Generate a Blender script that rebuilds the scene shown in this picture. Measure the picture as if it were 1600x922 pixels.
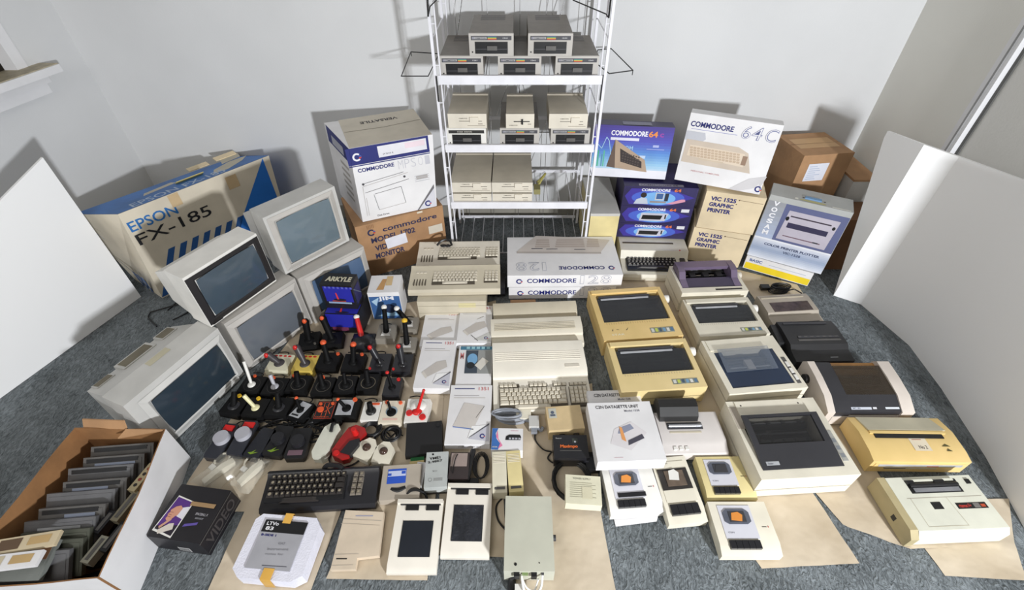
import bpy, bmesh, math, random
from mathutils import Matrix, Vector, noise
random.seed(7)
for o in list(bpy.data.objects): bpy.data.objects.remove(o)
SC = bpy.context.scene; COL = SC.collection
# ---------------------------------------------------------------- camera, world, lights, exposure
FPX = 745.0; CX = 804.0; CY = 461.0; EYE = 1.7
PITCH = math.atan(FPX/829.0); CP, SP = math.cos(PITCH), math.sin(PITCH)
cd = bpy.data.cameras.new('camera'); cam = bpy.data.objects.new('camera', cd); COL.objects.link(cam)
cam.location = (0, 0, EYE); cam.rotation_euler = (math.pi/2-PITCH, 0, 0)
cd.sensor_width = 36; cd.lens = 36*FPX/1600; cd.shift_x = -4/1600; cd.clip_start = 0.02
SC.camera = cam
SC.view_settings.view_transform = 'Standard'; SC.view_settings.look = 'None'
SC.view_settings.gamma = 1; SC.view_settings.exposure = 0.2; SC.view_settings.use_curve_mapping = False
wd = bpy.data.worlds.new('world'); SC.world = wd; wd.use_nodes = True
wd.node_tree.nodes['Background'].inputs[0].default_value = (1.0, 0.955, 0.87, 1)
wd.node_tree.nodes['Background'].inputs[1].default_value = 0.2
def area(name, loc, target, sx, sy, power, color):
    l = bpy.data.lights.new(name, 'AREA'); l.shape = 'RECTANGLE'; l.size = sx; l.size_y = sy; l.energy = power; l.color = color
    o = bpy.data.objects.new(name, l); COL.objects.link(o); o.location = loc
    o.rotation_euler = (Vector(target)-Vector(loc)).to_track_quat('-Z', 'Y').to_euler(); return o
area('key_lamp', (1.72, -1.95, 1.47), (-0.35, 2.4, 0.8), 0.2, 0.2, 150, (0.94, 0.965, 1.0))
area('added_fill', (-1.3, -0.9, 2.5), (0.5, 1.2, 0.3), 1.6, 1.6, 25, (1.0, 0.97, 0.93))  # added soft fill without a real source, brightens the right board and wall

# ---------------------------------------------------------------- pixel ray helpers
def ray(x, y):
    u = (x-CX)/FPX; v = (CY-y)/FPX
    return (u, CP+v*SP, -SP+v*CP)
def at(x, y, z=0.0):
    r = ray(x, y); t = (z-EYE)/r[2]; return Vector((r[0]*t, r[1]*t, z))
def atY(x, y, Y):
    r = ray(x, y); t = Y/r[1]; return Vector((r[0]*t, Y, EYE+r[2]*t))
def spot(fl, fr, bl, z):
    a, b, c = at(*fl, z), at(*fr, z), at(*bl, z)
    w = (b-a).length; ux = (b-a)/w; uy = Vector((-ux.y, ux.x, 0)); d = (c-a).dot(uy)
    ctr = a+ux*w/2+uy*d/2
    return ctr.x, ctr.y, math.atan2(ux.y, ux.x), w, d

# ---------------------------------------------------------------- materials
def lin(c):
    c = c/255.0; return c/12.92 if c <= 0.04045 else ((c+0.055)/1.055)**2.4
MATS = {}
def mat(name, rgb, rough=0.55, var=0.05, scale=12.0, bump=0.0, bscale=60.0, metal=0.0, spec=0.5, alpha=1.0, coat=0.0, dirt=None):
    if name in MATS: return MATS[name]
    m = bpy.data.materials.new(name); m.use_nodes = True; nt = m.node_tree; b = nt.nodes['Principled BSDF']
    col = (lin(rgb[0]), lin(rgb[1]), lin(rgb[2]), 1)
    tc = nt.nodes.new('ShaderNodeTexCoord'); nz = nt.nodes.new('ShaderNodeTexNoise')
    nz.inputs['Scale'].default_value = scale; nz.inputs['Detail'].default_value = 4
    nt.links.new(tc.outputs['Object'], nz.inputs['Vector'])
    mx = nt.nodes.new('ShaderNodeMix'); mx.data_type = 'RGBA'
    lo = dirt if dirt else tuple(c*(1-var*2.2) for c in rgb)
    mx.inputs[6].default_value = (lin(lo[0]), lin(lo[1]), lin(lo[2]), 1)
    mx.inputs[7].default_value = tuple(min(1, c*(1+var)) for c in col[:3])+(1,)
    mr = nt.nodes.new('ShaderNodeMapRange'); mr.inputs[1].default_value = 0.25; mr.inputs[2].default_value = 0.62
    nt.links.new(nz.outputs[0], mr.inputs[0]); nt.links.new(mr.outputs[0], mx.inputs[0])
    nt.links.new(mx.outputs[2], b.inputs['Base Color'])
    b.inputs['Roughness'].default_value = rough; b.inputs['Metallic'].default_value = metal
    b.inputs['Specular IOR Level'].default_value = spec; b.inputs['Alpha'].default_value = alpha
    b.inputs['Coat Weight'].default_value = coat
    if bump:
        n2 = nt.nodes.new('ShaderNodeTexNoise'); n2.inputs['Scale'].default_value = bscale; n2.inputs['Detail'].default_value = 3
        nt.links.new(tc.outputs['Object'], n2.inputs['Vector'])
        bp = nt.nodes.new('ShaderNodeBump'); bp.inputs['Strength'].default_value = bump; bp.inputs['Distance'].default_value = 0.01
        nt.links.new(n2.outputs[0], bp.inputs['Height']); nt.links.new(bp.outputs[0], b.inputs['Normal'])
    MATS[name] = m; return m
def ink(rgb, rough=0.6): return mat('ink_%d_%d_%d' % rgb, rgb, rough, 0.02)
WHITE = mat('white_card', (232, 231, 232), 0.6, 0.025, 6); CARD = mat('brown_cardboard', (176, 136, 98), 0.8, 0.06, 7, 0.1)
DCARD = mat('inner_cardboard', (150, 108, 68), 0.85, 0.07, 9, 0.1); MANILA = mat('manila_cardboard', (224, 206, 172), 0.75, 0.04, 6)
CREAM = mat('cream_plastic', (228, 222, 204), 0.45, 0.03, 8); IVORY = mat('ivory_plastic', (220, 213, 198), 0.5, 0.03, 8)
BEIGE = mat('beige_plastic', (200, 191, 170), 0.5, 0.03, 8); TAN = mat('tan_grey_plastic', (180, 170, 156), 0.5, 0.03, 10)
YELLOWED = mat('yellowed_plastic', (226, 196, 134), 0.45, 0.05, 5, dirt=(212, 184, 118)); YEL2 = mat('yellow_tinged_plastic', (220, 205, 150), 0.45, 0.05, 6)
LGREY = mat('light_grey_plastic', (200, 199, 195), 0.5, 0.03, 8); WGREY = mat('warm_grey_plastic', (186, 182, 176), 0.5, 0.03, 8)
DRIVE = mat('drive_brown_grey_paint', (122, 115, 106), 0.45, 0.03, 30); BLACK = mat('black_plastic', (26, 26, 28), 0.4, 0.08, 12)
BLACK2 = mat('black_satin_plastic', (36, 36, 40), 0.3, 0.06, 12); CABLE = mat('black_cable', (20, 20, 22), 0.45, 0.05)
DKGREY = mat('dark_grey_plastic', (62, 62, 66), 0.45, 0.05, 10); CARTG = mat('cartridge_grey_plastic', (92, 90, 88), 0.45, 0.06, 15)
ORANGE = mat('orange_button', (226, 92, 48), 0.4, 0.04); RED = mat('red_plastic', (205, 34, 32), 0.35, 0.04); YBTN = mat('yellow_button', (232, 186, 44), 0.4, 0.04)
GREYBTN = mat('pale_grey_knob', (178, 178, 186), 0.4, 0.03); WHTP = mat('white_plastic', (232, 230, 224), 0.4, 0.02)
SCREEN = mat('crt_glass', (70, 84, 96), 0.12, 0.05, 3, spec=0.7); SCREEN2 = mat('crt_glass_grey', (106, 112, 120), 0.2, 0.05, 3, spec=0.6)
SCREEN3 = mat('crt_glass_dark', (46, 58, 68), 0.15, 0.06, 3, spec=0.6); SCREEN4 = mat('crt_glass_pale', (108, 124, 134), 0.1, 0.06, 2, spec=0.8)
SMOKE = mat('smoked_clear_plastic', (38, 40, 44), 0.15, 0.03, 5, alpha=0.66, spec=0.6); SMOKE2 = mat('clear_tinted_plastic', (120, 130, 145), 0.1, 0.02, 5, alpha=0.35, spec=0.8)
METAL = mat('steel_rod', (190, 190, 190), 0.25, 0.03, metal=0.9); SILVER = mat('silver_label', (176, 178, 182), 0.35, 0.05, 20)
WIRE = mat('white_coated_wire', (232, 232, 238), 0.35, 0.02); BWIRE = mat('black_coated_wire', (24, 24, 24), 0.4, 0.04)
NAVY = ink((30, 38, 112)); BLUE = ink((44, 104, 180)); KEYD = mat('dark_key_plastic', (52, 48, 46), 0.4, 0.05); KEYL = mat('light_key_plastic', (216, 208, 190), 0.45, 0.03)
CLEARBAG = mat('clear_polythene_bag', (222, 220, 208), 0.15, 0.02, 5, alpha=0.28, spec=0.9)

# ---------------------------------------------------------------- mesh collector
_tx = {}
def text_mesh(s, off):
    k = (s, off)
    if k not in _tx:
        cu = bpy.data.curves.new('t', 'FONT'); cu.body = s; cu.size = 1; cu.offset = off; cu.resolution_u = 3
        o = bpy.data.objects.new('t', cu); COL.objects.link(o)
        dg = bpy.context.evaluated_depsgraph_get(); me = o.evaluated_get(dg).to_mesh()
        vs = [v.co.copy() for v in me.vertices]; fs = [tuple(p.vertices) for p in me.polygons]
        o.evaluated_get(dg).to_mesh_clear(); bpy.data.objects.remove(o); bpy.data.curves.remove(cu)
        xs = [v.x for v in vs] or [0]; ys = [v.y for v in vs] or [0]
        _tx[k] = (vs, fs, min(xs), max(xs), min(ys), max(ys))
    return _tx[k]
class G:
    def __init__(s): s.bm = bmesh.new(); s.ml = []; s.M = Matrix.Identity(4); s.smooth = True
    def mi(s, m):
        if m not in s.ml: s.ml.append(m)
        return s.ml.index(m)
    def add(s, vs, fs, m, M=None):
        T = s.M if M is None else s.M @ M; i = s.mi(m)
        bv = [s.bm.verts.new(T @ Vector(v)) for v in vs]; out = []
        for f in fs:
            try: q = s.bm.faces.new([bv[k] for k in f]); q.material_index = i; out.append(q)
            except ValueError: pass
        return bv, out
    def bevel(s, fs, b, seg=2):
        if b <= 0: return
        es = list({e for f in fs for e in f.edges if e.calc_face_angle(0) > 0.3})
        bmesh.ops.bevel(s.bm, geom=es, offset=b, segments=seg, affect='EDGES', profile=0.5, clamp_overlap=True)
    def hexa(s, p, m, bev=0.0, M=None, seg=2):
        # p: bottom fl fr br bl, top fl fr br bl
        _, f = s.add(p, [(3,2,1,0),(4,5,6,7),(0,1,5,4),(1,2,6,5),(2,3,7,6),(3,0,4,7)], m, M); s.bevel(f, bev, seg); return f
    def box(s, x0, x1, y0, y1, z0, z1, m, bev=0.0, M=None, seg=2):
        return s.hexa([(x0,y0,z0),(x1,y0,z0),(x1,y1,z0),(x0,y1,z0),(x0,y0,z1),(x1,y0,z1),(x1,y1,z1),(x0,y1,z1)], m, bev, M, seg)
    def prof(s, pts, x0, x1, m, bev=0.0, M=None):
        # (y,z) outline pushed along x; outline counter-clockwise seen from +x
        n = len(pts); vs = [(x0, y, z) for y, z in pts]+[(x1, y, z) for y, z in pts]
        fs = [tuple(range(n-1, -1, -1)), tuple(range(n, 2*n))]+[(i, (i+1) % n, n+(i+1) % n, n+i) for i in range(n)]
        _, f = s.add(vs, fs, m, M); s.bevel(f, bev); return f
    def slab(s, pts, z0, z1, m, bev=0.0, M=None):
        n = len(pts); vs = [(x, y, z0) for x, y in pts]+[(x, y, z1) for x, y in pts]
        fs = [tuple(range(n-1, -1, -1)), tuple(range(n, 2*n))]+[(i, (i+1) % n, n+(i+1) % n, n+i) for i in range(n)]
        _, f = s.add(vs, fs, m, M); s.bevel(f, bev); return f
    def cyl(s, p0, p1, r0, m, r1=None, n=20, bev=0.0, M=None):
        p0, p1 = Vector(p0), Vector(p1); r1 = r0 if r1 is None else r1
        q = (p1-p0).to_track_quat('Z', 'Y').to_matrix(); vs = []
        for p, r in ((p0, r0), (p1, r1)):
            for i in range(n):
                a = 2*math.pi*i/n; vs.append(p+q @ Vector((r*math.cos(a), r*math.sin(a), 0)))
        fs = [tuple(range(n-1, -1, -1)), tuple(range(n, 2*n))]+[(i, (i+1) % n, n+(i+1) % n, n+i) for i in range(n)]
        _, f = s.add(vs, fs, m, M); s.bevel(f[:2], bev, 2)
    def tube(s, pts, r, m, n=7, closed=False, M=None, radii=None):
        pts = [Vector(p) for p in pts]; N = len(pts); vs = []; up = Vector((0.013, 0.021, 1))
        for i, p in enumerate(pts):
            a = pts[(i-1) % N] if closed or i else p; b = pts[(i+1) % N] if closed or i < N-1 else p
            t = (b-a).normalized(); u = t.cross(up)
            if u.length < 0.05: u = t.cross(Vector((1, 0, 0)))
            u.normalize(); w = t.cross(u); rr = radii[i] if radii else r
            vs += [p+(u*math.cos(2*math.pi*k/n)+w*math.sin(2*math.pi*k/n))*rr for k in range(n)]
        fs = []
        for i in range(N if closed else N-1):
            j = (i+1) % N
            fs += [(i*n+k, i*n+(k+1) % n, j*n+(k+1) % n, j*n+k) for k in range(n)]
        if not closed: fs += [tuple(range(n-1, -1, -1)), tuple((N-1)*n+k for k in range(n))]
        s.add(vs, fs, m, M)
    def spline(s, ctrl, r, m, n=7, M=None, sub=8):
        c = [Vector(p) for p in ctrl]; P = [c[0]]+c+[c[-1]]; out = []
        for i in range(len(c)-1):
            a, b, d, e = P[i:i+4]
            for k in range(sub):
                t = k/sub; out.append(0.5*((2*b)+(d-a)*t+(2*a-5*b+4*d-e)*t*t+(3*b-a-3*d+e)*t**3))
        out.append(c[-1]); s.tube(out, r, m, n, M=M)
    def ball(s, c, rx, ry, rz, m, n=16, M=None, half=False):
        vs = []; fs = []; R = n//2; lo = R//2 if half else R
        for i in range(lo+1):
            th = math.pi*i/R
            for k in range(n):
                a = 2*math.pi*k/n; vs.append((c[0]+rx*math.sin(th)*math.cos(a), c[1]+ry*math.sin(th)*math.sin(a), c[2]+rz*math.cos(th)))
        for i in range(lo):
            fs += [(i*n+k, (i+1)*n+k, (i+1)*n+(k+1) % n, i*n+(k+1) % n) for k in range(n)]
        bv, _ = s.add(vs, fs, m, M); bmesh.ops.remove_doubles(s.bm, verts=[v for v in bv if v.is_valid], dist=1e-6)
    def ring(s, c, r, w, m, M=None, n=28, a0=0, a1=360):
        vs = []; k = n if a1-a0 < 360 else n-1
        for i in range(n+1):
            a = math.radians(a0+(a1-a0)*i/n)
            vs += [(c[0]+(r-w)*math.cos(a), c[1]+(r-w)*math.sin(a), c[2]), (c[0]+r*math.cos(a), c[1]+r*math.sin(a), c[2])]
        s.add(vs, [(2*i, 2*i+1, 2*i+3, 2*i+2) for i in range(n)], m, M)
    def disc(s, c, r, m, M=None, n=24, ry=None):
        ry = ry or r; s.add([(c[0]+r*math.cos(2*math.pi*i/n), c[1]+ry*math.sin(2*math.pi*i/n), c[2]) for i in range(n)], [tuple(range(n))], m, M)
    def rect(s, u0, u1, v0, v1, m, M=None, z=0.0008): s.add([(u0,v0,z),(u1,v0,z),(u1,v1,z),(u0,v1,z)], [(0,1,2,3)], m, M)
    def poly(s, pts, m, M=None, z=0.0008): s.add([(p[0], p[1], z) for p in pts], [tuple(range(len(pts)))], m, M)
    def line(s, a, b, w, m, M=None, z=0.0012):
        d = (Vector(b)-Vector(a)); nrm = Vector((-d.y, d.x)).normalized()*w/2; a = Vector(a); b = Vector(b)
        s.poly([a-nrm, b-nrm, b+nrm, a+nrm], m, M, z)
    def text(s, t, u, v, m, M=None, h=0.02, w=None, z=0.0014, bold=0.01, rot=0, slant=0.0):
        # lower-left corner at (u,v), cap height h, optional total width w
        vs, fs, x0, x1, y0, y1 = text_mesh(t, bold)
        if not vs: return
        ky = h/max(1e-6, (y1-y0)); kx = (w/(x1-x0)) if w else ky
        R = Matrix.Translation((u, v, z)) @ Matrix.Rotation(rot, 4, 'Z')
        s.add([((p.x-x0)*kx+slant*(p.y-y0)*ky, (p.y-y0)*ky, 0) for p in vs], fs, m, (M @ R) if M is not None else R)
    def clogo(s, u, v, r, M, z=0.0014, c=None):
        c = c or NAVY
        s.ring((u, v, z), r, r*0.42, c, M, 20, 42, 318)
        s.poly([(u+r*0.5, v+r*0.05), (u+r*1.15, v+r*0.05), (u+r*0.85, v+r*0.42), (u+r*0.5, v+r*0.42)], ink((60, 90, 170)), M, z)
        s.poly([(u+r*0.5, v-r*0.42), (u+r*0.85, v-r*0.42), (u+r*1.15, v-r*0.05), (u+r*0.5, v-r*0.05)], ink((200, 60, 50)), M, z)
    def build(s, name, parent=None, loc=None, rz=0.0):
        bmesh.ops.recalc_face_normals(s.bm, faces=[f for f in s.bm.faces if len(f.verts) < 0]) if False else None
        me = bpy.data.meshes.new(name); s.bm.to_mesh(me); s.bm.free()
        for m in s.ml: me.materials.append(m)
        for p in me.polygons: p.use_smooth = True
        try: me.set_sharp_from_angle(angle=math.radians(32))
        except Exception: pass
        o = bpy.data.objects.new(name, me); COL.objects.link(o)
        if parent: o.parent = parent
        if loc is not None: o.location = loc; o.rotation_euler = (0, 0, rz)
        return o
def face(o, x, y):   # plane frame: origin, u direction, v direction
    o = Vector(o); x = Vector(x).normalized(); y = Vector(y); y = (y-x*y.dot(x)).normalized(); z = x.cross(y)
    return Matrix(((x.x, y.x, z.x, o.x), (x.y, y.y, z.y, o.y), (x.z, y.z, z.z, o.z), (0, 0, 0, 1)))
def top(w, d, h): return face((-w/2, -d/2, h), (1, 0, 0), (0, 1, 0))
def front(w, d, z0=0): return face((-w/2, -d/2, z0), (1, 0, 0), (0, 0, 1))
def right(w, d, z0=0): return face((w/2, -d/2, z0), (0, 1, 0), (0, 0, 1))
def left(w, d, z0=0): return face((-w/2, d/2, z0), (0, -1, 0), (0, 0, 1))
def thing(name, label, cat, loc=(0, 0, 0), rz=0.0, group=None, rot=None):
    o = bpy.data.objects.new(name, None); COL.objects.link(o); o.empty_display_size = 0.05
    o.location = loc; o.rotation_euler = rot if rot else (0, 0, rz); o['label'] = label; o['category'] = cat
    if group: o['group'] = group
    return o
def tag(o, label, cat, group=None):
    o['label'] = label; o['category'] = cat
    if group: o['group'] = group
    return o
def struct(g, name): o = g.build(name); o['kind'] = 'structure'; return o
def part(fn, name, parent, label=None):
    g = G(); fn(g); o = g.build(name, parent)
    if label: o['label'] = label
    return o
def dup(root, loc, rz, label, group=None):
    r = root.copy(); COL.objects.link(r); r.location = loc; r.rotation_euler = (0, 0, rz); r['label'] = label
    if group: r['group'] = group
    for ch in list(root.children):
        c = ch.copy(); COL.objects.link(c); c.parent = r
        for g in list(ch.children):
            e = g.copy(); COL.objects.link(e); e.parent = c
    return r

# ================================================================= SETTING
def wall_mat(name, rgb):
    return mat(name, rgb, 0.7, 0.012, 2.0, 0.04, 120)
WALL = wall_mat('painted_plaster', (214, 215, 216)); WALLR = wall_mat('painted_plaster_lightened', (226, 225, 218))  # right wall: same paint, colour lightened to make up for grazing light
TRIM = mat('white_gloss_trim', (226, 226, 228), 0.35, 0.01)
def carpet_mat():
    m = bpy.data.materials.new('blue_grey_carpet'); m.use_nodes = True; nt = m.node_tree; b = nt.nodes['Principled BSDF']; L = nt.links.new
    tc = nt.nodes.new('ShaderNodeTexCoord')
    n1 = nt.nodes.new('ShaderNodeTexNoise'); n1.inputs['Scale'].default_value = 5; n1.inputs['Detail'].default_value = 5
    n2 = nt.nodes.new('ShaderNodeTexNoise'); n2.inputs['Scale'].default_value = 85; n2.inputs['Detail'].default_value = 4; n2.inputs['Distortion'].default_value = 1.5
    mp = nt.nodes.new('ShaderNodeMapping'); mp.inputs['Scale'].default_value = (1.0, 0.45, 1)
    L(tc.outputs['Object'], mp.inputs[0]); L(mp.outputs[0], n2.inputs['Vector']); L(tc.outputs['Object'], n1.inputs['Vector'])
    r = nt.nodes.new('ShaderNodeValToRGB'); r.color_ramp.elements[0].position = 0.33; r.color_ramp.elements[1].position = 0.68
    r.color_ramp.elements[0].color = (lin(74), lin(79), lin(81), 1); r.color_ramp.elements[1].color = (lin(142), lin(149), lin(153), 1)
    ad = nt.nodes.new('ShaderNodeMath'); ad.operation = 'MULTIPLY_ADD'; ad.inputs[1].default_value = 0.65; 
    m2 = nt.nodes.new('ShaderNodeMath'); m2.operation = 'MULTIPLY'; m2.inputs[1].default_value = 0.38
    L(n1.outputs[0], m2.inputs[0]); L(n2.outputs[0], ad.inputs[0]); L(m2.outputs[0], ad.inputs[2]); L(ad.outputs[0], r.inputs[0])
    L(r.outputs[0], b.inputs['Base Color']); b.inputs['Roughness'].default_value = 0.95; b.inputs['Specular IOR Level'].default_value = 0.1
    bp = nt.nodes.new('ShaderNodeBump'); bp.inputs['Strength'].default_value = 0.8; bp.inputs['Distance'].default_value = 0.012
    L(n2.outputs[0], bp.inputs['Height']); L(bp.outputs[0], b.inputs['Normal']); return m
CARPET = carpet_mat()
WY = 2.66; XR = 1.99
def LX(y): return -2.24-0.19*(WY-y)
g = G(); g.box(-4.2, 3.2, -2.2, WY+0.15, -0.05, 0, CARPET); struct(g, 'floor')
g = G(); g.box(-2.6, 2.3, WY, WY+0.1, 0, 2.6, WALL); struct(g, 'wall_back')
# left wall with a window opening
g = G()
def lw(y0, y1, z0, z1, m=WALL, t=0.12, off=0.0, bev=0):
    g.hexa([(LX(y0)-t+off,y0,z0),(LX(y0)+off,y0,z0),(LX(y1)+off,y1,z0),(LX(y1)-t+off,y1,z0),(LX(y0)-t+off,y0,z1),(LX(y0)+off,y0,z1),(LX(y1)+off,y1,z1),(LX(y1)-t+off,y1,z1)], m, bev)
wy0, wy1, wz0 = 1.1, 2.385, 1.0
lw(-2.2, wy0, 0, 2.6); lw(wy1, WY+0.1, 0, 2.6); lw(wy0, wy1, 0, wz0-0.02); lw(wy0, wy1, 2.2, 2.6); struct(g, 'wall_left')
g = G(); g.box(XR, XR+0.1, 2.10, WY, 0, 2.6, WALLR); g.box(XR, XR+0.1, 0.55, 1.15, 0, 2.6, WALLR); g.box(XR, XR+0.1, 1.15, 2.10, 2.2, 2.6, WALLR); struct(g, 'wall_right')
# window: sill, reveal, dark pane
WSILL = mat('dusty_sill_paint', (176, 166, 142), 0.6, 0.08, 18)
g = G()
lw(wy0, wy0+0.04, wz0, 2.2, TRIM, 0.12); lw(wy1-0.05, wy1, wz0, 2.2, TRIM, 0.13, 0.005)
lw(wy0, wy1, 2.16, 2.2, TRIM, 0.12)
o = struct(g, 'window_1')
g = G(); lw(wy0-0.05, wy1+0.06, wz0-0.03, wz0, WSILL, 0.24, 0.09, 0.004); o2 = g.build('window_sill', o)
g = G(); lw(wy0-0.05, wy1+0.055, wz0-0.036, wz0-0.003, TRIM, 0.012, 0.1, 0.003)
lw(wy0-0.03, wy1+0.02, wz0-0.075, wz0-0.036, TRIM, 0.05, 0.05, 0.003); lw(wy0-0.03, wy1+0.01, wz0-0.12, wz0-0.077, TRIM, 0.04, 0.035, 0.003); g.build('window_moulding', o)
g = G(); lw(wy0+0.02, wy1-0.06, wz0+0.0, 2.18, mat('night_window_glass', (30, 28, 26), 0.1, 0.05, 4), 0.01, -0.07); g.build('window_pane', o)
g = G(); lw(wy1-0.1, wy1-0.05, wz0+0.0, 2.18, mat('dark_window_frame', (52, 44, 34), 0.4, 0.05, 4), 0.03, -0.055)
lw(wy0, wy1-0.05, wz0+0.0, wz0+0.03, MATS['dark_window_frame'], 0.03, -0.055); g.build('window_frame', o)
# door in the right wall with casing
g = G(); DOORM = wall_mat('door_paint', (214, 213, 208)); g.box(XR+0.02, XR+0.06, 1.17, 2.04, 0.01, 2.18, DOORM); o = struct(g, 'door_1')
g = G(); g.box(XR-0.012, XR+0.05, 2.045, 2.10, 0, 2.24, TRIM, 0.006); g.box(XR-0.012, XR+0.05, 1.10, 1.155, 0, 2.24, TRIM, 0.006)
g.box(XR-0.018, XR-0.008, 2.062, 2.072, 0, 2.2, mat('trim_groove', (150, 150, 150), 0.6), 0.002); struct(g, 'trim_1')
g = G(); g.box(XR+0.012, XR+0.02, 2.03, 2.045, 0, 2.18, mat('door_gap_rubber', (90, 90, 88), 0.7)); g.build('door_seal', o)
g = G(); g.box(-2.2, XR, WY-0.015, WY, 0, 0.085, mat('baseboard_paint', (150, 146, 136), 0.5, 0.03), 0.003); struct(g, 'baseboard_back')
g = G(); g.box(XR-0.015, XR, 2.10, WY-0.015, 0, 0.085, MATS['baseboard_paint'], 0.003); struct(g, 'baseboard_right')
g = G(); lw(0.2, WY-0.02, 0, 0.085, MATS['baseboard_paint'], 0.015, 0.016, 0.003); struct(g, 'baseboard_left')

# ================================================================= MADE-UP WHITE BOARDS FILLING THE BLANKED-OUT AREAS AT THE SIDES
BOARD = mat('filler_board_white', (250, 250, 250), 0.9, 0.0, 3, spec=0.2)
def board(base, cols, label):
    # cols: (x, y, zbottom, ztop) stations along a free-standing sheet
    g = G(); th = 0.012; n = len(cols); vs = []
    for i, (x, y, z0, z1) in enumerate(cols):
        a = Vector(cols[max(i-1, 0)][:2]); b = Vector(cols[min(i+1, n-1)][:2]); t = (b-a).normalized(); nn = Vector((-t.y, t.x))*th
        vs += [(x, y, z0), (x, y, z1), (x+nn.x, y+nn.y, z1), (x+nn.x, y+nn.y, z0)]
    fs = []
    for i in range(n-1):
        k = i*4; fs += [(k+j, k+(j+1) % 4, k+4+(j+1) % 4, k+4+j) for j in range(4)]
    fs += [(0, 1, 2, 3), (4*n-1, 4*n-2, 4*n-3, 4*n-4)]
    g.add(vs, fs, BOARD); bmesh.ops.recalc_face_normals(g.bm, faces=g.bm.faces[:])
    return tag(g.build('filler_board'), label, 'board')
a, b = at(218, 463), at(0, 620); dv = (b-a)/((b-a).length)
cols = [(a.x, a.y, 0.001, 0.79)]
for s in (0.213, 0.45, 0.68, 0.85): p = a+dv*s; cols.append((p.x, p.y, 0.001, 0.79-0.375*s))
board(a, cols, 'made-up blank white board standing at the left, beside the blue and cream printer carton')
base = [at(1302, 462), at(1345, 476), at(1420, 540), at(1470, 607), at(1540, 715), at(1600, 826)]
t0 = Vector((-0.013, 0.21, 0))
cols = [(base[0].x-0.013, base[0].y+0.21, 0.78, 0.812), (base[0].x, base[0].y, 0.001, 0.842)]
def vtop(b):   # height where the vertical through b meets the board's sloping top edge
    z = 0.9
    for _ in range(40):
        dz = z-EYE; d = b.y*CP-dz*SP; px = CX+FPX*b.x/d; py = CY-FPX*(b.y*SP+dz*CP)/d
        z += (py-(205+(px-1388)*77/212))*0.0012
    return z
for q in base[1:]: cols.append((q.x, q.y, 0.001, vtop(q)))
q = base[-1]+Vector((0.0, -0.3, 0)); cols.append((q.x, q.y, 0.001, cols[-1][3]+0.03))
board(base[0], cols, 'tall made-up blank white board standing on the carpet along the right side of the printers')

# ================================================================= KRAFT PAPER
KRAFT = mat('kraft_paper', (206, 192, 170), 0.75, 0.04, 5, 1.0, 7, dirt=(186, 170, 146))
def interp(pts, t):
    L = [0]
    for i in range(len(pts)-1): L.append(L[-1]+math.dist(pts[i], pts[i+1]))
    s = t*L[-1]
    for i in range(len(pts)-1):
        if s <= L[i+1] or i == len(pts)-2:
            k = (s-L[i])/max(1e-9, L[i+1]-L[i]); return (pts[i][0]+(pts[i+1][0]-pts[i][0])*k, pts[i][1]+(pts[i+1][1]-pts[i][1])*k)
def paper(lp, rp, label, z=0.0015, amp=0.0035, nu=26, nv=34, seed=0, m=None, name='kraft_paper_sheet'):
    g = G(); m = m or KRAFT; lw_ = [at(*p)[:2] for p in lp]; rw = [at(*p)[:2] for p in rp]; vs = []
    for j in range(nv+1):
        a = interp(lw_, j/nv); b = interp(rw, j/nv)
        for i in range(nu+1):
            k = i/nu; x = a[0]+(b[0]-a[0])*k; y = a[1]+(b[1]-a[1])*k
            h = abs(noise.noise(Vector((x*7+seed, y*9, seed))))*0.9+0.35*abs(noise.noise(Vector((x*26, y*22, seed+5))))
            vs.append((x, y, z+min(h*amp*2.0, 0.0062)))
    fs = [(j*(nu+1)+i, (j+1)*(nu+1)+i, (j+1)*(nu+1)+i+1, j*(nu+1)+i+1) for j in range(nv) for i in range(nu)]
    g.add(vs, fs, m); bmesh.ops.recalc_face_normals(g.bm, faces=g.bm.faces[:])
    if g.bm.faces[:][0].normal.z < 0: bmesh.ops.reverse_faces(g.bm, faces=g.bm.faces[:])
    r = bmesh.ops.extrude_face_region(g.bm, geom=g.bm.faces[:])
    for v in [q for q in r['geom'] if isinstance(q, bmesh.types.BMVert)]: v.co.z += 0.0006
    return tag(g.build(name), label, 'paper')
paper([(478, 500), (400, 600), (330, 700), (290, 758), (300, 800)], [(660, 470), (655, 560), (640, 680), (600, 745), (398, 800)], 'wrinkled kraft paper sheet under the rows of joysticks', seed=1)
paper([(430, 742), (398, 768), (322, 930)], [(600, 700), (535, 795), (484, 930)], 'kraft paper sheet under the black keyboard and the foam tray', seed=2, z=0.0022)
paper([(640, 500), (610, 680), (510, 905)], [(700, 500), (690, 680), (668, 908)], 'kraft paper sheet under the tan cartridge case and left drawing tablet', seed=3, z=0.003)
paper([(660, 500), (690, 660), (684, 866)], [(775, 470), (780, 660), (792, 872)], 'kraft paper strip under the white software boxes and right drawing tablet', seed=4, z=0.0018)
paper([(765, 630), (790, 780), (808, 926)], [(925, 600), (938, 800), (962, 926)], 'creased kraft paper sheet with a torn slit, right of the grey power supply', seed=5, amp=0.004, z=0.0028)
paper([(1010, 440), (1060, 620), (1120, 800), (1190, 889)], [(1110, 440), (1150, 610), (1263, 762), (1342, 881)], 'kraft paper sheet with a pointed end under the cassette recorders and dark lidded printer', seed=6, amp=0.004)
paper([(1215, 640), (1263, 760), (1318, 822), (1421, 859)], [(1330, 640), (1370, 740), (1410, 800), (1480, 856)], 'kraft paper sheet curling out between the dark lidded printer and the white printer', seed=7, amp=0.004, z=0.002)
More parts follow.
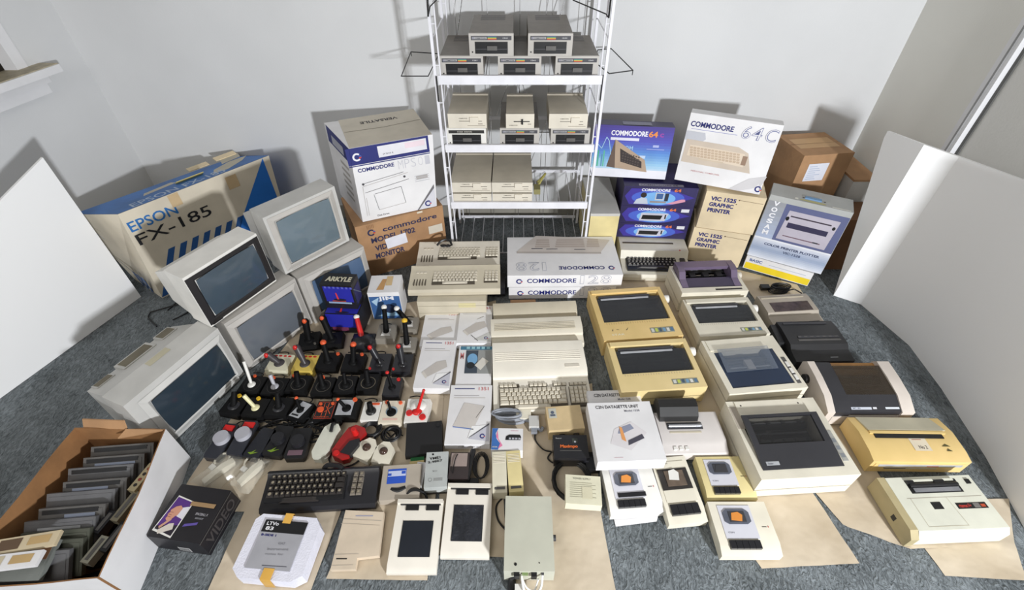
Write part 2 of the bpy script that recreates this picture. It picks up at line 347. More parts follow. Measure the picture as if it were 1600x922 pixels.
paper([(1420, 780), (1443, 856), (1476, 900)], [(1575, 780), (1584, 850), (1604, 908)], 'kraft paper end sticking out in front of the white printer', seed=8, amp=0.002)
paper([(880, 425), (925, 470), (940, 540)], [(1062, 425), (1070, 460), (1100, 540)], 'kraft paper sheet under the cream computer with black keys', seed=9, amp=0.002)
paper([(1145, 420), (1180, 470), (1200, 500)], [(1245, 445), (1262, 470), (1285, 500)], 'kraft paper sheet under the coiled black cable behind the grey printer', seed=10, amp=0.002)
FZ = 0.0095   # top of the paper

# ================================================================= WIRE SHELF
SY0, SY1 = 2.2, 2.585; SXL, SXR = -0.335, 0.385
sh = thing('wire_shelf', 'white wire and rod shelf rack standing against the back wall holding the disk drives', 'shelf', (0, 0, 0))
for sx in (SXL-0.012, SXR+0.012):
    for sy in (SY0, SY1):
        def f(g):
            g.box(sx-0.006, sx+0.006, sy-0.006, sy+0.006, 0.0, 1.75, WIRE, 0.002)
            q = sx+(0.022 if sx < 0 else -0.022); g.cyl((q, sy, 0.02), (q, sy, 1.75), 0.0035, WIRE, n=8)
            for z in [0.1+0.16*i for i in range(11)]: g.cyl((sx, sy, z), (q, sy, z), 0.0025, WIRE, n=6)
        part(f, 'post', sh)
SHZ = [1.0, 0.682, 0.365, 0.05]
for z in SHZ+[1.40]:
    def f(g):
        if z != 0.05: g.box(SXL, SXR, SY0-0.008, SY0+0.004, z-0.018, z+0.02, WIRE, 0.003)
        else: g.cyl((SXL, SY0, z), (SXR, SY0, z), 0.004, WIRE, n=8)
        g.box(SXL, SXR, SY1-0.004, SY1+0.004, z-0.012, z+0.004, WIRE, 0.002)
        n = 12
        for i in range(n):
            x = SXL+0.02+(SXR-SXL-0.04)*i/(n-1); g.cyl((x, SY0, z-0.003), (x, SY1, z-0.003), 0.0018, WIRE, n=6)
    part(f, 'wire_deck', sh)
for sx in (SXL-0.012, SXR+0.012):
    def f(g):
        for z in (1.16, 0.84, 0.52, 0.2): g.cyl((sx, SY0, z), (sx, SY1, z), 0.003, WIRE, n=6)
        g.cyl((sx, SY0, 0.7), (sx, SY1, 1.0), 0.002, WIRE, n=6)
    part(f, 'side_wires', sh)
def f(g):
    for i in range(5):
        x = SXL+0.05+i*0.155; g.cyl((x, SY1+0.005, 0.05), (x, SY1+0.005, 1.75), 0.0016, METAL, n=5)
    for x0, x1, z0, z1 in ((0.12, 0.2, 1.0, 1.5), (0.16, 0.3, 0.99, 1.45), (-0.22, -0.3, 1.35, 1.0), (-0.1, 0.02, 0.69, 1.0), (0.08, 0.18, 0.38, 0.68), (0.1, 0.0, 0.69, 0.98)):
        g.cyl((x0, SY1-0.01, z0), (x1, SY1-0.01, z1), 0.0018, METAL, n=5)
    g.cyl((0.1, SY1-0.005, 0.6), (SXR, SY1-0.005, 0.6), 0.003, METAL, n=6)
part(f, 'back_wires', sh)
# folding black wire baskets hooked on each side
def basket(label, pts, px):
    g = G(); g.tube(pts, 0.0026, BWIRE, 6, closed=True); a = Vector(px); g.cyl(a, a+Vector((0.0, 0, -0.11)), 0.003, BWIRE, n=6)
    g.cyl(pts[1], Vector(pts[1])+Vector((0, 0, -0.02)), 0.002, BWIRE, n=6)
    tag(g.build('wire_basket_hook'), label, 'wire hook')
basket('black wire loop hooked to the left side of the white shelf rack', [at(627,119,1.02), at(642,81,1.02), at(686,84,1.02), at(669,119,1.02)], at(683,119,1.02)+Vector((-0.004,0,0)))
basket('black wire loop hooked to the right side of the white shelf rack', [at(952,115,1.02), at(989,110,1.02), at(955,76,1.02), at(934,78,1.02), at(928,96,1.02)], at(940,117,1.02)+Vector((0.006,0,0)))
for lb, p, q in (('short black wire hook high on the left post of the shelf rack', (668, -8, 1.32), (669, 26, 1.32)), ('short black wire hook high on the right post of the shelf rack', (955, -8, 1.32), (951, 28, 1.32))):
    g = G(); a = atY(p[0], p[1], SY0-0.02); b = atY(q[0], q[1], SY0-0.02); g.cyl(a, b, 0.004, BWIRE, n=6)
    c = atY(p[0]+(14 if p[0] < 800 else -60), p[1]+8, SY0-0.02); d = atY(p[0]+(4 if p[0] < 800 else -8), p[1]+(18 if p[0] < 800 else 30), SY0-0.02); g.cyl(c, d, 0.0025, BWIRE, n=6); g.cyl(d, b, 0.0025, BWIRE, n=6)
    tag(g.build('wire_hook'), lb, 'wire hook')

# ================================================================= DISK DRIVES
def drive1541(label, x, y, z, white=False, rz=0.0, group='disk drives on the shelf rack'):
    w, d, h = 0.186, 0.345, 0.088
    body = CREAM if white else DRIVE; fr = WHTP if white else WGREY
    t = thing('disk_drive', label, 'disk drive', (x, y+d/2, z), rz, group)
    def f(g):
        g.box(-w/2, w/2, -d/2+0.012, d/2, 0.004, h, body, 0.004)
        for i in range(5): g.box(-w*0.3, w*0.3, d*0.2+i*0.02, d*0.2+i*0.02+0.006, h-0.001, h+0.0006, DKGREY)
    part(f, 'case', t)
    part(lambda g: g.box(-w/2-0.001, w/2+0.001, -d/2, -d/2+0.014, 0.002, h+0.001, fr, 0.003), 'front_bezel', t)
    F = front(w, d)
    def f(g):
        g.rect(0.008, w-0.008, h-0.024, h-0.008, ink((74, 74, 80)) if not white else ink((44, 42, 40)), F)
        if not white:
            for i, c in enumerate([(190, 70, 60), (214, 130, 60), (216, 196, 90), (100, 160, 90), (70, 110, 170)]): g.rect(0.078, 0.115, h-0.0225+i*0.0026, h-0.0205+i*0.0026, ink(c), F, 0.0014)
            g.rect(0.013, 0.074, h-0.020, h-0.012, ink((168, 168, 170)), F, 0.0012); g.clogo(0.018, h-0.016, 0.0028, F, 0.0018)
            g.text('COMMODORE', 0.024, h-0.0185, ink((60, 60, 66)), F, 0.005, 0.046, 0.0018); g.text('1541', 0.142, h-0.0185, ink((210, 210, 210)), F, 0.005, 0.02, 0.0018)
        else:
            g.text('DISK DRIVE', 0.05, h-0.020, ink((190, 186, 176)), F, 0.007, 0.07, 0.0014)
    part(f, 'name_plate', t)
    def f(g):
        g.box(-w/2+0.024, w/2-0.024, -d/2-0.003, -d/2+0.002, 0.012, h-0.030, BLACK, 0.002)
        g.box(-w/2+0.026, w/2-0.026, -d/2-0.005, -d/2-0.001, 0.028, 0.032, DKGREY, 0.001)
        g.cyl((-w/2+0.012, -d/2-0.002, 0.018), (-w/2+0.012, -d/2+0.002, 0.018), 0.003, BLACK, n=10)
    m = part(f, 'drive_slot', t)
    part(lambda g: g.box(-0.018, 0.024, -d/2-0.009, -d/2-0.002, 0.026, 0.043, CARTG, 0.002), 'latch', m)
    return t
yy = SY0+0.016
drive1541('brown grey disk drive at the left end of the top shelf, lower layer', -0.2305, yy, 1.0035)
drive1541('brown grey disk drive in the middle of the top shelf, lower layer', 0.022, yy, 1.0035)
drive1541('brown grey disk drive at the right end of the top shelf, lower layer', 0.272, yy, 1.0035)
drive1541('left of the two brown grey disk drives stacked highest on the top shelf', -0.098, yy-0.01, 1.0935)
drive1541('right of the two brown grey disk drives stacked highest on the top shelf', 0.151, yy-0.01, 1.0935)
drive1541('white fronted old disk drive at the left end of the middle shelf', -0.2305, yy, 0.6855, True)
drive1541('brown grey disk drive in the middle of the middle shelf, under the narrow cream drive', 0.024, yy, 0.6855)
drive1541('brown grey disk drive at the right end of the middle shelf, under a cream drive', 0.268, yy, 0.6855)
def slim_drive(label, x, y, z, w=0.178, d=0.25, h=0.072, kind=0, rz=0.0, group='cream disk drives on the shelf rack'):
    t = thing('slim_disk_drive', label, 'disk drive', (x, y+d/2, z), rz, group)
    def f(g):
        g.prof([(-d/2, 0.006), (d/2, 0.006), (d/2, h), (d/2-0.02, h), (d/2-0.024, h-0.006), (-d/2+0.02, h-0.006), (-d/2+0.004, h-0.012)], -w/2, w/2, mat('drive_top_beige', (186, 178, 162), .5, .03, 10), 0.003)
    part(f, 'case', t)
    part(lambda g: g.box(-w/2-0.0015, w/2+0.0015, -d/2-0.006, -d/2+0.008, 0.002, h-0.009, IVORY, 0.003), 'front_bezel', t)
    F = face((-w/2, -d/2-0.006, 0), (1, 0, 0), (0, 0, 1))
    def f(g):
        if kind == 1:
            g.box(-0.03, 0.045, -d/2-0.0075, -d/2-0.004, 0.032, 0.036, BLACK); g.box(0.006, 0.014, -d/2-0.014, -d/2-0.005, 0.022, 0.046, BLACK, 0.002)
        else:
            g.rect(0.05, w-0.02, 0.034, 0.0365, ink((90, 84, 74)), F); g.box(0.012, 0.052, -d/2-0.013, -d/2-0.005, 0.030, 0.055, IVORY, 0.003)
            g.rect(w*0.5, w-0.006, 0.012, 0.014, ink((150, 140, 124)), F)
        g.text('COMMODORE', w*0.1 if kind else w*0.28, 0.046 if not kind else 0.014, ink((120, 114, 104)), F, 0.004, 0.04); g.rect(w*0.78, w*0.9, 0.02, 0.023, ink((140, 130, 120)), F)
    part(f, 'drive_slot', t)
    def f(g):
        for sx in (-1, 1):
            for sy in (-1, 1): g.cyl((sx*w*0.4, sy*d*0.4, 0), (sx*w*0.4, sy*d*0.4, 0.007), 0.008, DKGREY, n=10)
    part(f, 'feet', t)
    return t
slim_drive('cream slim disk drive on the white fronted drive at the left of the middle shelf', -0.222, yy+0.002, 0.7755, h=0.078)
slim_drive('narrow cream disk drive with black slot lever on the middle drive of the middle shelf', 0.026, yy+0.0, 0.7755, w=0.13, d=0.24, h=0.078, kind=1)
slim_drive('cream slim disk drive on the right drive of the middle shelf', 0.252, yy-0.004, 0.7755, h=0.08)
for x, s in ((-0.226, 'left'), (-0.012, 'right')):
    slim_drive('beige disk drive at the bottom of the %s pair on the lowest drive shelf' % s, x, yy, 0.3685, w=0.205, d=0.33, h=0.066)
    slim_drive('beige disk drive stacked on top of the %s pair on the lowest drive shelf' % s, x, yy-0.004, 0.4355, w=0.208, d=0.33, h=0.066)
g = G(); g.spline([(0.12, 2.35, 0.375), (0.15, 2.38, 0.42), (0.17, 2.42, 0.43), (0.16, 2.46, 0.39), (0.13, 2.43, 0.374)], 0.007, ink((168, 160, 90))); g.box(0.105, 0.14, 2.30, 2.36, 0.37, 0.40, ink((150, 144, 96)), 0.004)
tag(g.build('cable_plug'), 'small olive coloured cable with plug right of the beige drives on the shelf', 'cable')

# ================================================================= CARTONS AND PRODUCT BOXES
def carton(name, label, p, m, group=None, bev=0.003, extra=None, cat='box', sub='box_shell'):
    # p: 8 world corners (bottom fl fr br bl, top fl fr br bl) -> parts relative to the base centre
    p = [Vector(q) for q in p]; c = sum((q for q in p[:4]), Vector())/4; t = thing(name, label, cat, c, 0, group)
    q = [v-c for v in p]
    part(lambda g: g.hexa(q, m, bev), sub, t)
    return t, q
def fr_face(q):  # front face frame and sizes of the 8-corner box
    M = face(q[0], q[1]-q[0], q[4]-q[0]); return M, (q[1]-q[0]).length, (q[4]-q[0]).length
def tp_face(q): M = face(q[4], q[5]-q[4], q[7]-q[4]); return M, (q[5]-q[4]).length, (q[7]-q[4]).length
def rt_face(q): M = face(q[1], q[2]-q[1], q[5]-q[1]); return M, (q[2]-q[1]).length, (q[5]-q[1]).length
def lf_face(q): M = face(q[3], q[0]-q[3], q[7]-q[3]); return M, (q[0]-q[3]).length, (q[7]-q[3]).length
def bx(x, y, z, w, d, h, yaw, tilt=0.0):
    """8 corners from the front-left bottom corner"""
    c, s = math.cos(yaw), math.sin(yaw); U = Vector((c, s, 0)); V = Vector((-s, c, 0)); T = V*math.sin(tilt)+Vector((0, 0, math.cos(tilt))); B = V*math.cos(tilt)-Vector((0, 0, math.sin(tilt)))
    o = Vector((x, y, z)); return [o, o+U*w, o+U*w+B*d, o+B*d, o+T*h, o+U*w+T*h, o+U*w+T*h+B*d, o+B*d+T*h]
R = math.radians
# --- big blue and cream printer carton (left)
FXB = mat('blue_print', (56, 116, 188), 0.5, 0.08, 6); FXC = mat('cream_card', (222, 212, 192), 0.7, 0.05, 4, 0.05)
p = [at(254,466,0), at(254,466,0)+(at(420,243,.5)-at(184,335,.5)), Vector((-1.66,2.56,0)), Vector((-2.10,2.02,0)), at(184,335,.5), at(420,243,.5), at(420,243,.5)+(Vector((-2.13,1.97,.452))-at(184,335,.5))*0.8, Vector((-2.13,1.97,.452))]
t, q = carton('printer_carton', 'big battered blue and cream cardboard printer carton behind the left monitors', p, FXC, bev=0.006)
def f(g):
    F, w, h = fr_face(q); D = (q[5]-q[4])
    g.text('EPSON', 0.045, h-0.108, ink((44, 116, 186)), F, 0.054, 0.22, bold=0.012); g.text('FX-185', 0.045, h-0.185, ink((34, 34, 38)), F, 0.060, 0.36, bold=0.006)
    g.poly([(w-.002, h-.002), (w*0.52, h*0.12), (w*0.5, 0.004), (w-.002, 0.004)], ink((34, 110, 196)), F)
    for i in range(7):
        u = -0.0+i*0.062; g.poly([(u, 0.006), (u+0.034, 0.006), (u+0.175, 0.24), (u+0.141, 0.24)], ink((40, 88, 150)), F)
    for u, v, a, b in ((w*0.33, h-0.05, 0.05, 0.07), (w*0.70, h-0.075, 0.06, 0.075)): g.rect(u, u+a, v-b*0.3, v+b*0.65, ink((206, 180, 140)), F, 0.0016)
part(f, 'printed_front', t)
def f(g):
    F, w, h = tp_face(q)
    Fi = F.inverted(); k_ = [Fi @ q[i] for i in (4, 5, 6, 7)]; g.poly([(v.x, v.y) for v in k_], FXB, F, 0.0012)
    g.text('EPSON FX-185', 0.07, 0.012, ink((176, 194, 218)), F, 0.07, 0.46, 0.0018)
    for pts in ([(w*.62,.05),(w*.72,.04),(w*.86,.10),(w*.93,.16),(w*.8,.17),(w*.66,.12)], [(w*.75,.17),(w*.9,.19),(w*.94,h*.98),(w*.8,h*.98)], [(w*.2,.13),(w*.42,.15),(w*.4,.19),(w*.22,.17)]):
        g.poly([(a, min(b, h-0.01)) for a, b in pts], ink((196, 190, 172)), F, 0.0017)
part(f, 'printed_lid', t)
def f(g):
    F, w, h = tp_face(q)
    M = F @ Matrix.Translation((w*0.49, h*0.42, 0.012)) @ Matrix.Rotation(R(-22), 4, 'X')
    g.box(-0.065, 0.075, -0.02, 0.03, -0.008, -0.004, ink((198, 182, 112)), 0.001, M)
    M = F @ Matrix.Translation((w*0.64, h*0.9, 0.01)) @ Matrix.Rotation(R(14), 4, 'X'); g.box(-0.06, 0.05, -0.02, 0.02, -0.004, 0.0, MANILA, 0.001, M)
    M = F @ Matrix.Translation((w*0.84, h*0.93, 0.014)) @ Matrix.Rotation(R(20), 4, 'X'); g.box(-0.06, 0.06, -0.02, 0.015, -0.006, 0.0, MANILA, 0.001, M)
part(f, 'torn_flaps', t)
def f(g):
    F, w, h = lf_face(q)
    for i in range(5): g.poly([(w*0.30+i*0.045, 0.0), (w*0.30+i*0.045+0.022, 0.0), (w*0.30+i*0.045+0.08, 0.14), (w*0.3+i*0.045+0.058, 0.14)], ink((50, 104, 172)), F) if w*0.30+i*0.045+0.08 < w else None
    for a, b in (((0.02, h*0.45), (w*0.7, h*0.28)), ((0.05, h*0.4), (w*0.75, h*0.22)), ((0.03, h*0.93), (w*0.8, h*0.86))): g.line(a, b, 0.006, ink((96, 112, 140)), F)
part(f, 'printed_end', t)
part(lambda g: (lambda M: g.poly([((M.inverted() @ q[i]).x, (M.inverted() @ q[i]).y) for i in (1, 2, 6, 5)], ink((34, 110, 196)), M, .002))(rt_face(q)[0]), 'printed_end', t)

# --- brown 1702 monitor carton and the white/blue carton on it
o = at(553, 346, .335)
p = bx(-0.815, 2.035, 0, 0.475, 0.33, 0.333, R(27))
t, q = carton('monitor_carton', 'tan cardboard video monitor carton with navy lettering, under the white and blue carton', p, CARD, bev=0.005)
F, w, h = fr_face(q)
def f(g):
    b = ink((40, 42, 78)); g.clogo(0.075, h-0.055, 0.02, F, c=b); g.text('commodore', 0.135, h-0.068, b, F, 0.03, 0.30, bold=0.02)
    g.text('MODEL 1702', 0.065, h-0.122, b, F, 0.034, 0.24, bold=0.03); g.text('VIDEO', 0.075, h-0.175, b, F, 0.034, 0.12, bold=0.03); g.text('MONITOR', 0.07, h-0.225, b, F, 0.034, 0.16, bold=0.03)
    for i in range(5): g.line((0.06+i*0.008, h-0.008), (0.06+i*0.008, h-0.03), 0.002, ink((120, 80, 50)), F)
part(f, 'lettering', t)
def f(g):
    M = F @ Matrix.Rotation(R(4), 4, 'Z'); g.rect(0.15, 0.265, h-0.19, h-0.125, ink((232, 232, 240)), M, 0.0024)
part(f, 'paper_label', t)
part(lambda g: g.rect(0.38, 0.46, h-0.16, h-0.11, ink((214, 206, 190)), F, 0.002), 'tape_patch', t); part(lambda g: g.rect(0.33, 0.36, h-0.012, h-0.001, ink((220, 210, 190)), F, 0.002), 'tape_patch', t)
z0, z1 = 0.336, 0.728
tl_, tr_ = at(545,232.5,z1), at(676,210,z1); bl = at(567,347,z0); br = bl+(tr_-tl_)*0.985; tl, tr, bkl, bkr = at(545,232.5,z1), at(676,210,z1), at(506,192,z1), at(631,175,z1)
off = (bkl-tl)*0.93; p = [bl, br, br+Vector((off.x, off.y, 0)), bl+Vector((off.x, off.y, 0)), tl, tr, bkr, bkl]
t, q = carton('printer_carton', 'white carton with navy blue band standing on the tan monitor carton', p, WHITE, bev=0.004)
F, w, h = fr_face(q)
def f(g):
    g.rect(0, w, h-0.085, h-0.001, NAVY, F); g.rect(w*0.37, w*0.97, h-0.068, h-0.012, ink((226, 226, 232)), F, 0.0014); g.rect(w*0.7, w*0.95, h-0.045, h-0.018, ink((232, 214, 222)), F, 0.0018)
    g.text('7501', w*0.42, h-0.058, ink((60, 60, 80)), F, 0.008, 0.05); g.clogo(0.045, h-0.047, 0.02, F, 0.0014, ink((230, 230, 236)))
    g.text('COMMODORE', 0.035, h-0.125, NAVY, F, 0.02, 0.175, bold=0.03); g.rect(0.0, w, h-0.093, h-0.088, NAVY, F)
    for i, u in enumerate((0.23, 0.262, 0.294, 0.33, 0.365)): g.text('MPSOI'[i], u, h-0.145, ink((196, 196, 204)), F, 0.045, 0.024, bold=-0.02)
    k = ink((176, 170, 166)); kd = ink((70, 68, 72))
    for a, b, c in (((0.04, h-0.20), (0.27, h-0.17), k), ((0.045, h-0.235), (0.27, h-0.205), kd), ((0.05, h-0.185), (0.25, h-0.163), kd), ((0.085, 0.14), (0.095, 0.05), kd), ((0.09, 0.142), (0.225, 0.155), kd), ((0.225, 0.155), (0.235, 0.06), kd), ((0.095, 0.05), (0.235, 0.06), k), ((0.045, 0.13), (0.04, 0.03), k), ((0.04, h-0.2), (0.03, 0.03), k)): g.line(a, b, 0.002, c, F)
    for u in (0.045, 0.25): g.disc((u, h-0.188, 0.0018), 0.006, kd, F)
    g.text('Disk Drive', 0.08, 0.014, kd, F, 0.01, 0.06); g.rect(w*0.78, w*0.93, h-0.22, h-0.20, k, F)
    for i in range(4): g.rect(w*0.76, w*0.95, h-0.20-i*0.010, h-0.197-i*0.010, ink((190, 190, 196)), F, 0.0014)
    g.poly([(w*0.72, 0.0), (w-0.002, 0.0), (w-0.002, 0.125), (w*0.9, 0.07)], ink((214, 214, 222)), F, 0.0014); g.poly([(w*0.73, 0.0), (w*0.75, 0.0), (w-0.002, 0.11), (w-0.002, 0.13)], ink((110, 108, 112)), F, 0.0018)
    g.clogo(w-0.045, 0.028, 0.017, F, 0.0022)
part(f, 'printed_front', t)
def f(g):
    Ft, wt, dt = tp_face(q)
    g.rect(.003, wt-.003, .003, dt-.003, ink((206, 198, 182)), Ft, .0005); g.text('VERSATILE', wt*0.30+0.17, dt*0.80, ink((50, 48, 52)), Ft, 0.03, 0.19, rot=math.pi, bold=0.02)
    g.line((0.01, dt*0.53), (wt*0.5, dt*0.5), 0.003, ink((110, 100, 84)), Ft); g.line((wt*0.5, dt*0.5), (wt*0.98, dt*0.56), 0.003, ink((110, 100, 84)), Ft)
part(f, 'printed_lid', t)
def f(g):
    Fl, wl, hl = lf_face(q)
    g.rect(0, wl, hl-0.085, hl-0.001, NAVY, Fl); g.rect(wl*0.2, wl*0.7, hl-0.075, hl-0.03, ink((176, 178, 190)), Fl, 0.0014)
    for i in range(6): g.rect(wl*0.45, wl*0.8, hl-0.14-i*0.035, hl-0.125-i*0.035, ink((176, 172, 168)), Fl)
part(f, 'printed_side', t)

# --- boxes right of the shelf rack
g_purp = mat('dark_violet_card', (44, 38, 84), 0.45, 0.12, 6); PURP = ink((60, 48, 150)); SKY = ink((88, 150, 214)); DNAV = ink((28, 26, 62))
def vgrad(g, F, u0, u1, v0, v1, cols, z=0.0012):
    n = len(cols)*4
    for i in range(n):
        k = i/(n-1)*(len(cols)-1); a = cols[int(min(k, len(cols)-2))]; b = cols[int(min(k, len(cols)-2))+1]; fr = k-int(min(k, len(cols)-2))
        c = tuple(int(a[j]+(b[j]-a[j])*fr) for j in range(3)); g.rect(u0, u1, v0+(v1-v0)*i/n, v0+(v1-v0)*(i+1)/n, ink(c), F, z)
t = thing('computer_tower', 'plain beige box case with grey top standing right of the shelf rack', 'computer case', (0.489, 2.40, 0))
part(lambda g: (g.box(-0.078, 0.078, -0.2, 0.2, 0.0, 0.30, YEL2, 0.004)), 'case', t); part(lambda g: g.box(-0.079, 0.079, -0.201, 0.201, 0.296, 0.312, LGREY, 0.004), 'lid', t)
def c64stackbox(z, h, label, kind):
    p = bx(0.585, 2.272-0.0*z, z, 0.39, 0.28, h, R(-4)); t, q = carton('computer_carton', label, p, g_purp, 'purple computer cartons stacked right of the shelf rack', 0.003)
    F, w, hh = fr_face(q)
    def f(g):
        g.poly([(w*.1,0.01),(w*.62,0.01),(w*.98,hh*.5),(w*.62,hh-.012),(w*.1,hh-.012),(0.01,hh*.5)], PURP, F)
        g.disc((w*0.48, hh*0.45, 0.0012), w*0.36, ink((70, 96, 196)), F, ry=hh*0.4); g.disc((w*0.48, hh*0.42, 0.0015), w*0.24, ink((120, 176, 230)), F, ry=hh*0.33)
        g.text('COMMODORE', w*0.24, hh-0.026, ink((236, 236, 242)), F, 0.016, 0.15, 0.002, 0.03); g.text('64', w*0.68, hh-0.026, ink((226, 120, 70)), F, 0.018, 0.035, 0.002, 0.03)
        if kind == 0:
            g.disc((w*0.28, hh*0.58, 0.0022), 0.016, ink((40, 30, 30)), F); g.poly([(w*.16,.014),(w*.36,.014),(w*.33,hh*.42),(w*.26,hh*.46),(w*.19,hh*.35)], ink((188, 196, 210)), F, 0.0024)
            g.rect(w*0.44, w*0.56, hh*0.34, hh*0.72, ink((196, 200, 206)), F, 0.002); g.rect(w*0.455, w*0.545, hh*0.4, hh*0.68, ink((60, 96, 150)), F, 0.0024); g.rect(w*0.57, w*0.62, hh*0.3, hh*0.7, ink((40, 44, 56)), F, 0.0024)
            g.rect(w*0.38, w*0.6, hh*0.2, hh*0.29, ink((150, 140, 136)), F, 0.0026); g.poly([(w*.6,.018),(w*.8,hh*.42),(w*.85,hh*.42),(w*.86,hh*.3),(w*.7,.018)], ink((214, 150, 170)), F, 0.0026)
        else:
            g.poly([(w*.28,hh*.16),(w*.64,hh*.16),(w*.68,hh*.62),(w*.3,hh*.62)], ink((196, 196, 208)), F, 0.002); g.poly([(w*.31,hh*.25),(w*.58,hh*.25),(w*.60,hh*.5),(w*.32,hh*.5)], BLACK, F, 0.0024)
            g.rect(w*0.63, w*0.65, hh*0.3, hh*0.55, BLACK, F, 0.0024); g.rect(w*0.84, w*0.95, hh-0.03, hh-0.01, ink((220, 220, 226)), F, 0.002)
    part(f, 'printed_front', t); return t, q
zz = 0.112
c64stackbox(zz, 0.098, 'bottom purple computer carton of the stack, on the cream computer with black keys', 1)
c64stackbox(zz+0.099, 0.108, 'purple computer carton in the middle of the stack of three, black keyboard picture', 1)
t, q = c64stackbox(zz+0.208, 0.118, 'purple computer carton on top of the stack, with picture of a person at a desk', 0)
def f(g):
    F, w, d = tp_face(q); g.rect(w*0.2, w*0.8, 0.006, 0.03, ink((150, 146, 160)), F); g.text('COMMODORE 64', w*0.22, 0.01, ink((60, 50, 80)), F, 0.014, w*0.5)
part(f, 'printed_lid', t)
# upright purple box
z0 = 0.4525
p = bx(0.405, 2.36, z0, 0.405, 0.10, 0.272, R(-6.5), R(8)); t, q = carton('computer_carton', 'upright purple and blue carton picturing a brown keyboard, on top of the purple stack', p, g_purp, bev=0.003)
F, w, h = fr_face(q)
def f(g):
    vgrad(g, F, 0.004, w-0.002, 0.0, h-0.002, [(226,226,236),(150,196,226),(84,136,208),(74,72,176),(66,52,140)])
    g.rect(0.004, w-0.002, 0.0, 0.045, ink((228, 228, 236)), F, 0.0016)
    for i in range(7):
        c = [(60,150,140),(120,190,190),(70,170,130),(150,200,210),(80,140,170),(90,180,150),(130,180,210)][i]; g.rect(0.012+i*0.010, 0.019+i*0.010, 0.055, 0.10+0.02*(i % 3), ink(c), F, 0.0016)
    pts = [(0.01, 0.13), (0.03, 0.17), (0.05, 0.15), (0.07, 0.21), (0.085, 0.19), (0.1, 0.12)]
    for i in range(5): g.line(pts[i], pts[i+1], 0.003, ink((170, 210, 230)), F, 0.002)
    g.poly([(.085,.055),(.115,.20),(.135,.19),(.13,.05)], ink((96, 78, 66)), F, 0.002); g.poly([(.13,.05),(.115,.20),(.28,.10),(.30,.035)], ink((172, 150, 128)), F, 0.0022); g.poly([(.155,.085),(.145,.155),(.265,.09),(.27,.055)], ink((44, 34, 32)), F, 0.0026)
    for i in range(4):
        for j in range(7): g.rect(0.16+j*0.014, 0.168+j*0.014, 0.085+i*0.014-j*0.003, 0.092+i*0.014-j*0.003, ink((74, 62, 58)), F, 0.003)
    g.text('COMMODORE', 0.09, h-0.052, ink((238, 238, 244)), F, 0.026, 0.185, 0.002, 0.03); g.text('64', 0.28, h-0.054, ink((232, 140, 60)), F, 0.03, 0.045, 0.002, 0.03); g.text('c', 0.335, h-0.052, ink((150, 60, 160)), F, 0.02, 0.02, 0.002, 0.03)
    g.rect(0.09, 0.235, h-0.076, h-0.062, ink((220, 220, 236)), F, 0.002); g.text('COM', 0.15, h-0.125, ink((150, 190, 226)), F, 0.022, 0.06, 0.0018)
    g.rect(0.31, 0.34, h-0.105, h-0.093, ink((170, 180, 226)), F, 0.002); g.rect(0.28, 0.37, h-0.117, h-0.113, ink((150, 160, 216)), F, 0.002); g.rect(0.25, 0.28, h-0.165, h-0.15, ink((190, 210, 236)), F, 0.002)
part(f, 'printed_front', t)
def f(g):
    Ft, wt, dt = tp_face(q); g.rect(wt*0.36, wt*0.72, 0.006, dt*0.7, ink((140, 140, 160)), Ft, 0.002)
part(f, 'lid_tape', t)
# cream computer with black keys under the stack
def key_mesh(kw, kd, kh, m, leg=None):
    g = G(); g.hexa([(-kw/2,-kd/2,0),(kw/2,-kd/2,0),(kw/2,kd/2,0),(-kw/2,kd/2,0),(-kw*.36,-kd*.34,kh),(kw*.36,-kd*.34,kh),(kw*.36,kd*.4,kh),(-kw*.36,kd*.4,kh)], m, 0.0008, seg=1)
    if leg: g.disc((0, 0, kh+0.0005), kw*0.24, leg, n=6)
    me = bpy.data.meshes.new('key'); g.bm.to_mesh(me); g.bm.free()
    for k in g.ml: me.materials.append(k)
    return me
def keys(parent, rows, x0, y0, pitch, py, z, m, kh=0.008, slope=0.0, leg=None):
    # rows: from the back; each a list of relative widths, negative = gap
    cache = {}
    for j, row in enumerate(rows):
        x = x0
        for wk in row:
            if wk < 0: x += -wk*pitch; continue
            kw = wk*pitch
            if round(kw, 4) not in cache: cache[round(kw, 4)] = key_mesh(kw*0.94, py*0.92, kh, m, leg if wk < 1.6 else None)
            o = bpy.data.objects.new('key', cache[round(kw, 4)]); COL.objects.link(o); o.parent = parent
            y = y0-j*py; o.location = (x+kw/2, y, z+slope*(y-y0)); x += kw
def wedge_computer(name, label, loc, rz, w, d, hf, hb, body, cat='computer', deck=0.45, group=None):
    t = thing(name, label, cat, loc, rz, group)
    def f(g):
        g.prof([(-d/2, 0), (d/2, 0), (d/2, hb*0.8), (d/2-0.015, hb), (-d/2+d*deck+0.02, hb*0.96), (-d/2+d*deck, hf+0.012), (-d/2+0.01, hf), (-d/2, hf*0.6)], -w/2, w/2, body, 0.004)
    part(f, 'case', t); return t
a, b = at(977,439,.02), at(1037,435,.02)
t = wedge_computer('home_computer', 'cream home computer with black keys under the stack of purple cartons', (0.785, 2.157, FZ), R(-2), 0.375, 0.32, 0.035, 0.095, CREAM, deck=0.42)
def f(g):
    g.box(-0.17, 0.115, 0.055, 0.066, 0.0935, 0.0955, mat('shadow_slot', (90, 80, 66), 0.7), 0.001); g.box(-0.16, 0.12, -0.125, -0.005, 0.0365, 0.049, BLACK)
    g.box(0.142, 0.168, -0.07, -0.01, 0.04, 0.056, KEYD, 0.002)
    g.cyl((0.14, -0.0, 0.088), (0.14, -0.0, 0.0935), 0.004, RED, n=8)
part(f, 'keyboard_well', t)
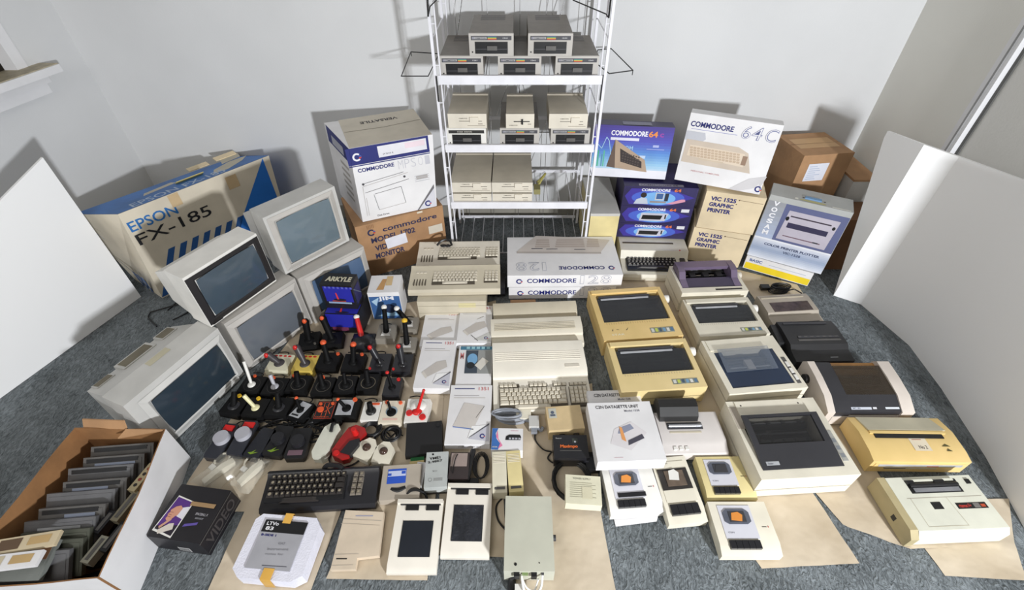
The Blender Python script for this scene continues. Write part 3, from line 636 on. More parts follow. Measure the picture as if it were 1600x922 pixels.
keys(t, [[1]*12+[1.3]]*1+[[1.3]+[1]*12, [1]*12+[1.4], [1.2]+[1]*11+[1.2]]+[[-2, 9]], -0.155, -0.02, 0.0205, 0.021, 0.049, KEYD, 0.008, 0.0, ink((170, 165, 155)))
# two manila printer boxes and the white 64C box on top
for i, (z, lb) in enumerate(((FZ, 'manila printer carton with blue lettering, lower of the two stacked'), (0.2335, 'manila printer carton with blue lettering, upper one, under the leaning white carton'))):
    p = bx(0.985+0.008*i, 2.19, z, 0.29, 0.2, 0.222, R(-15.6)); t, q = carton('printer_carton', lb, p, MANILA, 'manila printer cartons', 0.004)
    F, w, h = fr_face(q)
    def f(g):
        for k, s in enumerate(('VIC 1525', 'GRAPHIC', 'PRINTER')): g.text(s, 0.03, h-0.05-k*0.034, NAVY, F, 0.024, (0.125, 0.12, 0.115)[k], bold=0.035)
        g.line((w*0.6, h-0.03), (w*0.98, h-0.035), 0.002, ink((120, 100, 78)), F); g.disc((w*0.58, h-0.03, 0.001), 0.004, ink((90, 70, 50)), F, n=8)
        if i: g.disc((w*0.55, h-0.055, 0.001), 0.003, ink((90, 70, 50)), F, n=8)
    part(f, 'lettering', t)
z0 = 0.4695
p = bx(0.845, 2.285, z0, 0.42, 0.095, 0.34, R(-22), R(8)); t, q = carton('computer_carton', 'large white computer carton with beige keyboard picture, leaning on the manila cartons', p, WHITE, bev=0.003)
F, w, h = fr_face(q)
def f(g):
    g.text('COMMODORE', 0.012, h-0.062, NAVY, F, 0.026, 0.20, bold=0.025, slant=0.05); g.line((0.02, h-0.073), (0.235, h-0.073), 0.002, ink((130, 134, 190)), F)
    for s, u, ww in (('6', 0.25, 0.04), ('4', 0.295, 0.045), ('C', 0.355, 0.05)):
        g.text(s, u, h-0.085, ink((110, 116, 160)), F, 0.062, ww, 0.0014, 0.01, slant=0.12); g.text(s, u+0.0015, h-0.083, WHITE, F, 0.058, ww-0.003, 0.0018, -0.022, slant=0.12)
    g.poly([(0.0, h-0.13), (0.085, h-0.13), (0.1, h-0.115), (0.09, h-0.085), (0.0, h-0.085)], ink((196, 198, 206)), F)
    g.poly([(.01,.10),(.012,.215),(.26,.212),(.31,.19),(.345,.095)], ink((204, 190, 174)), F, 0.0014); g.poly([(.03,.135),(.035,.19),(.295,.185),(.305,.12)], ink((222, 206, 186)), F, 0.0018)
    for j in range(4):
        for i in range(14): g.rect(0.036+i*0.0172+j*0.003, 0.05+i*0.0172+j*0.003, 0.172-j*0.0125, 0.182-j*0.0125, ink((196, 174, 150)), F, 0.0022)
    g.rect(0.09, 0.21, 0.122, 0.13, ink((206, 190, 168)), F, 0.0022); g.rect(0.29, 0.312, 0.13, 0.175, ink((150, 124, 104)), F, 0.0024)
    g.poly([(.27,.0),(.405,.0),(.425,.095),(.35,.07)], ink((206, 204, 206)), F, 0.0016); g.poly([(.32,.0),(w-.004,.0),(w-.02,.055),(.39,.03)], ink((226, 224, 226)), F, 0.002); g.clogo(0.405, 0.026, 0.016, F, 0.0026)
    g.text('PERSONAL COMPUTER', 0.07, 0.058, ink((196, 140, 140)), F, 0.007, 0.14)
part(f, 'printed_front', t)
# brown carton with the address label, and what carries it
p = bx(1.50, 2.315, 0.0, 0.285, 0.26, 0.587, R(8)); t, q = carton('shipping_carton', 'brown taped shipping carton with white address label in the right back corner', p, CARD, bev=0.004)
F, w, h = fr_face(q)
part(lambda g: (g.rect(0.05, 0.165, h-.15, h-.05, ink((222, 224, 234)), F), [g.rect(0.06, 0.06+random.uniform(.04,.09), h-.14+i*0.012, h-.136+i*0.012, ink((180, 190, 210)), F, 0.0014) for i in range(7)]), 'address_label', t)
part(lambda g: (lambda T: (g.rect(T[1]*0.1, T[1]*0.9, T[2]*0.3, T[2]*0.75, ink((198, 160, 116)), T[0]), g.line((0, T[2]*.5), (T[1], T[2]*.5), 0.003, ink((130, 94, 60)), T[0])))(tp_face(q)), 'packing_tape', t)
p = bx(1.715, 2.11, 0.0, 0.21, 0.18, 0.33, R(0)); t, q = carton('shipping_carton', 'dark lettered brown carton on the floor beside the grey and violet plotter box', p, mat('dark_brown_card', (120, 84, 56), 0.8, 0.06, 6), bev=0.004)
F, w, h = fr_face(q)
part(lambda g: [g.text(s, 0.25, 0.06+i*0.04, ink((50, 36, 30)), F, 0.028, 0.03) for i, s in enumerate('ONOBO')], 'lettering', t)
t = thing('storage_box', 'pale grey box with tan lid edge in the corner right of the brown carton', 'box', (1.89, 2.47, 0.0))
part(lambda g: g.box(-0.07, 0.07, -0.16, 0.14, 0, 0.44, LGREY, 0.004), 'box_shell', t); part(lambda g: g.box(-0.0695, 0.0695, -0.1595, 0.1395, 0.441, 0.452, CARD, 0.002), 'lid', t)
# grey/violet plotter box on the yellow box
p = bx(1.292, 2.115, FZ, 0.335, 0.17, 0.088, R(-29)); t, q = carton('software_box', 'white box with bright yellow band under the grey and violet plotter box', p, WHITE, bev=0.003)
F, w, h = fr_face(q)
part(lambda g: (g.rect(0.005, w-0.002, 0.004, 0.045, ink((240, 212, 40)), F), g.text('BASIC', 0.02, 0.056, ink((70, 96, 160)), F, 0.018, 0.065, bold=0.02), g.rect(0.12, w-0.03, 0.060, 0.064, ink((190, 196, 210)), F), (lambda T: g.rect(0.003, T[1]-0.003, 0.003, T[2]-0.003, CARD, T[0]))(rt_face(q))), 'printed_front', t)
GV = mat('grey_violet_card', (176, 178, 176), 0.5, 0.05, 5)
p = bx(1.283, 2.11, 0.1065, 0.37, 0.15, 0.365, R(-28), R(3)); t, q = carton('plotter_box', 'grey and violet printer plotter box with handle, on the box with yellow band', p, GV, bev=0.004)
F, w, h = fr_face(q)
def f(g):
    vgrad(g, F, 0.002, w-0.002, 0.0, h*0.32, [(222, 226, 236), (150, 164, 190), (206, 210, 222)]); g.rect(0.002, w-0.002, h*0.32, h*0.345, ink((226, 228, 234)), F, 0.0014)
    vgrad(g, F, 0.002, 0.085, h*0.345, h-0.03, [(170, 182, 206), (150, 152, 158)]); g.rect(0.085, w-0.002, h*0.345, h-0.03, ink((92, 98, 136)), F)
    g.poly([(.10,h*.38),(w-.04,h*.38),(w-.03,h-.06),(.11,h-.06)], ink((184, 178, 190)), F, 0.0016)
    g.rect(0.125, w-0.06, h-0.092, h-0.085, ink((56, 46, 60)), F, 0.002); g.rect(0.125, w-0.06, h*0.58, h*0.66, ink((46, 42, 72)), F, 0.002); g.rect(0.125, w-0.07, h*0.44, h*0.455, ink((110, 84, 96)), F, 0.002); g.rect(w*0.72, w-0.08, h*0.44, h*0.46, ink((50, 48, 56)), F, 0.0024)
    g.disc((0.115, h-0.105, 0.002), 0.008, BLACK, F, ry=0.012); g.disc((w-0.045, h*0.72, 0.002), 0.007, BLACK, F, ry=0.01)
    for i, s in enumerate('MPS80I'): g.text('MASCOV'[i], 0.028, h*0.40+i*0.033, ink((236, 236, 240)), F, 0.026, 0.028, 0.002, 0.04)
    g.text('COLOR PRINTER PLOTTER', 0.06, h*0.235, ink((52, 62, 96)), F, 0.014, w*0.72, 0.002, 0.03, rot=0.0); g.text('VIC-1520', 0.16, h*0.165, ink((52, 62, 96)), F, 0.014, 0.085, 0.002, 0.02)
part(f, 'printed_front', t)
def f(g):
    T, wt, dt = tp_face(q); g.box(wt*0.42, wt*0.62, dt*0.25, dt*0.4, 0.0, 0.006, ink((110, 150, 190)), 0.002, T)
    g.rect(wt*0.75, wt*0.97, 0.004, 0.014, ink((222, 220, 212)), T); g.rect(wt*0.3, wt*0.34, 0.01, 0.03, ink((222, 220, 212)), T); g.disc((wt*0.52, dt*0.12, 0.001), 0.06, ink((182, 176, 120)), T, ry=0.01); g.disc((wt*0.4, dt*0.3, 0.0012), 0.005, BLACK, T, n=8); g.disc((wt*0.66, dt*0.3, 0.0012), 0.005, BLACK, T, n=8)
part(f, 'carry_handle', t)
# coil of black cable on paper, behind the grey printer
g = G()
c = at(1215, 456, FZ)
for i in range(5): g.tube([(c.x+0.05*math.cos(a*0.4)+0.004*i, c.y+0.022*math.sin(a*0.4)+0.004*i, FZ+0.005+0.006*i) for a in range(16)], 0.0035, CABLE, 6, closed=True)
g.spline([(c.x+0.05, c.y, FZ+0.006), (c.x+0.09, c.y+0.01, FZ+0.008), (c.x+0.12, c.y-0.02, FZ+0.005)], 0.0035, CABLE); g.box(c.x-0.085, c.x-0.04, c.y+0.01, c.y+0.04, FZ, FZ+0.02, BLACK, 0.005)
tag(g.build('power_cable'), 'coiled black power cable lying on paper behind the grey printer', 'cable')
g = G(); c = at(1102, 415, .0)
for i in range(4): g.tube([(1.12+0.045*math.cos(a*0.4), 2.06+0.025*math.sin(a*0.4), FZ+0.005+0.008*i) for a in range(16)], 0.004, CABLE, 6, closed=True)
tag(g.build('power_cable'), 'coiled black cable between the manila cartons and the violet lidded printer', 'cable')
# --- C128 cartons
for i, (z, lb) in enumerate(((FZ, 'white computer carton with navy lettering, lower of the two in the centre'), (0.0895, 'upper white computer carton in the centre, upside down lettering on its lid'))):
    a = at(792, 430, .2); p = bx(-0.036+0.006*(1-i), 1.852, z, 0.585-0.03*(1-i), 0.333, 0.077, R(0.8)); t, q = carton('computer_carton', lb, p, WHITE, 'white computer cartons in the centre', 0.0025)
    F, w, h = fr_face(q)
    def f(g):
        g.clogo(0.06, h*0.5, 0.016, F); g.text('COMMODORE', 0.10, h*0.36, NAVY, F, 0.028, 0.25, bold=0.018)
        for s, u in (('1', 0.37), ('2', 0.41), ('8', 0.475)):
            g.text(s, u, 0.018, ink((176, 178, 190)), F, 0.058, 0.055 if s != '1' else 0.02, 0.0012, 0.02); g.text(s, u+0.002, 0.021, WHITE, F, 0.052, 0.051 if s != '1' else 0.016, 0.0016, -0.02)
    part(f, 'printed_front', t)
T, w, d = tp_face(q)
def f(g):
    g.poly([(.05,.20),(.16,.345),(.42,.325),(.585-.02,.30),(.5,.19)], ink((206, 198, 192)), T); g.poly([(.05,.185),(.05,.20),(.5,.19),(.5,.175)], ink((180, 172, 166)), T, 0.001)
    for u0, u1 in ((.15,.23),(.26,.42),(.43,.5)):
        for j in range(4): g.rect(u0+0.004*j, u1, 0.235+j*0.02, 0.250+j*0.02, ink((186, 174, 166)), T, 0.0014)
    g.rect(.13,.19,.222,.228, ink((70, 70, 84)), T, 0.0016); g.rect(.21,.27,.218,.223, ink((70, 70, 84)), T, 0.0016); g.rect(.36,.42,.212,.217, ink((70, 70, 84)), T, 0.0016)
    g.clogo(w-0.05, 0.055, 0.016, T @ Matrix.Identity(4)); g.text('COMMODORE', w-0.085, 0.070, NAVY, T, 0.026, 0.235, rot=math.pi, bold=0.018)
    for s, u in (('1', 0.20), ('2', 0.165), ('8', 0.10)): g.text(s, u, 0.105, ink((182, 184, 196)), T, 0.07, 0.055 if s != '1' else 0.02, 0.0012, 0.02, rot=math.pi); g.text(s, u-0.002, 0.101, WHITE, T, 0.063, 0.051 if s != '1' else 0.016, 0.0016, -0.02, rot=math.pi)
part(f, 'printed_lid', t)

# ================================================================= MONITORS
def monitor(label, bl, yaw, w, h, d, z, body, bez, scr, sm, group=None, bevel=0.012, top_h=None, back=0.78, bezel_dark=False, vents=False, tilt=0.0, backtop=0.85, name='crt_monitor'):
    """bl: front bottom left corner on the plane z; sm: screen margins left right bottom top"""
    c, s = math.cos(yaw), math.sin(yaw); ox = bl[0]+c*w/2; oy = bl[1]+s*w/2
    t = thing(name, label, 'monitor', (ox, oy, z), yaw, group)
    b0, b1, fz = 0.0, 0.11, h
    def f(g):   # hood: front box, then taper to the back
        g.hexa([(-w/2,0,0.004),(w/2,0,0.004),(w/2,b1,0.004),(-w/2,b1,0.004),(-w/2,0,h),(w/2,0,h),(w/2,b1,h),(-w/2,b1,h)], body, bevel, seg=3)
    part(f, 'front_housing', t)
    k = back
    def f(g):
        g.hexa([(-w/2+.006,b1-.004,0.008),(w/2-.006,b1-.004,0.008),(w/2*k,d,0.02),(-w/2*k,d,0.02),(-w/2+.006,b1-.004,h-.006),(w/2-.006,b1-.004,h-.006),(w/2*k,d,h*backtop),(-w/2*k,d,h*backtop)], body, bevel, seg=3)
    part(f, 'back_housing', t)
    if vents:
        def f(g):
            for x0, x1, y0, y1 in ((-w*0.41, -w*0.24, d*0.80, d*0.98), (-w*0.17, w*0.17, d*0.74, d*1.0), (w*0.24, w*0.41, d*0.74, d*0.98)):
                n = 9
                zt = lambda y: h-.006-(h-.006-h*backtop)*(y-b1)/(d-b1)
                g.hexa([(x0,y0,zt(y0)-.02),(x1,y0,zt(y0)-.02),(x1,y1,zt(y1)-.02),(x0,y1,zt(y1)-.02),(x0,y0,zt(y0)+.003),(x1,y0,zt(y0)+.003),(x1,y1,zt(y0)-.016),(x0,y1,zt(y0)-.016)], body, 0.005)
                for i in range(n):
                    yy_ = y0+(y1-y0)*(0.12+0.78*i/n); zz_ = zt(y0)+.0035-.019*(yy_-y0)/(y1-y0)
                    g.box(x0+(x1-x0)*.08, x1-(x1-x0)*.08, yy_, yy_+(y1-y0)*0.035, zz_-.002, zz_+.0015, mat('vent_slots', (142, 136, 120), 0.7))
        part(f, 'vent_grille', t)
        part(lambda g: g.rect(-w*0.1, w*0.12, 0.075, 0.105, ink((190, 184, 160)), None, h+0.0008), 'glue_mark', t)
    l, r, bb, tt = sm; x0, x1, z0_, z1_ = -w/2+l, w/2-r, bb, h-tt
    e = 0.028 if not bezel_dark else 0.03
    def f(g):   # bezel: four sloping strips around the glass
        X0, X1, Z0, Z1 = x0-e, x1+e, max(z0_-e, 0.012), min(z1_+e, h-0.012)
        O = [(X0, -0.002, Z0), (X1, -0.002, Z0), (X1, -0.002, Z1), (X0, -0.002, Z1)]; I = [(x0, -0.0065, z0_), (x1, -0.0065, z0_), (x1, -0.0065, z1_), (x0, -0.0065, z1_)]; Q = [(x0-.006, -0.010, z0_-.006), (x1+.006, -0.010, z0_-.006), (x1+.006, -0.010, z1_+.006), (x0-.006, -0.010, z1_+.006)]
        for i in range(4):
            j = (i+1) % 4; g.add([O[i], O[j], Q[j], Q[i]], [(0, 1, 2, 3)], bez); g.add([Q[i], Q[j], I[j], I[i]], [(0, 1, 2, 3)], bez)
    part(f, 'bezel', t)
    def f(g):   # bulging glass with rounded corners
        n = 14; vs = []
        for j in range(n+1):
            for i in range(n+1):
                u = i/n*2-1; v = j/n*2-1; uu = u*(1-0.035*v*v); vv = v*(1-0.05*u*u)
                vs.append(((x0+x1)/2+uu*(x1-x0)/2*1.005, -0.0062-0.010*(1-u*u)*(1-v*v)-0.0012, (z0_+z1_)/2+vv*(z1_-z0_)/2*1.005))
        g.add(vs, [(j*(n+1)+i, j*(n+1)+i+1, (j+1)*(n+1)+i+1, (j+1)*(n+1)+i) for j in range(n) for i in range(n)], scr)
    part(f, 'screen', t)
    return t
M1b = at(383,585,0); ya = R(68); m1l = (M1b.x-0.41*math.cos(ya), M1b.y-0.41*math.sin(ya))
t = monitor('large light grey monitor with vented sloping back, lowest and nearest, beside the open carton', m1l, ya, 0.41, 0.298, 0.29, 0.0, LGREY, LGREY, SCREEN3, (0.065, 0.035, 0.045, 0.055), back=0.90, vents=True, backtop=0.72)
part(lambda g: g.box(0.06, 0.17, -0.012, 0.0, 0.012, 0.028, LGREY, 0.003), 'control_flap', t)
M3b = at(391,578,0); t = monitor('grey monitor on the floor behind the cream joysticks, under the dark framed monitor', (M3b.x, M3b.y), R(56.9), 0.352, 0.295, 0.22, 0.0, WGREY, WGREY, SCREEN2, (0.03, 0.035, 0.04, 0.045), back=0.6)
part(lambda g: g.box(-0.12, -0.04, -0.006, 0.0, 0.008, 0.022, WGREY, 0.003), 'control_flap', t)
M4b = at(483,510,0); t = monitor('grey monitor on the floor partly hidden behind the blue joystick packages', (M4b.x+0.028, M4b.y+0.014), R(46.5), 0.35, 0.295, 0.24, 0.0, WGREY, WGREY, mat('crt_glass_bluish', (84, 106, 136), 0.2, 0.04, 3), (0.05, 0.03, 0.06, 0.04), back=0.6)
part(lambda g: g.box(-0.14, -0.05, -0.006, 0.0, 0.012, 0.03, WGREY, 0.003), 'control_flap', t)
M2b = at(331,512.5,.30); t = monitor('white monitor with black framed screen, stacked on top at the left', (M2b.x, M2b.y), R(62.1), 0.333, 0.262, 0.27, 0.30, WHTP, mat('black_bezel', (34, 32, 34), 0.4), SCREEN, (0.032, 0.032, 0.042, 0.030), bezel_dark=True, back=0.86, backtop=0.66)
part(lambda g: (g.box(-0.155, -0.11, -0.003, 0.0, 0.009, 0.013, BLACK, 0.001)), 'brand_badge', t)
MAb = at(447,430,.30); t = monitor('light grey monitor with pale reflecting screen, stacked on top at the right', (MAb.x, MAb.y), R(50.2), 0.35, 0.308, 0.27, 0.30, LGREY, WGREY, SCREEN4, (0.04, 0.045, 0.045, 0.035), back=0.9, backtop=0.70)
part(lambda g: (g.box(-0.14, -0.09, -0.003, 0.0, 0.008, 0.013, WGREY, 0.001)), 'brand_badge', t)
g = G()
for q in ([(235,488),(262,480),(300,470)],[(235,488),(232,497),(245,510)],[(262,485),(280,470),(300,462)],[(270,500),(290,490),(305,478)]): g.spline([at(x, y, 0.008) for x, y in q], 0.0035, CABLE)
tag(g.build('monitor_cables'), 'thin black cables on the carpet behind the stacked monitors', 'cable')

# ================================================================= JOYSTICK PACKAGES (blue) AND WHITE-BLUE BOX
RB = ink((36, 40, 160)); BLK = mat('black_card', (30, 28, 32), 0.45, 0.08, 10)
def stickpic(g, F, w, h, y=0.0):
    g.poly([(w*.44,y+h*.18),(w*.5,y+h*.18),(w*.47,y+h*.62),(w*.43,y+h*.62)], ink((220, 60, 60)), F, 0.0022); g.disc((w*0.52, y+h*0.15, 0.002), w*0.2, ink((26, 24, 40)), F, ry=h*0.08)
a = at(512,470,.02)
a = at(513,477,.135); p = bx(a.x, a.y-.018, .1365, 0.150, 0.085, 0.145, R(-4)); t, q = carton('joystick_box', 'tall black and blue joystick box with pale lettering, behind the rows of joysticks', p, BLK, 'blue joystick boxes')
F, w, h = fr_face(q)
def f(g):
    g.rect(0.012, w-0.008, h*0.30, h-0.01, RB, F); stickpic(g, F, w, h*0.62, h*0.30); [g.rect(0.02+i*0.02, 0.03+i*0.02, h*0.86, h*0.94, ink((90, 96, 190)), F, 0.0014) for i in range(7)]
    g.rect(0.02, w-0.02, h*0.22, h*0.29, ink((150, 170, 196)), F, 0.0016); g.rect(0.04, w*0.7, h*0.30, h*0.36, ink((150, 60, 60)), F, 0.0018)
part(f, 'printed_front', t)
part(lambda g: (lambda T: g.text('ARKYLE', 0.018, T[2]*0.3, ink((206, 200, 176)), T[0], 0.034, T[1]*0.8, bold=0.05))(tp_face(q)), 'lettering', t)
part(lambda g: (lambda T: (g.rect(0.01, T[1]-0.01, 0.02, T[2]-0.03, ink((40, 38, 90)), T[0]), g.line((0.01,T[2]-.03),(T[1]-.01,T[2]*.3),0.004,ink((100, 110, 130)),T[0],0.0016)))(rt_face(q)), 'printed_side', t)
p = bx(-0.90, 1.612, FZ, 0.165, 0.14, 0.125, R(-3)); t, q = carton('joystick_box', 'low blue joystick box in front of the tall black and blue one', p, BLK, 'blue joystick boxes')
def f(g):
    T, wt, dt = tp_face(q); F, w, h = fr_face(q); g.rect(0.006, wt-0.006, 0.004, dt*.5, RB, T); stickpic(g, T, wt, dt*.5); g.rect(0.006, w-0.006, h*.3, h-0.002, RB, F); g.rect(0.02, w*.6, h*.1, h*.3, ink((110, 50, 80)), F, 0.0012)
    for i in range(7): g.rect(0.02+i*0.02, 0.03+i*0.02, dt*0.36, dt*0.46, ink((80, 86, 180)), T, 0.0014)
part(f, 'printed_front', t)
p = bx(-0.705, 1.70, FZ, 0.150, 0.13, 0.175, R(3)); t, q = carton('toy_box', 'small white box with blue picture front and taped lid beside the joysticks', p, WHITE)
F, w, h = fr_face(q)
def f(g):
    g.rect(0.002, w-0.002, 0.0, h-0.025, ink((56, 96, 150)), F); g.poly([(.02,.02),(.1,.06),(.14,.02)], ink((150, 190, 220)), F, 0.0014); g.poly([(0.01,.12),(.05,.145),(.03,.09)], ink((170, 200, 224)), F, 0.0014)
    g.disc((0.09, 0.07, 0.0014), 0.03, ink((32, 48, 80)), F); g.text('JIM', 0.045, h-0.055, ink((230, 232, 240)), F, 0.03, 0.075, 0.0018, 0.03)
part(f, 'printed_front', t)
part(lambda g: (lambda T: (g.poly([(.04,.02),(.06,.10),(.08,.10),(.075,.02)], ink((196, 150, 96)), T[0]), g.rect(0.08, 0.11, 0.05, 0.12, ink((214, 186, 140)), T[0], 0.0012)))(tp_face(q)), 'tape', t)

# ================================================================= CENTRE: BEIGE KEYBOARDS AND COMPUTERS
p = bx(-0.475, 1.70, FZ, 0.335, 0.24, 0.118, R(1)); t, q = carton('computer_case', 'flat beige case with yellowed label under the beige keyboard', p, BEIGE, sub='case', cat='computer', bev=0.006)
part(lambda g: (lambda T: g.rect(T[1]*0.6, T[1]*0.85, T[2]*0.65, T[2]*0.9, ink((206, 196, 150)), T[0]))(fr_face(q)), 'label_sticker', t)
part(lambda g: (lambda T: [g.line((0.0, T[2]*k), (T[1], T[2]*k), 0.0015, ink((150, 142, 122)), T[0]) for k in (0.35, 0.75)])(fr_face(q)), 'case_seams', t)
tag(part(lambda g: g.box(-0.13, -0.05, 1.87, 1.99, FZ, 0.07, BLACK2, 0.004), 'black_box', None), 'small black box between the beige case and the white computer cartons', 'box')
def c128(label, x, y, z, rz, w=0.452, d=0.185, body=BEIGE):
    t = wedge_computer('home_computer', label, (x, y, z), rz, w, d, 0.03, 0.052, body, deck=0.78, group='beige computers with wide keyboards')
    dk = mat('key_gap_dark', (84, 76, 64), 0.7)
    L_ = 0.20*1.0
    sl = 0.014/(d*0.78)
    ky = d*0.20; pw = 0.0172; ph = 0.0195; z0 = 0.0325+0.002
    part(lambda g: (g.box(-w*0.25, w*0.22, ky-4.6*ph, ky+ph*0.7, 0.031, 0.0365, dk), g.box(w*0.32, w*0.47, ky-4.1*ph, ky+ph*0.7, 0.031, 0.0365, dk)), 'keyboard_well', t)
    keys(t, [[1]*13, [1.5]+[1]*10+[1.5], [1.2]+[1]*10+[1.8], [1.6]+[1]*9+[1.4, 1]]+[[-2.5, 8]], -w*0.245, ky, pw, ph, 0.0355, KEYL, 0.007)
    keys(t, [[1]*4]*4, w*0.325, ky, pw, ph, 0.0355, KEYL, 0.007)
    keys(t, [[1]*3]*1, -w*0.44, ky, pw*1.1, ph, 0.0355, KEYL, 0.007)
    def f(g):
        for i in range(5): g.box(-w*0.45+i*0.014, -w*0.45+i*0.014+0.005, -d*0.3, d*0.22, 0.031, 0.0365, dk)
        g.text('COMMODORE 128', -w*0.46, d*0.40, ink((120, 112, 98)), None, 0.006, 0.07, 0.0515)
    part(f, 'vents', t)
    return t
c128('beige computer with wide keyboard lying on the flat beige case', -0.298, 1.838, 0.131, R(1.5))
t = c128('beige computer behind the front beige keyboard, next to the white cartons', -0.30, 2.06, 0.112, R(1.5), w=0.44, d=0.21, body=IVORY)
tag(part(lambda g: g.box(-0.50, -0.09, 1.99, 2.15, FZ, 0.110, DCARD, 0.004), 'cardboard_box', None), 'brown cardboard box under the rear beige computer', 'box')
g = G(); g.spline([(-0.42,2.1,.174),(-.40,2.12,.187),(-.37,2.13,.192),(-.35,2.12,.187),(-.34,2.1,.174)], 0.006, BLACK); g.ball((-0.385, 2.10, 0.172), 0.018, 0.012, 0.006, BLACK); g.ball((-0.36, 2.10, 0.172), 0.015, 0.012, 0.006, BLACK)
tag(g.build('cable_plug'), 'small black plug lying on the rear beige keyboard', 'plug')
g = G(); g.spline([at(686,381,.05), at(693,379,.06), at(702,381,.05)], 0.008, WHTP); tag(g.build('cable_plug'), 'white plug on the carpet below the lowest shelf', 'plug')
# three wedge computers, the front one with keyboard
def amiga(label, fl, fr, bl, z, hump, kb, body, rz=None, dmax=None):
    x, y, yaw, w, d = spot(fl, fr, bl, z+0.04); d *= .93
    if dmax: pass
    t = thing('home_computer', label, 'computer', (x, y, z), yaw, 'white wedge computers in the centre')
    hd = 0.42
    def f(g):
        yk = -d/2+d*(0.44 if kb else 0.3)
        g.prof([(-d/2, 0), (d/2, 0), (d/2, 0.05), (d/2-0.012, 0.062), (yk+0.03, 0.060), (yk+0.004, 0.046), (yk, 0.034), (-d/2+0.006, 0.024), (-d/2, 0.014)], -w/2, w/2, body, 0.004)
    part(f, 'case', t)
    return t, w, d
t, w, d = amiga('white computer with full keyboard, front one of the three overlapping computers', (771,646), (929,640), (765,535), FZ, 1, True, mat('warm_white_plastic', (236, 230, 216), 0.45, 0.02, 8))
def f(g):
    g.box(w*0.27, w*0.42, d*0.5-0.165, d*0.5-0.150, 0.058, 0.0625, IVORY, 0.002)
    for i in range(5): g.box(-w*0.47, w*0.45, d*0.5-0.075-i*0.011, d*0.5-0.072-i*0.011, 0.0595, 0.0625, MATS['warm_white_plastic'])
part(f, 'case_ribs', t)
yk = -d/2+d*0.40; pw = w*0.0485
part(lambda g: (g.box(-w*0.44, w*0.25, yk-0.132, yk-0.035, 0.022, 0.0335, MATS['key_gap_dark']), g.box(w*0.28, w*0.465, yk-0.132, yk-0.035, 0.022, 0.0335, MATS['key_gap_dark']), [g.box(a*w, b*w, yk-0.028, yk-0.012, 0.026, 0.0345, MATS['key_gap_dark']) for a, b in ((-.44,-.23),(-.13,.06),(.12,.26),(.29,.465))]), 'keyboard_well', t)
keys(t, [[1]*13+[1.1], [1.5]+[1]*11+[1.6], [1.8]+[1]*11+[1.3], [2]+[1]*10+[2.1]], -w*0.435, yk-0.046, pw, 0.0205, 0.0335, KEYL, 0.008)
keys(t, [[-2.6, 8.5]], -w*0.435, yk-0.046-4*0.0205, pw, 0.019, 0.031, KEYL, 0.008)
keys(t, [[1]*4]*4, w*0.285, yk-0.046, pw*0.92, 0.0205, 0.0335, KEYL, 0.008)
for a, n in ((-.435, 4), (-.125, 4), (.125, 3), (.295, 4)): keys(t, [[1]*n], a*w, yk-0.020, pw*0.93, 0.015, 0.0345, KEYL, 0.006)
t, w, d = amiga('beige white computer back in the middle of the three overlapping computers', (768,541), (914,535), (770,500), FZ, 1, False, mat('off_white_worn', (220, 213, 196), .5, .03, 6))
part(lambda g: [g.box(-w*0.46, w*0.42, -d*0.05+i*0.01, -d*0.05+i*0.01+0.004, 0.059, 0.0622, BEIGE) for i in range(5)], 'case_ribs', t)
t, w, d = amiga('beige computer back rearmost of the three overlapping computers, against the white cartons', (771,504), (904,499), (771,476), FZ, 1, False, BEIGE)
p = bx(-0.02, 1.765, FZ, 0.13, 0.05, 0.025, R(2)); t, q = carton('cardboard_piece', 'small folded tan cardboard piece in front of the white computer cartons', p, CARD, cat='cardboard', sub='folded_card')
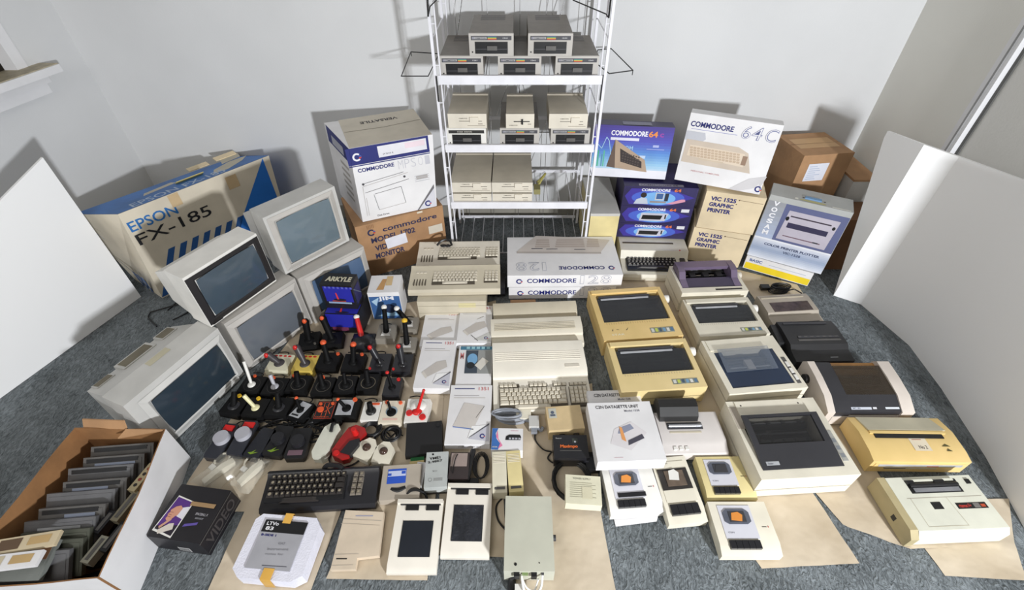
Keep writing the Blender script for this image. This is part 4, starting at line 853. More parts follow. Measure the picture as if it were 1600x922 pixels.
# ================================================================= SMALL WHITE BOXES
def small_box(label, fl, fr, bl, h, pic, z=FZ, tall=1.0, name='peripheral_box'):
    x, y, yaw, w, d = spot(fl, fr, bl, z+h); t = thing(name, label, 'box', (x, y, z), yaw, 'small white computer accessory boxes')
    part(lambda g: g.box(-w/2, w/2, -d/2, d/2, 0, h, WHITE, 0.002), 'box_shell', t)
    T = top(w, d, h); rd = ink((206, 120, 120)); gr = ink((196, 190, 184)); cu = ink((160, 156, 160))
    def f(g):
        if pic != 'm':
            g.rect(w*.1, w*.58, d*.94-.004, d*.94, NAVY, T); g.text('1351', w*.68, d*.90, rd, T, d*.06, w*.24); g.rect(w*.1, w*.7, d*.80, d*.81, cu, T); g.rect(w*.1, w*.85, d*.76, d*.77, gr, T)
        if pic in 'abc': 
            g.poly([(w*.15,d*.30),(w*.30,d*.20),(w*.85,d*.42),(w*.78,d*.56),(w*.52,d*.52)], gr, T, 0.0012); g.poly([(w*.16,d*.28),(w*.3,d*.18),(w*.34,d*.22),(w*.2,d*.33)], ink((214, 208, 200)), T, 0.0014)
        if pic in 'bd':
            g.poly([(w*.52,d*.08),(w*.98,d*.04),(w*.96,d*.30)], ink((196, 196, 206)), T, 0.0015); g.poly([(w*.52,d*.09),(w*.54,d*.11),(w*.97,d*.33),(w*.97,d*.30)], ink((90, 90, 98)), T, 0.0018); g.poly([(w*.5,d*.08),(w*.58,d*.28),(w*.92,d*.30),(w*.55,d*.1)], ink((240, 240, 240)), T, 0.0016); g.clogo(w*.83, d*.12, w*.06, T, 0.0022)
        if pic == 'd':
            g.poly([(w*.15,d*.28),(w*.36,d*.68),(w*.84,d*.62),(w*.62,d*.24)], ink((208, 202, 196)), T, 0.0012); g.line((w*.15,d*.27), (w*.62,d*.23), 0.004, ink((100, 130, 190)), T, 0.0016)
            g.line((w*.84,d*.62), (w*.66,d*.42), 0.002, ink((120, 116, 112)), T)
        if pic == 'c':
            g.poly([(w*.5,d*.08),(w*.98,d*.04),(w*.96,d*.28)], ink((200, 200, 196)), T, 0.0015); g.line((w*.4,d*.2), (w*.62,d*.05), 0.003, ink((70, 64, 60)), T, 0.0018); g.clogo(w*.85, d*.12, w*.055, T, 0.0022); g.line((w*.55,d*.62),(w*.75,d*.70),.002,ink((120,110,100)),T)
        if pic == 'm':
            g.rect(w*.04, w-.002, d*.90, d-.002, ink((66, 120, 146)), T); [g.rect(w*(.22+i*.15), w*(.32+i*.15), d*.92, d*.98, ink((150, 196, 206)), T, 0.0014) for i in range(5)]
            g.rect(w*.22, w-.002, d*.30, d*.89, ink((150, 152, 150)), T, 0.0012); g.rect(w*.22, w*.58, d*.31, d*.88, ink((64, 74, 86)), T, 0.0014); g.disc((w*.42, d*.66, .0018), w*.15, ink((120, 170, 210)), T, ry=d*.14); g.disc((w*.38, d*.5, .002), w*.12, ink((28, 34, 40)), T, ry=d*.08)
            g.poly([(w*.5,d*.50),(w*.72,d*.70),(w*.9,d*.60),(w*.68,d*.38)], ink((220, 216, 206)), T, 0.0022); g.text('M', w*.06, d*.66, rd, T, d*.16, w*.1)
    part(f, 'printed_lid', t)
    if pic == 'd': part(lambda g: g.text('COMMODORE 1764', w*.3, h*.35, ink((150, 146, 150)), front(w, d), h*.25, w*.5), 'lettering', t)
small_box('white accessory box showing a grey mouse, directly below the flat beige case', (655,541), (713,541), (661,488), 0.028, 'a')
small_box('cream accessory box with curled corner print, beside the three overlapping computers', (713,536), (767,536), (715,478), 0.04, 'c')
small_box('long white accessory box with mouse picture and folded corner logo', (645,606), (702,607), (658,531), 0.04, 'b')
small_box('white accessory box with blue and black photo panel', (711,604), (767,604), (713,541), 0.03, 'm')
small_box('large white accessory box with tablet picture, below the photo panel box', (694,694), (765,694), (704,602), 0.035, 'd')

# ================================================================= PRINTERS
def pslot(fl, fr, bl, h, z=FZ):
    x, y, yaw, w, d = spot(fl, fr, bl, z+h); return (x, y, z), yaw, w, d
def tray(g, w, d, z0, z1, x0, x1, y0, y1, m, fl, flz, bev=0.006):
    """body block with a rectangular well: four walls and a well floor (fractions of w, d)"""
    X0, X1, Y0, Y1 = -w/2+w*x0, -w/2+w*x1, -d/2+d*y0, -d/2+d*y1
    g.box(-w/2, w/2, -d/2, d/2, z0, flz, m, bev)
    o = [(-w/2, -d/2), (w/2, -d/2), (w/2, d/2), (-w/2, d/2)]; i = [(X0, Y0), (X1, Y0), (X1, Y1), (X0, Y1)]
    vs = [(a, b, z1) for a, b in o]+[(a, b, z1) for a, b in i]+[(a, b, flz-.004) for a, b in i]+[(a, b, flz-.006) for a, b in o]
    fs = []
    for k in range(4):
        j = (k+1) % 4; fs += [(k, j, 4+j, 4+k), (4+k, 4+j, 8+j, 8+k), (j, k, 12+k, 12+j)]
    _, f = g.add(vs, fs, m)
    es = [e for q in f for e in q.edges if all(abs((v.co.z)-z1) < 1e-5 for v in e.verts) and any(abs(abs(v.co.x)-w/2) < 1e-5 or abs(abs(v.co.y)-d/2) < 1e-5 for v in e.verts) and len(e.link_faces) == 2 and e.calc_face_angle(0) > .5]
    if bev and es: bmesh.ops.bevel(g.bm, geom=list(set(es)), offset=bev, segments=3, affect='EDGES', profile=0.5)
    g.rect(X0, X1, Y0, Y1, fl, None, flz+0.0006)
    return X0, X1, Y0, Y1
MECH = mat('printer_mechanism_dark', (40, 40, 42), 0.5, 0.1, 20); RUB = mat('platen_rubber', (30, 30, 32), 0.35, 0.05); CHR = mat('bright_bar', (170, 172, 178), 0.25, 0.05, 10, metal=0.6)
def mech(t, X0, X1, Y0, Y1, zf, zr, bright=True):
    dy = Y1-Y0
    part(lambda g: (g.cyl((X0+.004, Y1-dy*.16, zr), (X1-.004, Y1-dy*.16, zr), 0.015, RUB, n=20), g.cyl((X0+.001, Y1-dy*.16, zr), (X1-.001, Y1-dy*.16, zr), 0.005, CHR, n=10)), 'platen', t)
    def f(g):
        g.cyl((X0, Y0+dy*.45, zf+.02), (X1, Y0+dy*.45, zf+.02), 0.0035, CHR, n=10); g.cyl((X0, Y0+dy*.25, zf+.014), (X1, Y0+dy*.25, zf+.014), 0.003, CHR, n=10)
        c = X0+(X1-X0)*0.36; g.box(c-.028, c+.028, Y0+dy*.2, Y0+dy*.62, zf+.006, zf+.030, MECH, .004); g.box(c-.01, c+.01, Y0+dy*.55, Y0+dy*.70, zf+.02, zf+.036, CARTG, .002)
        g.box(X0+.01, X1-.01, Y1-dy*.42, Y1-dy*.38, zr-.006, zr+.004, CHR if bright else CARTG, .001)
    part(f, 'print_carriage', t)
    def f(g): 
        y = Y1-dy*.10; g.cyl((X0+.006, y, zr+.016), (X1-.006, y, zr+.016), 0.0026, CHR, n=10)
        for k in (.12, .38, .62, .88): g.cyl((X0+(X1-X0)*k-.008, y, zr+.016), (X0+(X1-X0)*k+.008, y, zr+.016), 0.006, BLACK, n=12)
    part(f, 'paper_bail', t)
def star(label, fl, fr, bl, body, notes=False, knob=WHTP):
    h = 0.10; loc, yaw, w, d = pslot(fl, fr, bl, h); t = thing('dot_matrix_printer', label, 'printer', loc, yaw, 'low dot matrix printers with smoked lids')
    R4 = []
    def f(g): R4.append(tray(g, w, d, 0, h, .075, .94, .335, .90, body, MECH, 0.045, 0.010))
    part(f, 'case', t); X0, X1, Y0, Y1 = R4[0]
    mech(t, X0, X1, Y0, Y1, 0.046, 0.066)
    def f(g):
        g.hexa([(X0+.003,Y0+.002,h-.012),(X1-.003,Y0+.002,h-.012),(X1-.003,Y1-.028,h-.004),(X0+.003,Y1-.028,h-.004),(X0+.003,Y0+.002,h-.0085),(X1-.003,Y0+.002,h-.0085),(X1-.003,Y1-.028,h-.0005),(X0+.003,Y1-.028,h-.0005)], SMOKE, 0.0)
    ld = part(f, 'smoked_lid', t)
    part(lambda g: (g.box(X0+.012, X1-.05, Y1-.025, Y1-.014, h-.006, h+.002, DKGREY, .002), g.box(X0+.02, X1-.06, Y1-.040, Y1-.032, h-.002, h+.003, SILVER, .001)), 'tear_bar', t)
    def f(g):
        g.box(-w*.5+.01, w*.5-.02, d*.5-.03, d*.5-.006, h-.004, h+.008, body, .004)
    part(f, 'paper_guide', t)
    part(lambda g: (g.cyl((w/2-.002, Y1-.03, h-.028), (w/2+.028, Y1-.03, h-.028), .020, knob, n=24, bev=.003)), 'paper_knob', t)
    def f(g):
        Z = h+.0006; u0, u1 = w*.12, w*.42; v = -d*.5+d*.06; a = Z
        g.box(u0, u1, v+d*.02, v+d*.115, h-.001, h+.0012, mat('green_grey_panel', (140, 144, 130), .4, .15, 60), 0)
        for i, c in enumerate([(210, 210, 204), (196, 206, 90), (70, 90, 110), (120, 160, 190), (220, 220, 214), (90, 120, 150)]): g.rect(u0+.004+i*(u1-u0)/6.1, u0+.004+i*(u1-u0)/6.1+(u1-u0)*.11, v+d*.035, v+d*.10, ink(c), None, h+.0018)
        g.text('STAR', -w*.38, v+d*.02, ink((232, 226, 200)), None, .011, .06, h+.0004) if notes else None
    part(f, 'control_panel', t)
    def f(g):
        n = 26
        for i in range(n): g.rect(-w*.40+i*w*.8/n, -w*.40+i*w*.8/n+.0012, -d*.5+d*.285, -d*.5+d*(.315 if i % 5 else .325), ink((150, 124, 70)) if notes else ink((150, 146, 130)), None, h+.0006)
        if notes:
            g.poly([(-w*.36, -d*.33), (-w*.34, -d*.29), (-w*.35, -d*.34)], BLACK, None, h+.0008); g.line((-w*.30, -d*.31), (-w*.27, -d*.315), .002, BLACK, None, h+.0008); g.poly([(-w*.19, -d*.34), (-w*.14, -d*.28), (-w*.17, -d*.33)], BLACK, None, h+.0008)
    part(f, 'column_scale', t)
    return t
star('deep yellowed dot matrix printer with ink marks on its front deck, beside the white cartons', (944,533), (1068,524), (922,455), YELLOWED, True)
star('yellowed dot matrix printer with ivory knob, just behind the stacked cassette unit cartons', (971,613), (1106,604), (947,536), mat('yellowed_plastic_pale', (226, 204, 150), .45, .05, 5, dirt=(216, 194, 136)))
star('off white dot matrix printer with smoked lid, directly in front of the violet lidded printer', (1094,526), (1204,521), (1061,469), mat('offwhite_plastic', (222, 216, 198), .45, .03, 8))
# violet lidded printer
h = .12; loc, yaw, w, d = pslot((1066,458), (1170,454), (1046,416), h); VIO = mat('violet_tinted_lid', (112, 98, 122), .3, .05, 6)
t = thing('dot_matrix_printer', 'white printer with raised violet lid, just in front of the manila cartons', 'printer', loc, yaw); r4 = []
def f(g): r4.append(tray(g, w, d, 0, h, .04, .95, .17, .95, CREAM, MECH, .05, .010))
part(f, 'case', t); X0, X1, Y0, Y1 = r4[0]; mech(t, X0, X1, Y0+.06, Y1, .052, .09)
def f(g):
    g.prof([(Y0+.002, h-.02), (Y1, h-.02), (Y1, h+.035), (Y1-.05, h+.040), (Y0+.085, h+.034), (Y0+.06, h+.006), (Y0+.002, h-.004)], X0+.002, X0+.035, VIO, .004); g.prof([(Y0+.002, h-.02), (Y1, h-.02), (Y1, h+.035), (Y1-.05, h+.040), (Y0+.085, h+.034), (Y0+.06, h+.006), (Y0+.002, h-.004)], X1-.035, X1-.002, VIO, .004)
    g.box(X0+.035, X1-.035, Y1-.05, Y1, h+.018, h+.036, VIO, .004)
    g.hexa([(X0+.035,Y0+.002,h-.02),(X1-.035,Y0+.002,h-.02),(X1-.035,Y0+.07,h-.01),(X0+.035,Y0+.07,h-.01),(X0+.035,Y0+.002,h-.006),(X1-.035,Y0+.002,h-.006),(X1-.035,Y0+.07,h+.004),(X0+.035,Y0+.07,h+.004)], mat('dark_violet_lid', (62, 54, 78), .3, .05, 6), .002)
part(f, 'violet_lid', t)
part(lambda g: g.box(w*.02, w*.42, -d/2+.012, -d/2+.022, h-.001, h+.001, BLACK, 0), 'slot_label', t)
part(lambda g: g.cyl((w/2-.002, Y1-.06, h-.02), (w/2+.022, Y1-.06, h-.02), .018, IVORY, n=22, bev=.003), 'paper_knob', t)
for i in range(3): part(lambda g: g.box(X0+.07+i*.07, X0+.10+i*.07, Y0+.085, Y0+.12, h-.025, h+.0, MECH, .003), 'tractor_clamp', t)
# blue decked printer with clear shield
h = .12; loc, yaw, w, d = pslot((1140,616), (1263,605), (1094,533), h); DB = mat('deep_blue_plastic', (36, 50, 74), .3, .05, 6); r4 = []
t = thing('dot_matrix_printer', 'cream printer with deep blue deck, clear shield and three white buttons', 'printer', loc, yaw)
def f(g): r4.append(tray(g, w, d, 0, h, .08, .88, .09, .75, CREAM, DB, .075, .012))
part(f, 'case', t); X0, X1, Y0, Y1 = r4[0]
def f(g):
    g.hexa([(X0,Y0,h-.03),(X1,Y0,h-.03),(X1,Y0+(Y1-Y0)*.45,h-.012),(X0,Y0+(Y1-Y0)*.45,h-.012),(X0,Y0,h-.004),(X1,Y0,h-.004),(X1,Y0+(Y1-Y0)*.45,h-.002),(X0,Y0+(Y1-Y0)*.45,h-.002)], DB, .001)
    for a, b in ((X0, X0+.035), (X1-.05, X1)): g.prof([(Y0+(Y1-Y0)*.45, h-.03), (Y1, h-.03), (Y1, h-.002), (Y0+(Y1-Y0)*.45, h-.002)], a, b, DB, .002)
part(f, 'blue_deck', t)
part(lambda g: (g.cyl((X0+.035, Y1-.045, h-.022), (X1-.05, Y1-.045, h-.022), .012, RUB, n=18), g.cyl((X0+.035, Y1-.085, h-.010), (X1-.05, Y1-.085, h-.010), .004, CHR, n=10), g.box((X0+X1)/2-.02, (X0+X1)/2+.012, Y1-.1, Y1-.05, h-.02, h-.002, WGREY, .003)), 'print_carriage', t)
part(lambda g: g.hexa([(X0+.01,Y0+(Y1-Y0)*.42,h+.0),(X1-.03,Y0+(Y1-Y0)*.42,h+.0),(X1-.03,Y1,h+.018),(X0+.01,Y1,h+.018),(X0+.01,Y0+(Y1-Y0)*.42,h+.002),(X1-.03,Y0+(Y1-Y0)*.42,h+.002),(X1-.03,Y1,h+.020),(X0+.01,Y1,h+.020)], SMOKE2), 'clear_shield', t)
part(lambda g: g.box(-w/2+.015, X1-.02, Y1+.008, d/2-.006, h-.002, h+.004, CREAM, .002), 'rear_cover', t)
cp = part(lambda g: g.box(w*.405, w*.455, -d*.42, d*.06, h-.001, h+.0015, CARTG), 'control_panel', t)
for i in range(3): part(lambda g: g.box(w*.412, w*.448, -d*.36+i*.035, -d*.36+i*.035+.024, h+.0015, h+.005, WHTP, .001), 'button', cp)
# big dark lidded printer, foreground
h = .125; loc, yaw, w, d = pslot((1190,750), (1346,741), (1134,628), h); r4 = []
t = thing('dot_matrix_printer', 'largest cream printer with big smoked lid and ruler inside, nearest the camera of its column', 'printer', loc, yaw)
def f(g): r4.append(tray(g, w, d, 0, h, .07, .87, .12, .76, CREAM, MECH, .05, .014))
part(f, 'case', t); X0, X1, Y0, Y1 = r4[0]; mech(t, X0+.02, X1-.02, Y0+.08, Y1, .055, .085)
part(lambda g: (g.box(X0+.03, X1-.04, Y1-.098, Y1-.086, h-.026, h-.018, BLACK, .001), [g.box(X0+.05+i*.045, X0+.085+i*.045, Y1-.097, Y1-.087, h-.018, h-.0165, CARTG) for i in range(4)]), 'ruler', t)
def f(g):
    g.hexa([(X0-.004,Y0-.006,h-.006),(X1+.004,Y0-.006,h-.006),(X1+.004,Y0+.085,h+.008),(X0-.004,Y0+.085,h+.008),(X0-.004,Y0-.006,h+.003),(X1+.004,Y0-.006,h+.003),(X1+.004,Y0+.085,h+.016),(X0-.004,Y0+.085,h+.016)], mat('charcoal_lid', (56, 56, 60), .22, .04, 6), .003)
    for a, b in ((X0-.004, X0+.018), (X1-.022, X1+.004)): g.hexa([(a,Y0+.084,h+.006),(b,Y0+.084,h+.006),(b,Y1-.004,h+.020),(a,Y1-.004,h+.020),(a,Y0+.084,h+.016),(b,Y0+.084,h+.016),(b,Y1-.004,h+.027),(a,Y1-.004,h+.027)], MATS['charcoal_lid'], .002)
    g.box(X0+.018, X1-.022, Y1-.014, Y1-.004, h+.016, h+.027, MATS['charcoal_lid'], .002)
ld = part(f, 'lid_frame', t)
part(lambda g: g.hexa([(X0+.018,Y0+.085,h+.011),(X1-.022,Y0+.085,h+.011),(X1-.022,Y1-.014,h+.021),(X0+.018,Y1-.014,h+.021),(X0+.018,Y0+.085,h+.0135),(X1-.022,Y0+.085,h+.0135),(X1-.022,Y1-.014,h+.0235),(X0+.018,Y1-.014,h+.0235)], mat('smoked_window', (44, 44, 46), .12, .02, 5, alpha=.45, spec=.7)), 'lid_window', ld)
ang = math.atan2(.013, .091)
part(lambda g: (lambda M: (g.rect(0.018, 0.065, .014, .028, SILVER, M, .001), g.text('Star', .024, .018, ink((70, 74, 84)), M, .006, .02, .0014)))(face((X0-.004, Y0-.006, h+.0035), (1, 0, 0), (0, math.cos(ang), math.sin(ang)))), 'badge', ld)
cp = part(lambda g: (g.box(w*.405, w*.46, -d*.34, d*.04, h-.001, h+.0015, mat('membrane_panel', (168, 168, 162), .5, .05, 20)), [g.rect(w*.412, w*.452, -d*.3+i*.03, -d*.3+i*.03+.016, ink((130, 134, 138)), None, h+.002) for i in range(3)]), 'control_panel', t)
part(lambda g: (g.box(-w/2+.03, X1-.01, Y1+.010, d/2-.006, h-.002, h+.005, CREAM, .003), [g.cyl((x, d/2-.025, h+.004), (x, d/2-.025, h+.0058), .003, BLACK, n=8) for x in (-w*.36, X1-.03)]), 'rear_cover', t)
part(lambda g: g.hexa([(-w/2+.002,d*.12,h-.0005),(-w/2+.03,d*.12,h-.0005),(-w/2+.03,d*.42,h-.0005),(-w/2+.002,d*.42,h-.0005),(-w/2+.002,d*.12,h+.0008),(-w/2+.03,d*.12,h+.0008),(-w/2+.03,d*.42,h+.0008),(-w/2+.002,d*.42,h+.0008)], TAN), 'tape_patch', t)
# tan grey slim printer
h = .075; loc, yaw, w, d = pslot((1212,506), (1293,501), (1182,463), h)
t = thing('dot_matrix_printer', 'slim tan grey printer with brown window strip, behind the black printer', 'printer', loc, yaw)
part(lambda g: g.prof([(-d/2, 0), (d/2, 0), (d/2, h), (d*.35, h+.004), (-d*.12, h), (-d*.18, h-.014), (-d/2, h-.02)], -w/2, w/2, TAN, .006), 'case', t)
part(lambda g: g.hexa([(-w*.36,-d*.10,h),(w*.40,-d*.10,h),(w*.40,d*.20,h+.001),(-w*.36,d*.20,h+.001),(-w*.36,-d*.10,h+.002),(w*.40,-d*.10,h+.002),(w*.40,d*.20,h+.005),(-w*.36,d*.20,h+.005)], mat('brown_window', (78, 66, 64), .15, .15, 40)), 'window_strip', t)
part(lambda g: (g.box(-w*.38, w*.12, -d*.46, -d*.40, h-.0215, h-.0185, KEYD), g.box(w*.22, w*.42, -d*.46, -d*.38, h-.0215, h-.0180, BLACK)), 'front_slot', t)
part(lambda g: g.box(-w/2+.01, w/2-.03, d*.36, d*.40, h+.002, h+.0055, BEIGE, .001), 'rear_hinge', t)
# black printer
h = .095; loc, yaw, w, d = pslot((1248,560), (1340,558), (1214,503), h); PB = mat('black_printer_plastic', (38, 38, 40), .42, .06, 10)
t = thing('dot_matrix_printer', 'all black ribbed printer in the right column, behind the brown windowed printer', 'printer', loc, yaw)
part(lambda g: (g.prof([(-d/2, 0), (d/2, 0), (d/2, h), (d*.30, h+.006), (-d*.15, h+.002), (-d*.24, h-.016), (-d/2, h-.024)], -w/2, w/2, PB, .006), g.prof([(-d*.1, 0), (d*.5, 0), (d*.46, h-.01), (d*.0, h-.02)], -w/2-.03, -w/2+.004, PB, .006)), 'case', t)
part(lambda g: (g.box(-w*.30, w*.42, d*.02, d*.07, h+.003, h+.0065, DKGREY, .001), g.box(-w*.32, w*.42, -d*.06, -d*.02, h+.002, h+.005, CARTG, .001), [g.box(-w*.30+i*.028, -w*.30+i*.028+.014, d*.03, d*.05, h+.0065, h+.0075, CARTG) for i in range(7)], g.box(-w*.42, w*.36, d*.40, d*.44, h+.004, h+.008, DKGREY, .001)), 'paper_slot', t)
part(lambda g: (g.box(w*.04, w*.25, -d*.42, -d*.38, h-.024, h-.0215, CARTG), g.box(w*.12, w*.25, -d*.415, -d*.385, h-.0215, h-.021, SILVER), g.box(-w*.36, -w*.04, -d*.42, -d*.40, h-.0245, h-.022, ink((60, 76, 96)))), 'front_badge', t)
# brown windowed printer with light cheeks
h = .115; loc, yaw, w, d = pslot((1300,637), (1438,637), (1252,562), h); PK = mat('pinkish_grey_plastic', (214, 204, 194), .45, .03, 8)
t = thing('dot_matrix_printer', 'printer with pale curved cheeks, dark column and orange brown window bar', 'printer', loc, yaw)
cheek = [(-d/2, 0), (d/2, 0), (d/2, h*.95), (d*.38, h+.012), (d*.1, h+.006), (-d*.25, h-.018), (-d/2, h*.42)]
cheek = [(-d/2, 0), (d/2, 0), (d/2, h*.9), (d*.42, h+.012), (d*.1, h+.008), (-d*.25, h-.004), (-d/2, h*.70)]
part(lambda g: g.prof(cheek, -w/2, -w/2+.03, PK, .004), 'side_cheek', t); part(lambda g: g.prof(cheek, w/2-.05, w/2, PK, .004), 'side_cheek', t)
part(lambda g: g.box(-w/2+.028, w/2-.048, -d/2, d/2-.004, 0, h*.45, PK, .004), 'base', t)
DK = mat('charcoal_plastic', (50, 50, 54), .35, .05, 10)
part(lambda g: g.prof([(-d/2+.004, h*.45), (d/2-.01, h*.45), (d/2-.01, h*.95), (d*.40, h+.010), (d*.1, h+.004), (-d*.25, h-.008), (-d/2+.004, h*.66)], -w/2+.03, -w/2+.095, DK, .003), 'dark_column', t)
part(lambda g: (g.cyl((-w/2+.095, d*.30, h-.03), (w/2-.05, d*.30, h-.03), .016, mat('amber_platen', (176, 128, 70), .35, .1, 10), n=20), g.box(-w/2+.095, w/2-.05, d*.38, d*.46, h-.03, h-.01, MATS['amber_platen'], .004)), 'amber_bar', t)
mech(t, -w/2+.10, w/2-.055, -d*.25, d*.22, h*.46, h-.035, False)
part(lambda g: (g.hexa([(-w/2+.095,-d/2+.006,h*.5),(w/2-.05,-d/2+.006,h*.5),(w/2-.05,-d*.22,h-.02),(-w/2+.095,-d*.22,h-.02),(-w/2+.095,-d/2+.006,h*.68),(w/2-.05,-d/2+.006,h*.68),(w/2-.05,-d*.22,h-.008),(-w/2+.095,-d*.22,h-.008)], DK, .002)), 'front_deck', t)
part(lambda g: g.hexa([(-w/2+.096,-d*.22,h-.010),(w/2-.051,-d*.22,h-.010),(w/2-.051,d*.34,h+.004),(-w/2+.096,d*.34,h+.004),(-w/2+.096,-d*.22,h-.007),(w/2-.051,-d*.22,h-.007),(w/2-.051,d*.34,h+.007),(-w/2+.096,d*.34,h+.007)], mat('bronze_smoked_lid', (60, 50, 38), .12, .03, 5, alpha=.6, spec=.7)), 'smoked_lid', t)
a = math.atan2(h-.008-h*.68, d*.28-.006)
part(lambda g: (lambda M: (g.rect(.004, .085, .008, .018, ink((190, 194, 204)), M), g.rect(w-.255, w-.24, .010, .018, ink((200, 200, 204)), M), g.rect(w-.205, w-.15, .010, .018, ink((206, 210, 216)), M), g.text('MT 80', .01, .010, ink((90, 96, 110)), M, .006, .03, .0013)))(face((-w/2+.095, -d/2+.006, h*.68+.0006), (1, 0, 0), (0, math.cos(a), math.sin(a)))), 'front_labels', t)
part(lambda g: g.cyl((w/2-.002, d*.12, h*.62), (w/2+.022, d*.12, h*.62), .026, BLACK, n=22, bev=.003), 'paper_knob', t)
part(lambda g: g.cyl((-w/2-.014, d*.22, h*.62), (-w/2+.002, d*.22, h*.62), .020, BLACK, n=22, bev=.003), 'paper_knob', t)
# yellow printer, right column
h = .085; loc, yaw, w, d = pslot((1368,718), (1522,720), (1299,648), h)
t = thing('dot_matrix_printer', 'strongly yellowed low printer with sticker and black slot, above the white printer', 'printer', loc, yaw)
YD = YELLOWED
part(lambda g: g.prof([(-d/2, 0), (d/2, 0), (d/2, h*.80), (d*.12, h), (-d*.30, h*.96), (-d*.5, h*.86)], -w/2, w/2, YD, .007), 'case', t)
part(lambda g: g.hexa([(-w*.40,d*.14,h*.96),(w*.42,d*.14,h*.96),(w*.38,d*.49,h*.80),(-w*.42,d*.49,h*.80),(-w*.40,d*.14,h+.006),(w*.42,d*.14,h+.006),(w*.38,d*.49,h*.80+.006),(-w*.42,d*.49,h*.80+.006)], mat('pale_paper_cover', (206, 200, 176), .5, .04, 8), .003), 'rear_cover', t)
part(lambda g: (g.box(-w*.36, w*.36, -d*.03, d*.06, h*.985, h+.0025, RUB, .001), g.box(-w*.40, w*.40, d*.065, d*.12, h*.99, h+.006, YD, .003)), 'paper_slot', t)
part(lambda g: (lambda M: (g.rect(.0, .062, .0, .062, ink((226, 214, 190)), M, .0012), g.text('No 2', .02, .008, ink((60, 54, 60)), M, .014, .03, .0018), g.rect(.01, .045, .045, .047, ink((180, 90, 80)), M, .0018)))(face((-w*.02, -d*.30, h*.965+.0005), (1, 0, 0), (0, 1, 0.012))), 'price_sticker', t)
part(lambda g: (g.box(-w*.46, w*.46, -d/2-.002, -d/2+.006, h*.20, h*.72, YD, .003), g.box(-w*.42, w*.44, -d/2-.003, -d/2, h*.48, h*.64, SILVER, .001), g.box(-w*.34, w*.2, -d/2-.0034, -d/2, h*.30, h*.42, BEIGE, .001), g.box(-w*.34, -w*.12, -d/2-.004, -d/2, h*.33, h*.38, KEYD), g.box(w*.08, w*.2, -d/2-.004, -d/2, h*.50, h*.56, ink((150, 70, 60)))), 'front_recess', t)
part(lambda g: (g.poly([(w*.28,-d*.2),(w*.33,-d*.14),(w*.37,-d*.2)], ink((90, 84, 50)), None, h*.985), g.poly([(w*.30,-d*.30),(w*.33,-d*.24),(w*.36,-d*.30)], ink((90, 84, 50)), None, h*.98)), 'raised_marks', t)
part(lambda g: g.cyl((w/2-.002, -d*.02, h*.6), (w/2+.014, -d*.02, h*.6), .018, BLACK, n=20, bev=.003), 'paper_knob', t)
# white printer, lower right
h = .07; loc, yaw, w, d = pslot((1441,838), (1584,832), (1386,747), h); WG = mat('greenish_white_plastic', (224, 224, 208), .45, .03, 8)
t = thing('dot_matrix_printer', 'white printer with red and black label strip, nearest the camera at the right', 'printer', loc, yaw)
part(lambda g: g.prof([(-d/2, 0), (d/2, 0), (d/2, h), (-d*.42, h), (-d*.5, h-.018)], -w/2, w/2, WG, .006), 'case', t)
part(lambda g: g.prof([(-d/2-.004, 0), (d/2+.002, 0), (d/2+.002, h), (-d*.40, h+.002), (-d*.5-.004, h-.02)], -w/2-.028, -w/2-.001, mat('beige_end_cap', (186, 172, 132), .5, .05, 8), .006), 'end_cap', t)
part(lambda g: (g.box(-w*.30, w*.30, d*.20, d*.44, h-.001, h+.001, BLACK), g.cyl((-w*.28, d*.34, h+.002), (w*.28, d*.34, h+.002), .008, RUB, n=16), g.box(-w*.26, w*.27, d*.22, d*.29, h, h+.004, CHR, .001), g.box(-w*.24, w*.26, d*.40, d*.44, h, h+.006, WG, .002), g.box(-w*.3, -w*.22, d*.36, d*.42, h, h+.010, BLACK, .002), g.box(w*.02, w*.14, d*.36, d*.42, h, h+.008, BLACK, .002)), 'platen_slot', t)
part(lambda g: g.box(-w*.17, -w*.06, -d*.08, d*.04, h-.001, h+.0012, BLACK), 'square_window', t)
part(lambda g: (g.box(w*.10, w*.44, -d*.09, d*.01, h-.001, h+.001, BLACK), g.text('riteman F+', w*.12, -d*.07, ink((214, 70, 60)), None, .012, w*.14, h+.0016), g.rect(w*.29, w*.36, -d*.08, d*.0, ink((120, 116, 112)), None, h+.0014), g.rect(w*.37, w*.42, -d*.07, -d*.02, ink((190, 80, 50)), None, h+.0014)), 'brand_label', t)
part(lambda g: (g.box(w*.40, w*.45, d*.34, d*.42, h, h+.004, BLACK, .002)), 'release_lever', t)
part(lambda g: (g.line((-w*.4, d*.12), (w*.46, d*.12), .0015, TAN, None, h+.0006), g.line((-w*.36, -d*.36), (w*.08, -d*.36), .0015, BEIGE, None, h+.0006), g.line((-w*.36, -d*.36), (-w*.36, d*.12), .0015, BEIGE, None, h+.0006), g.line((w*.08, -d*.36), (w*.05, d*.12), .0015, BEIGE, None, h+.0006)), 'panel_seams', t)
part(lambda g: g.box(-w/2-.029, -w/2-.026, -d*.16, -d*.08, h*.35, h*.65, BLACK), 'side_switch', t)

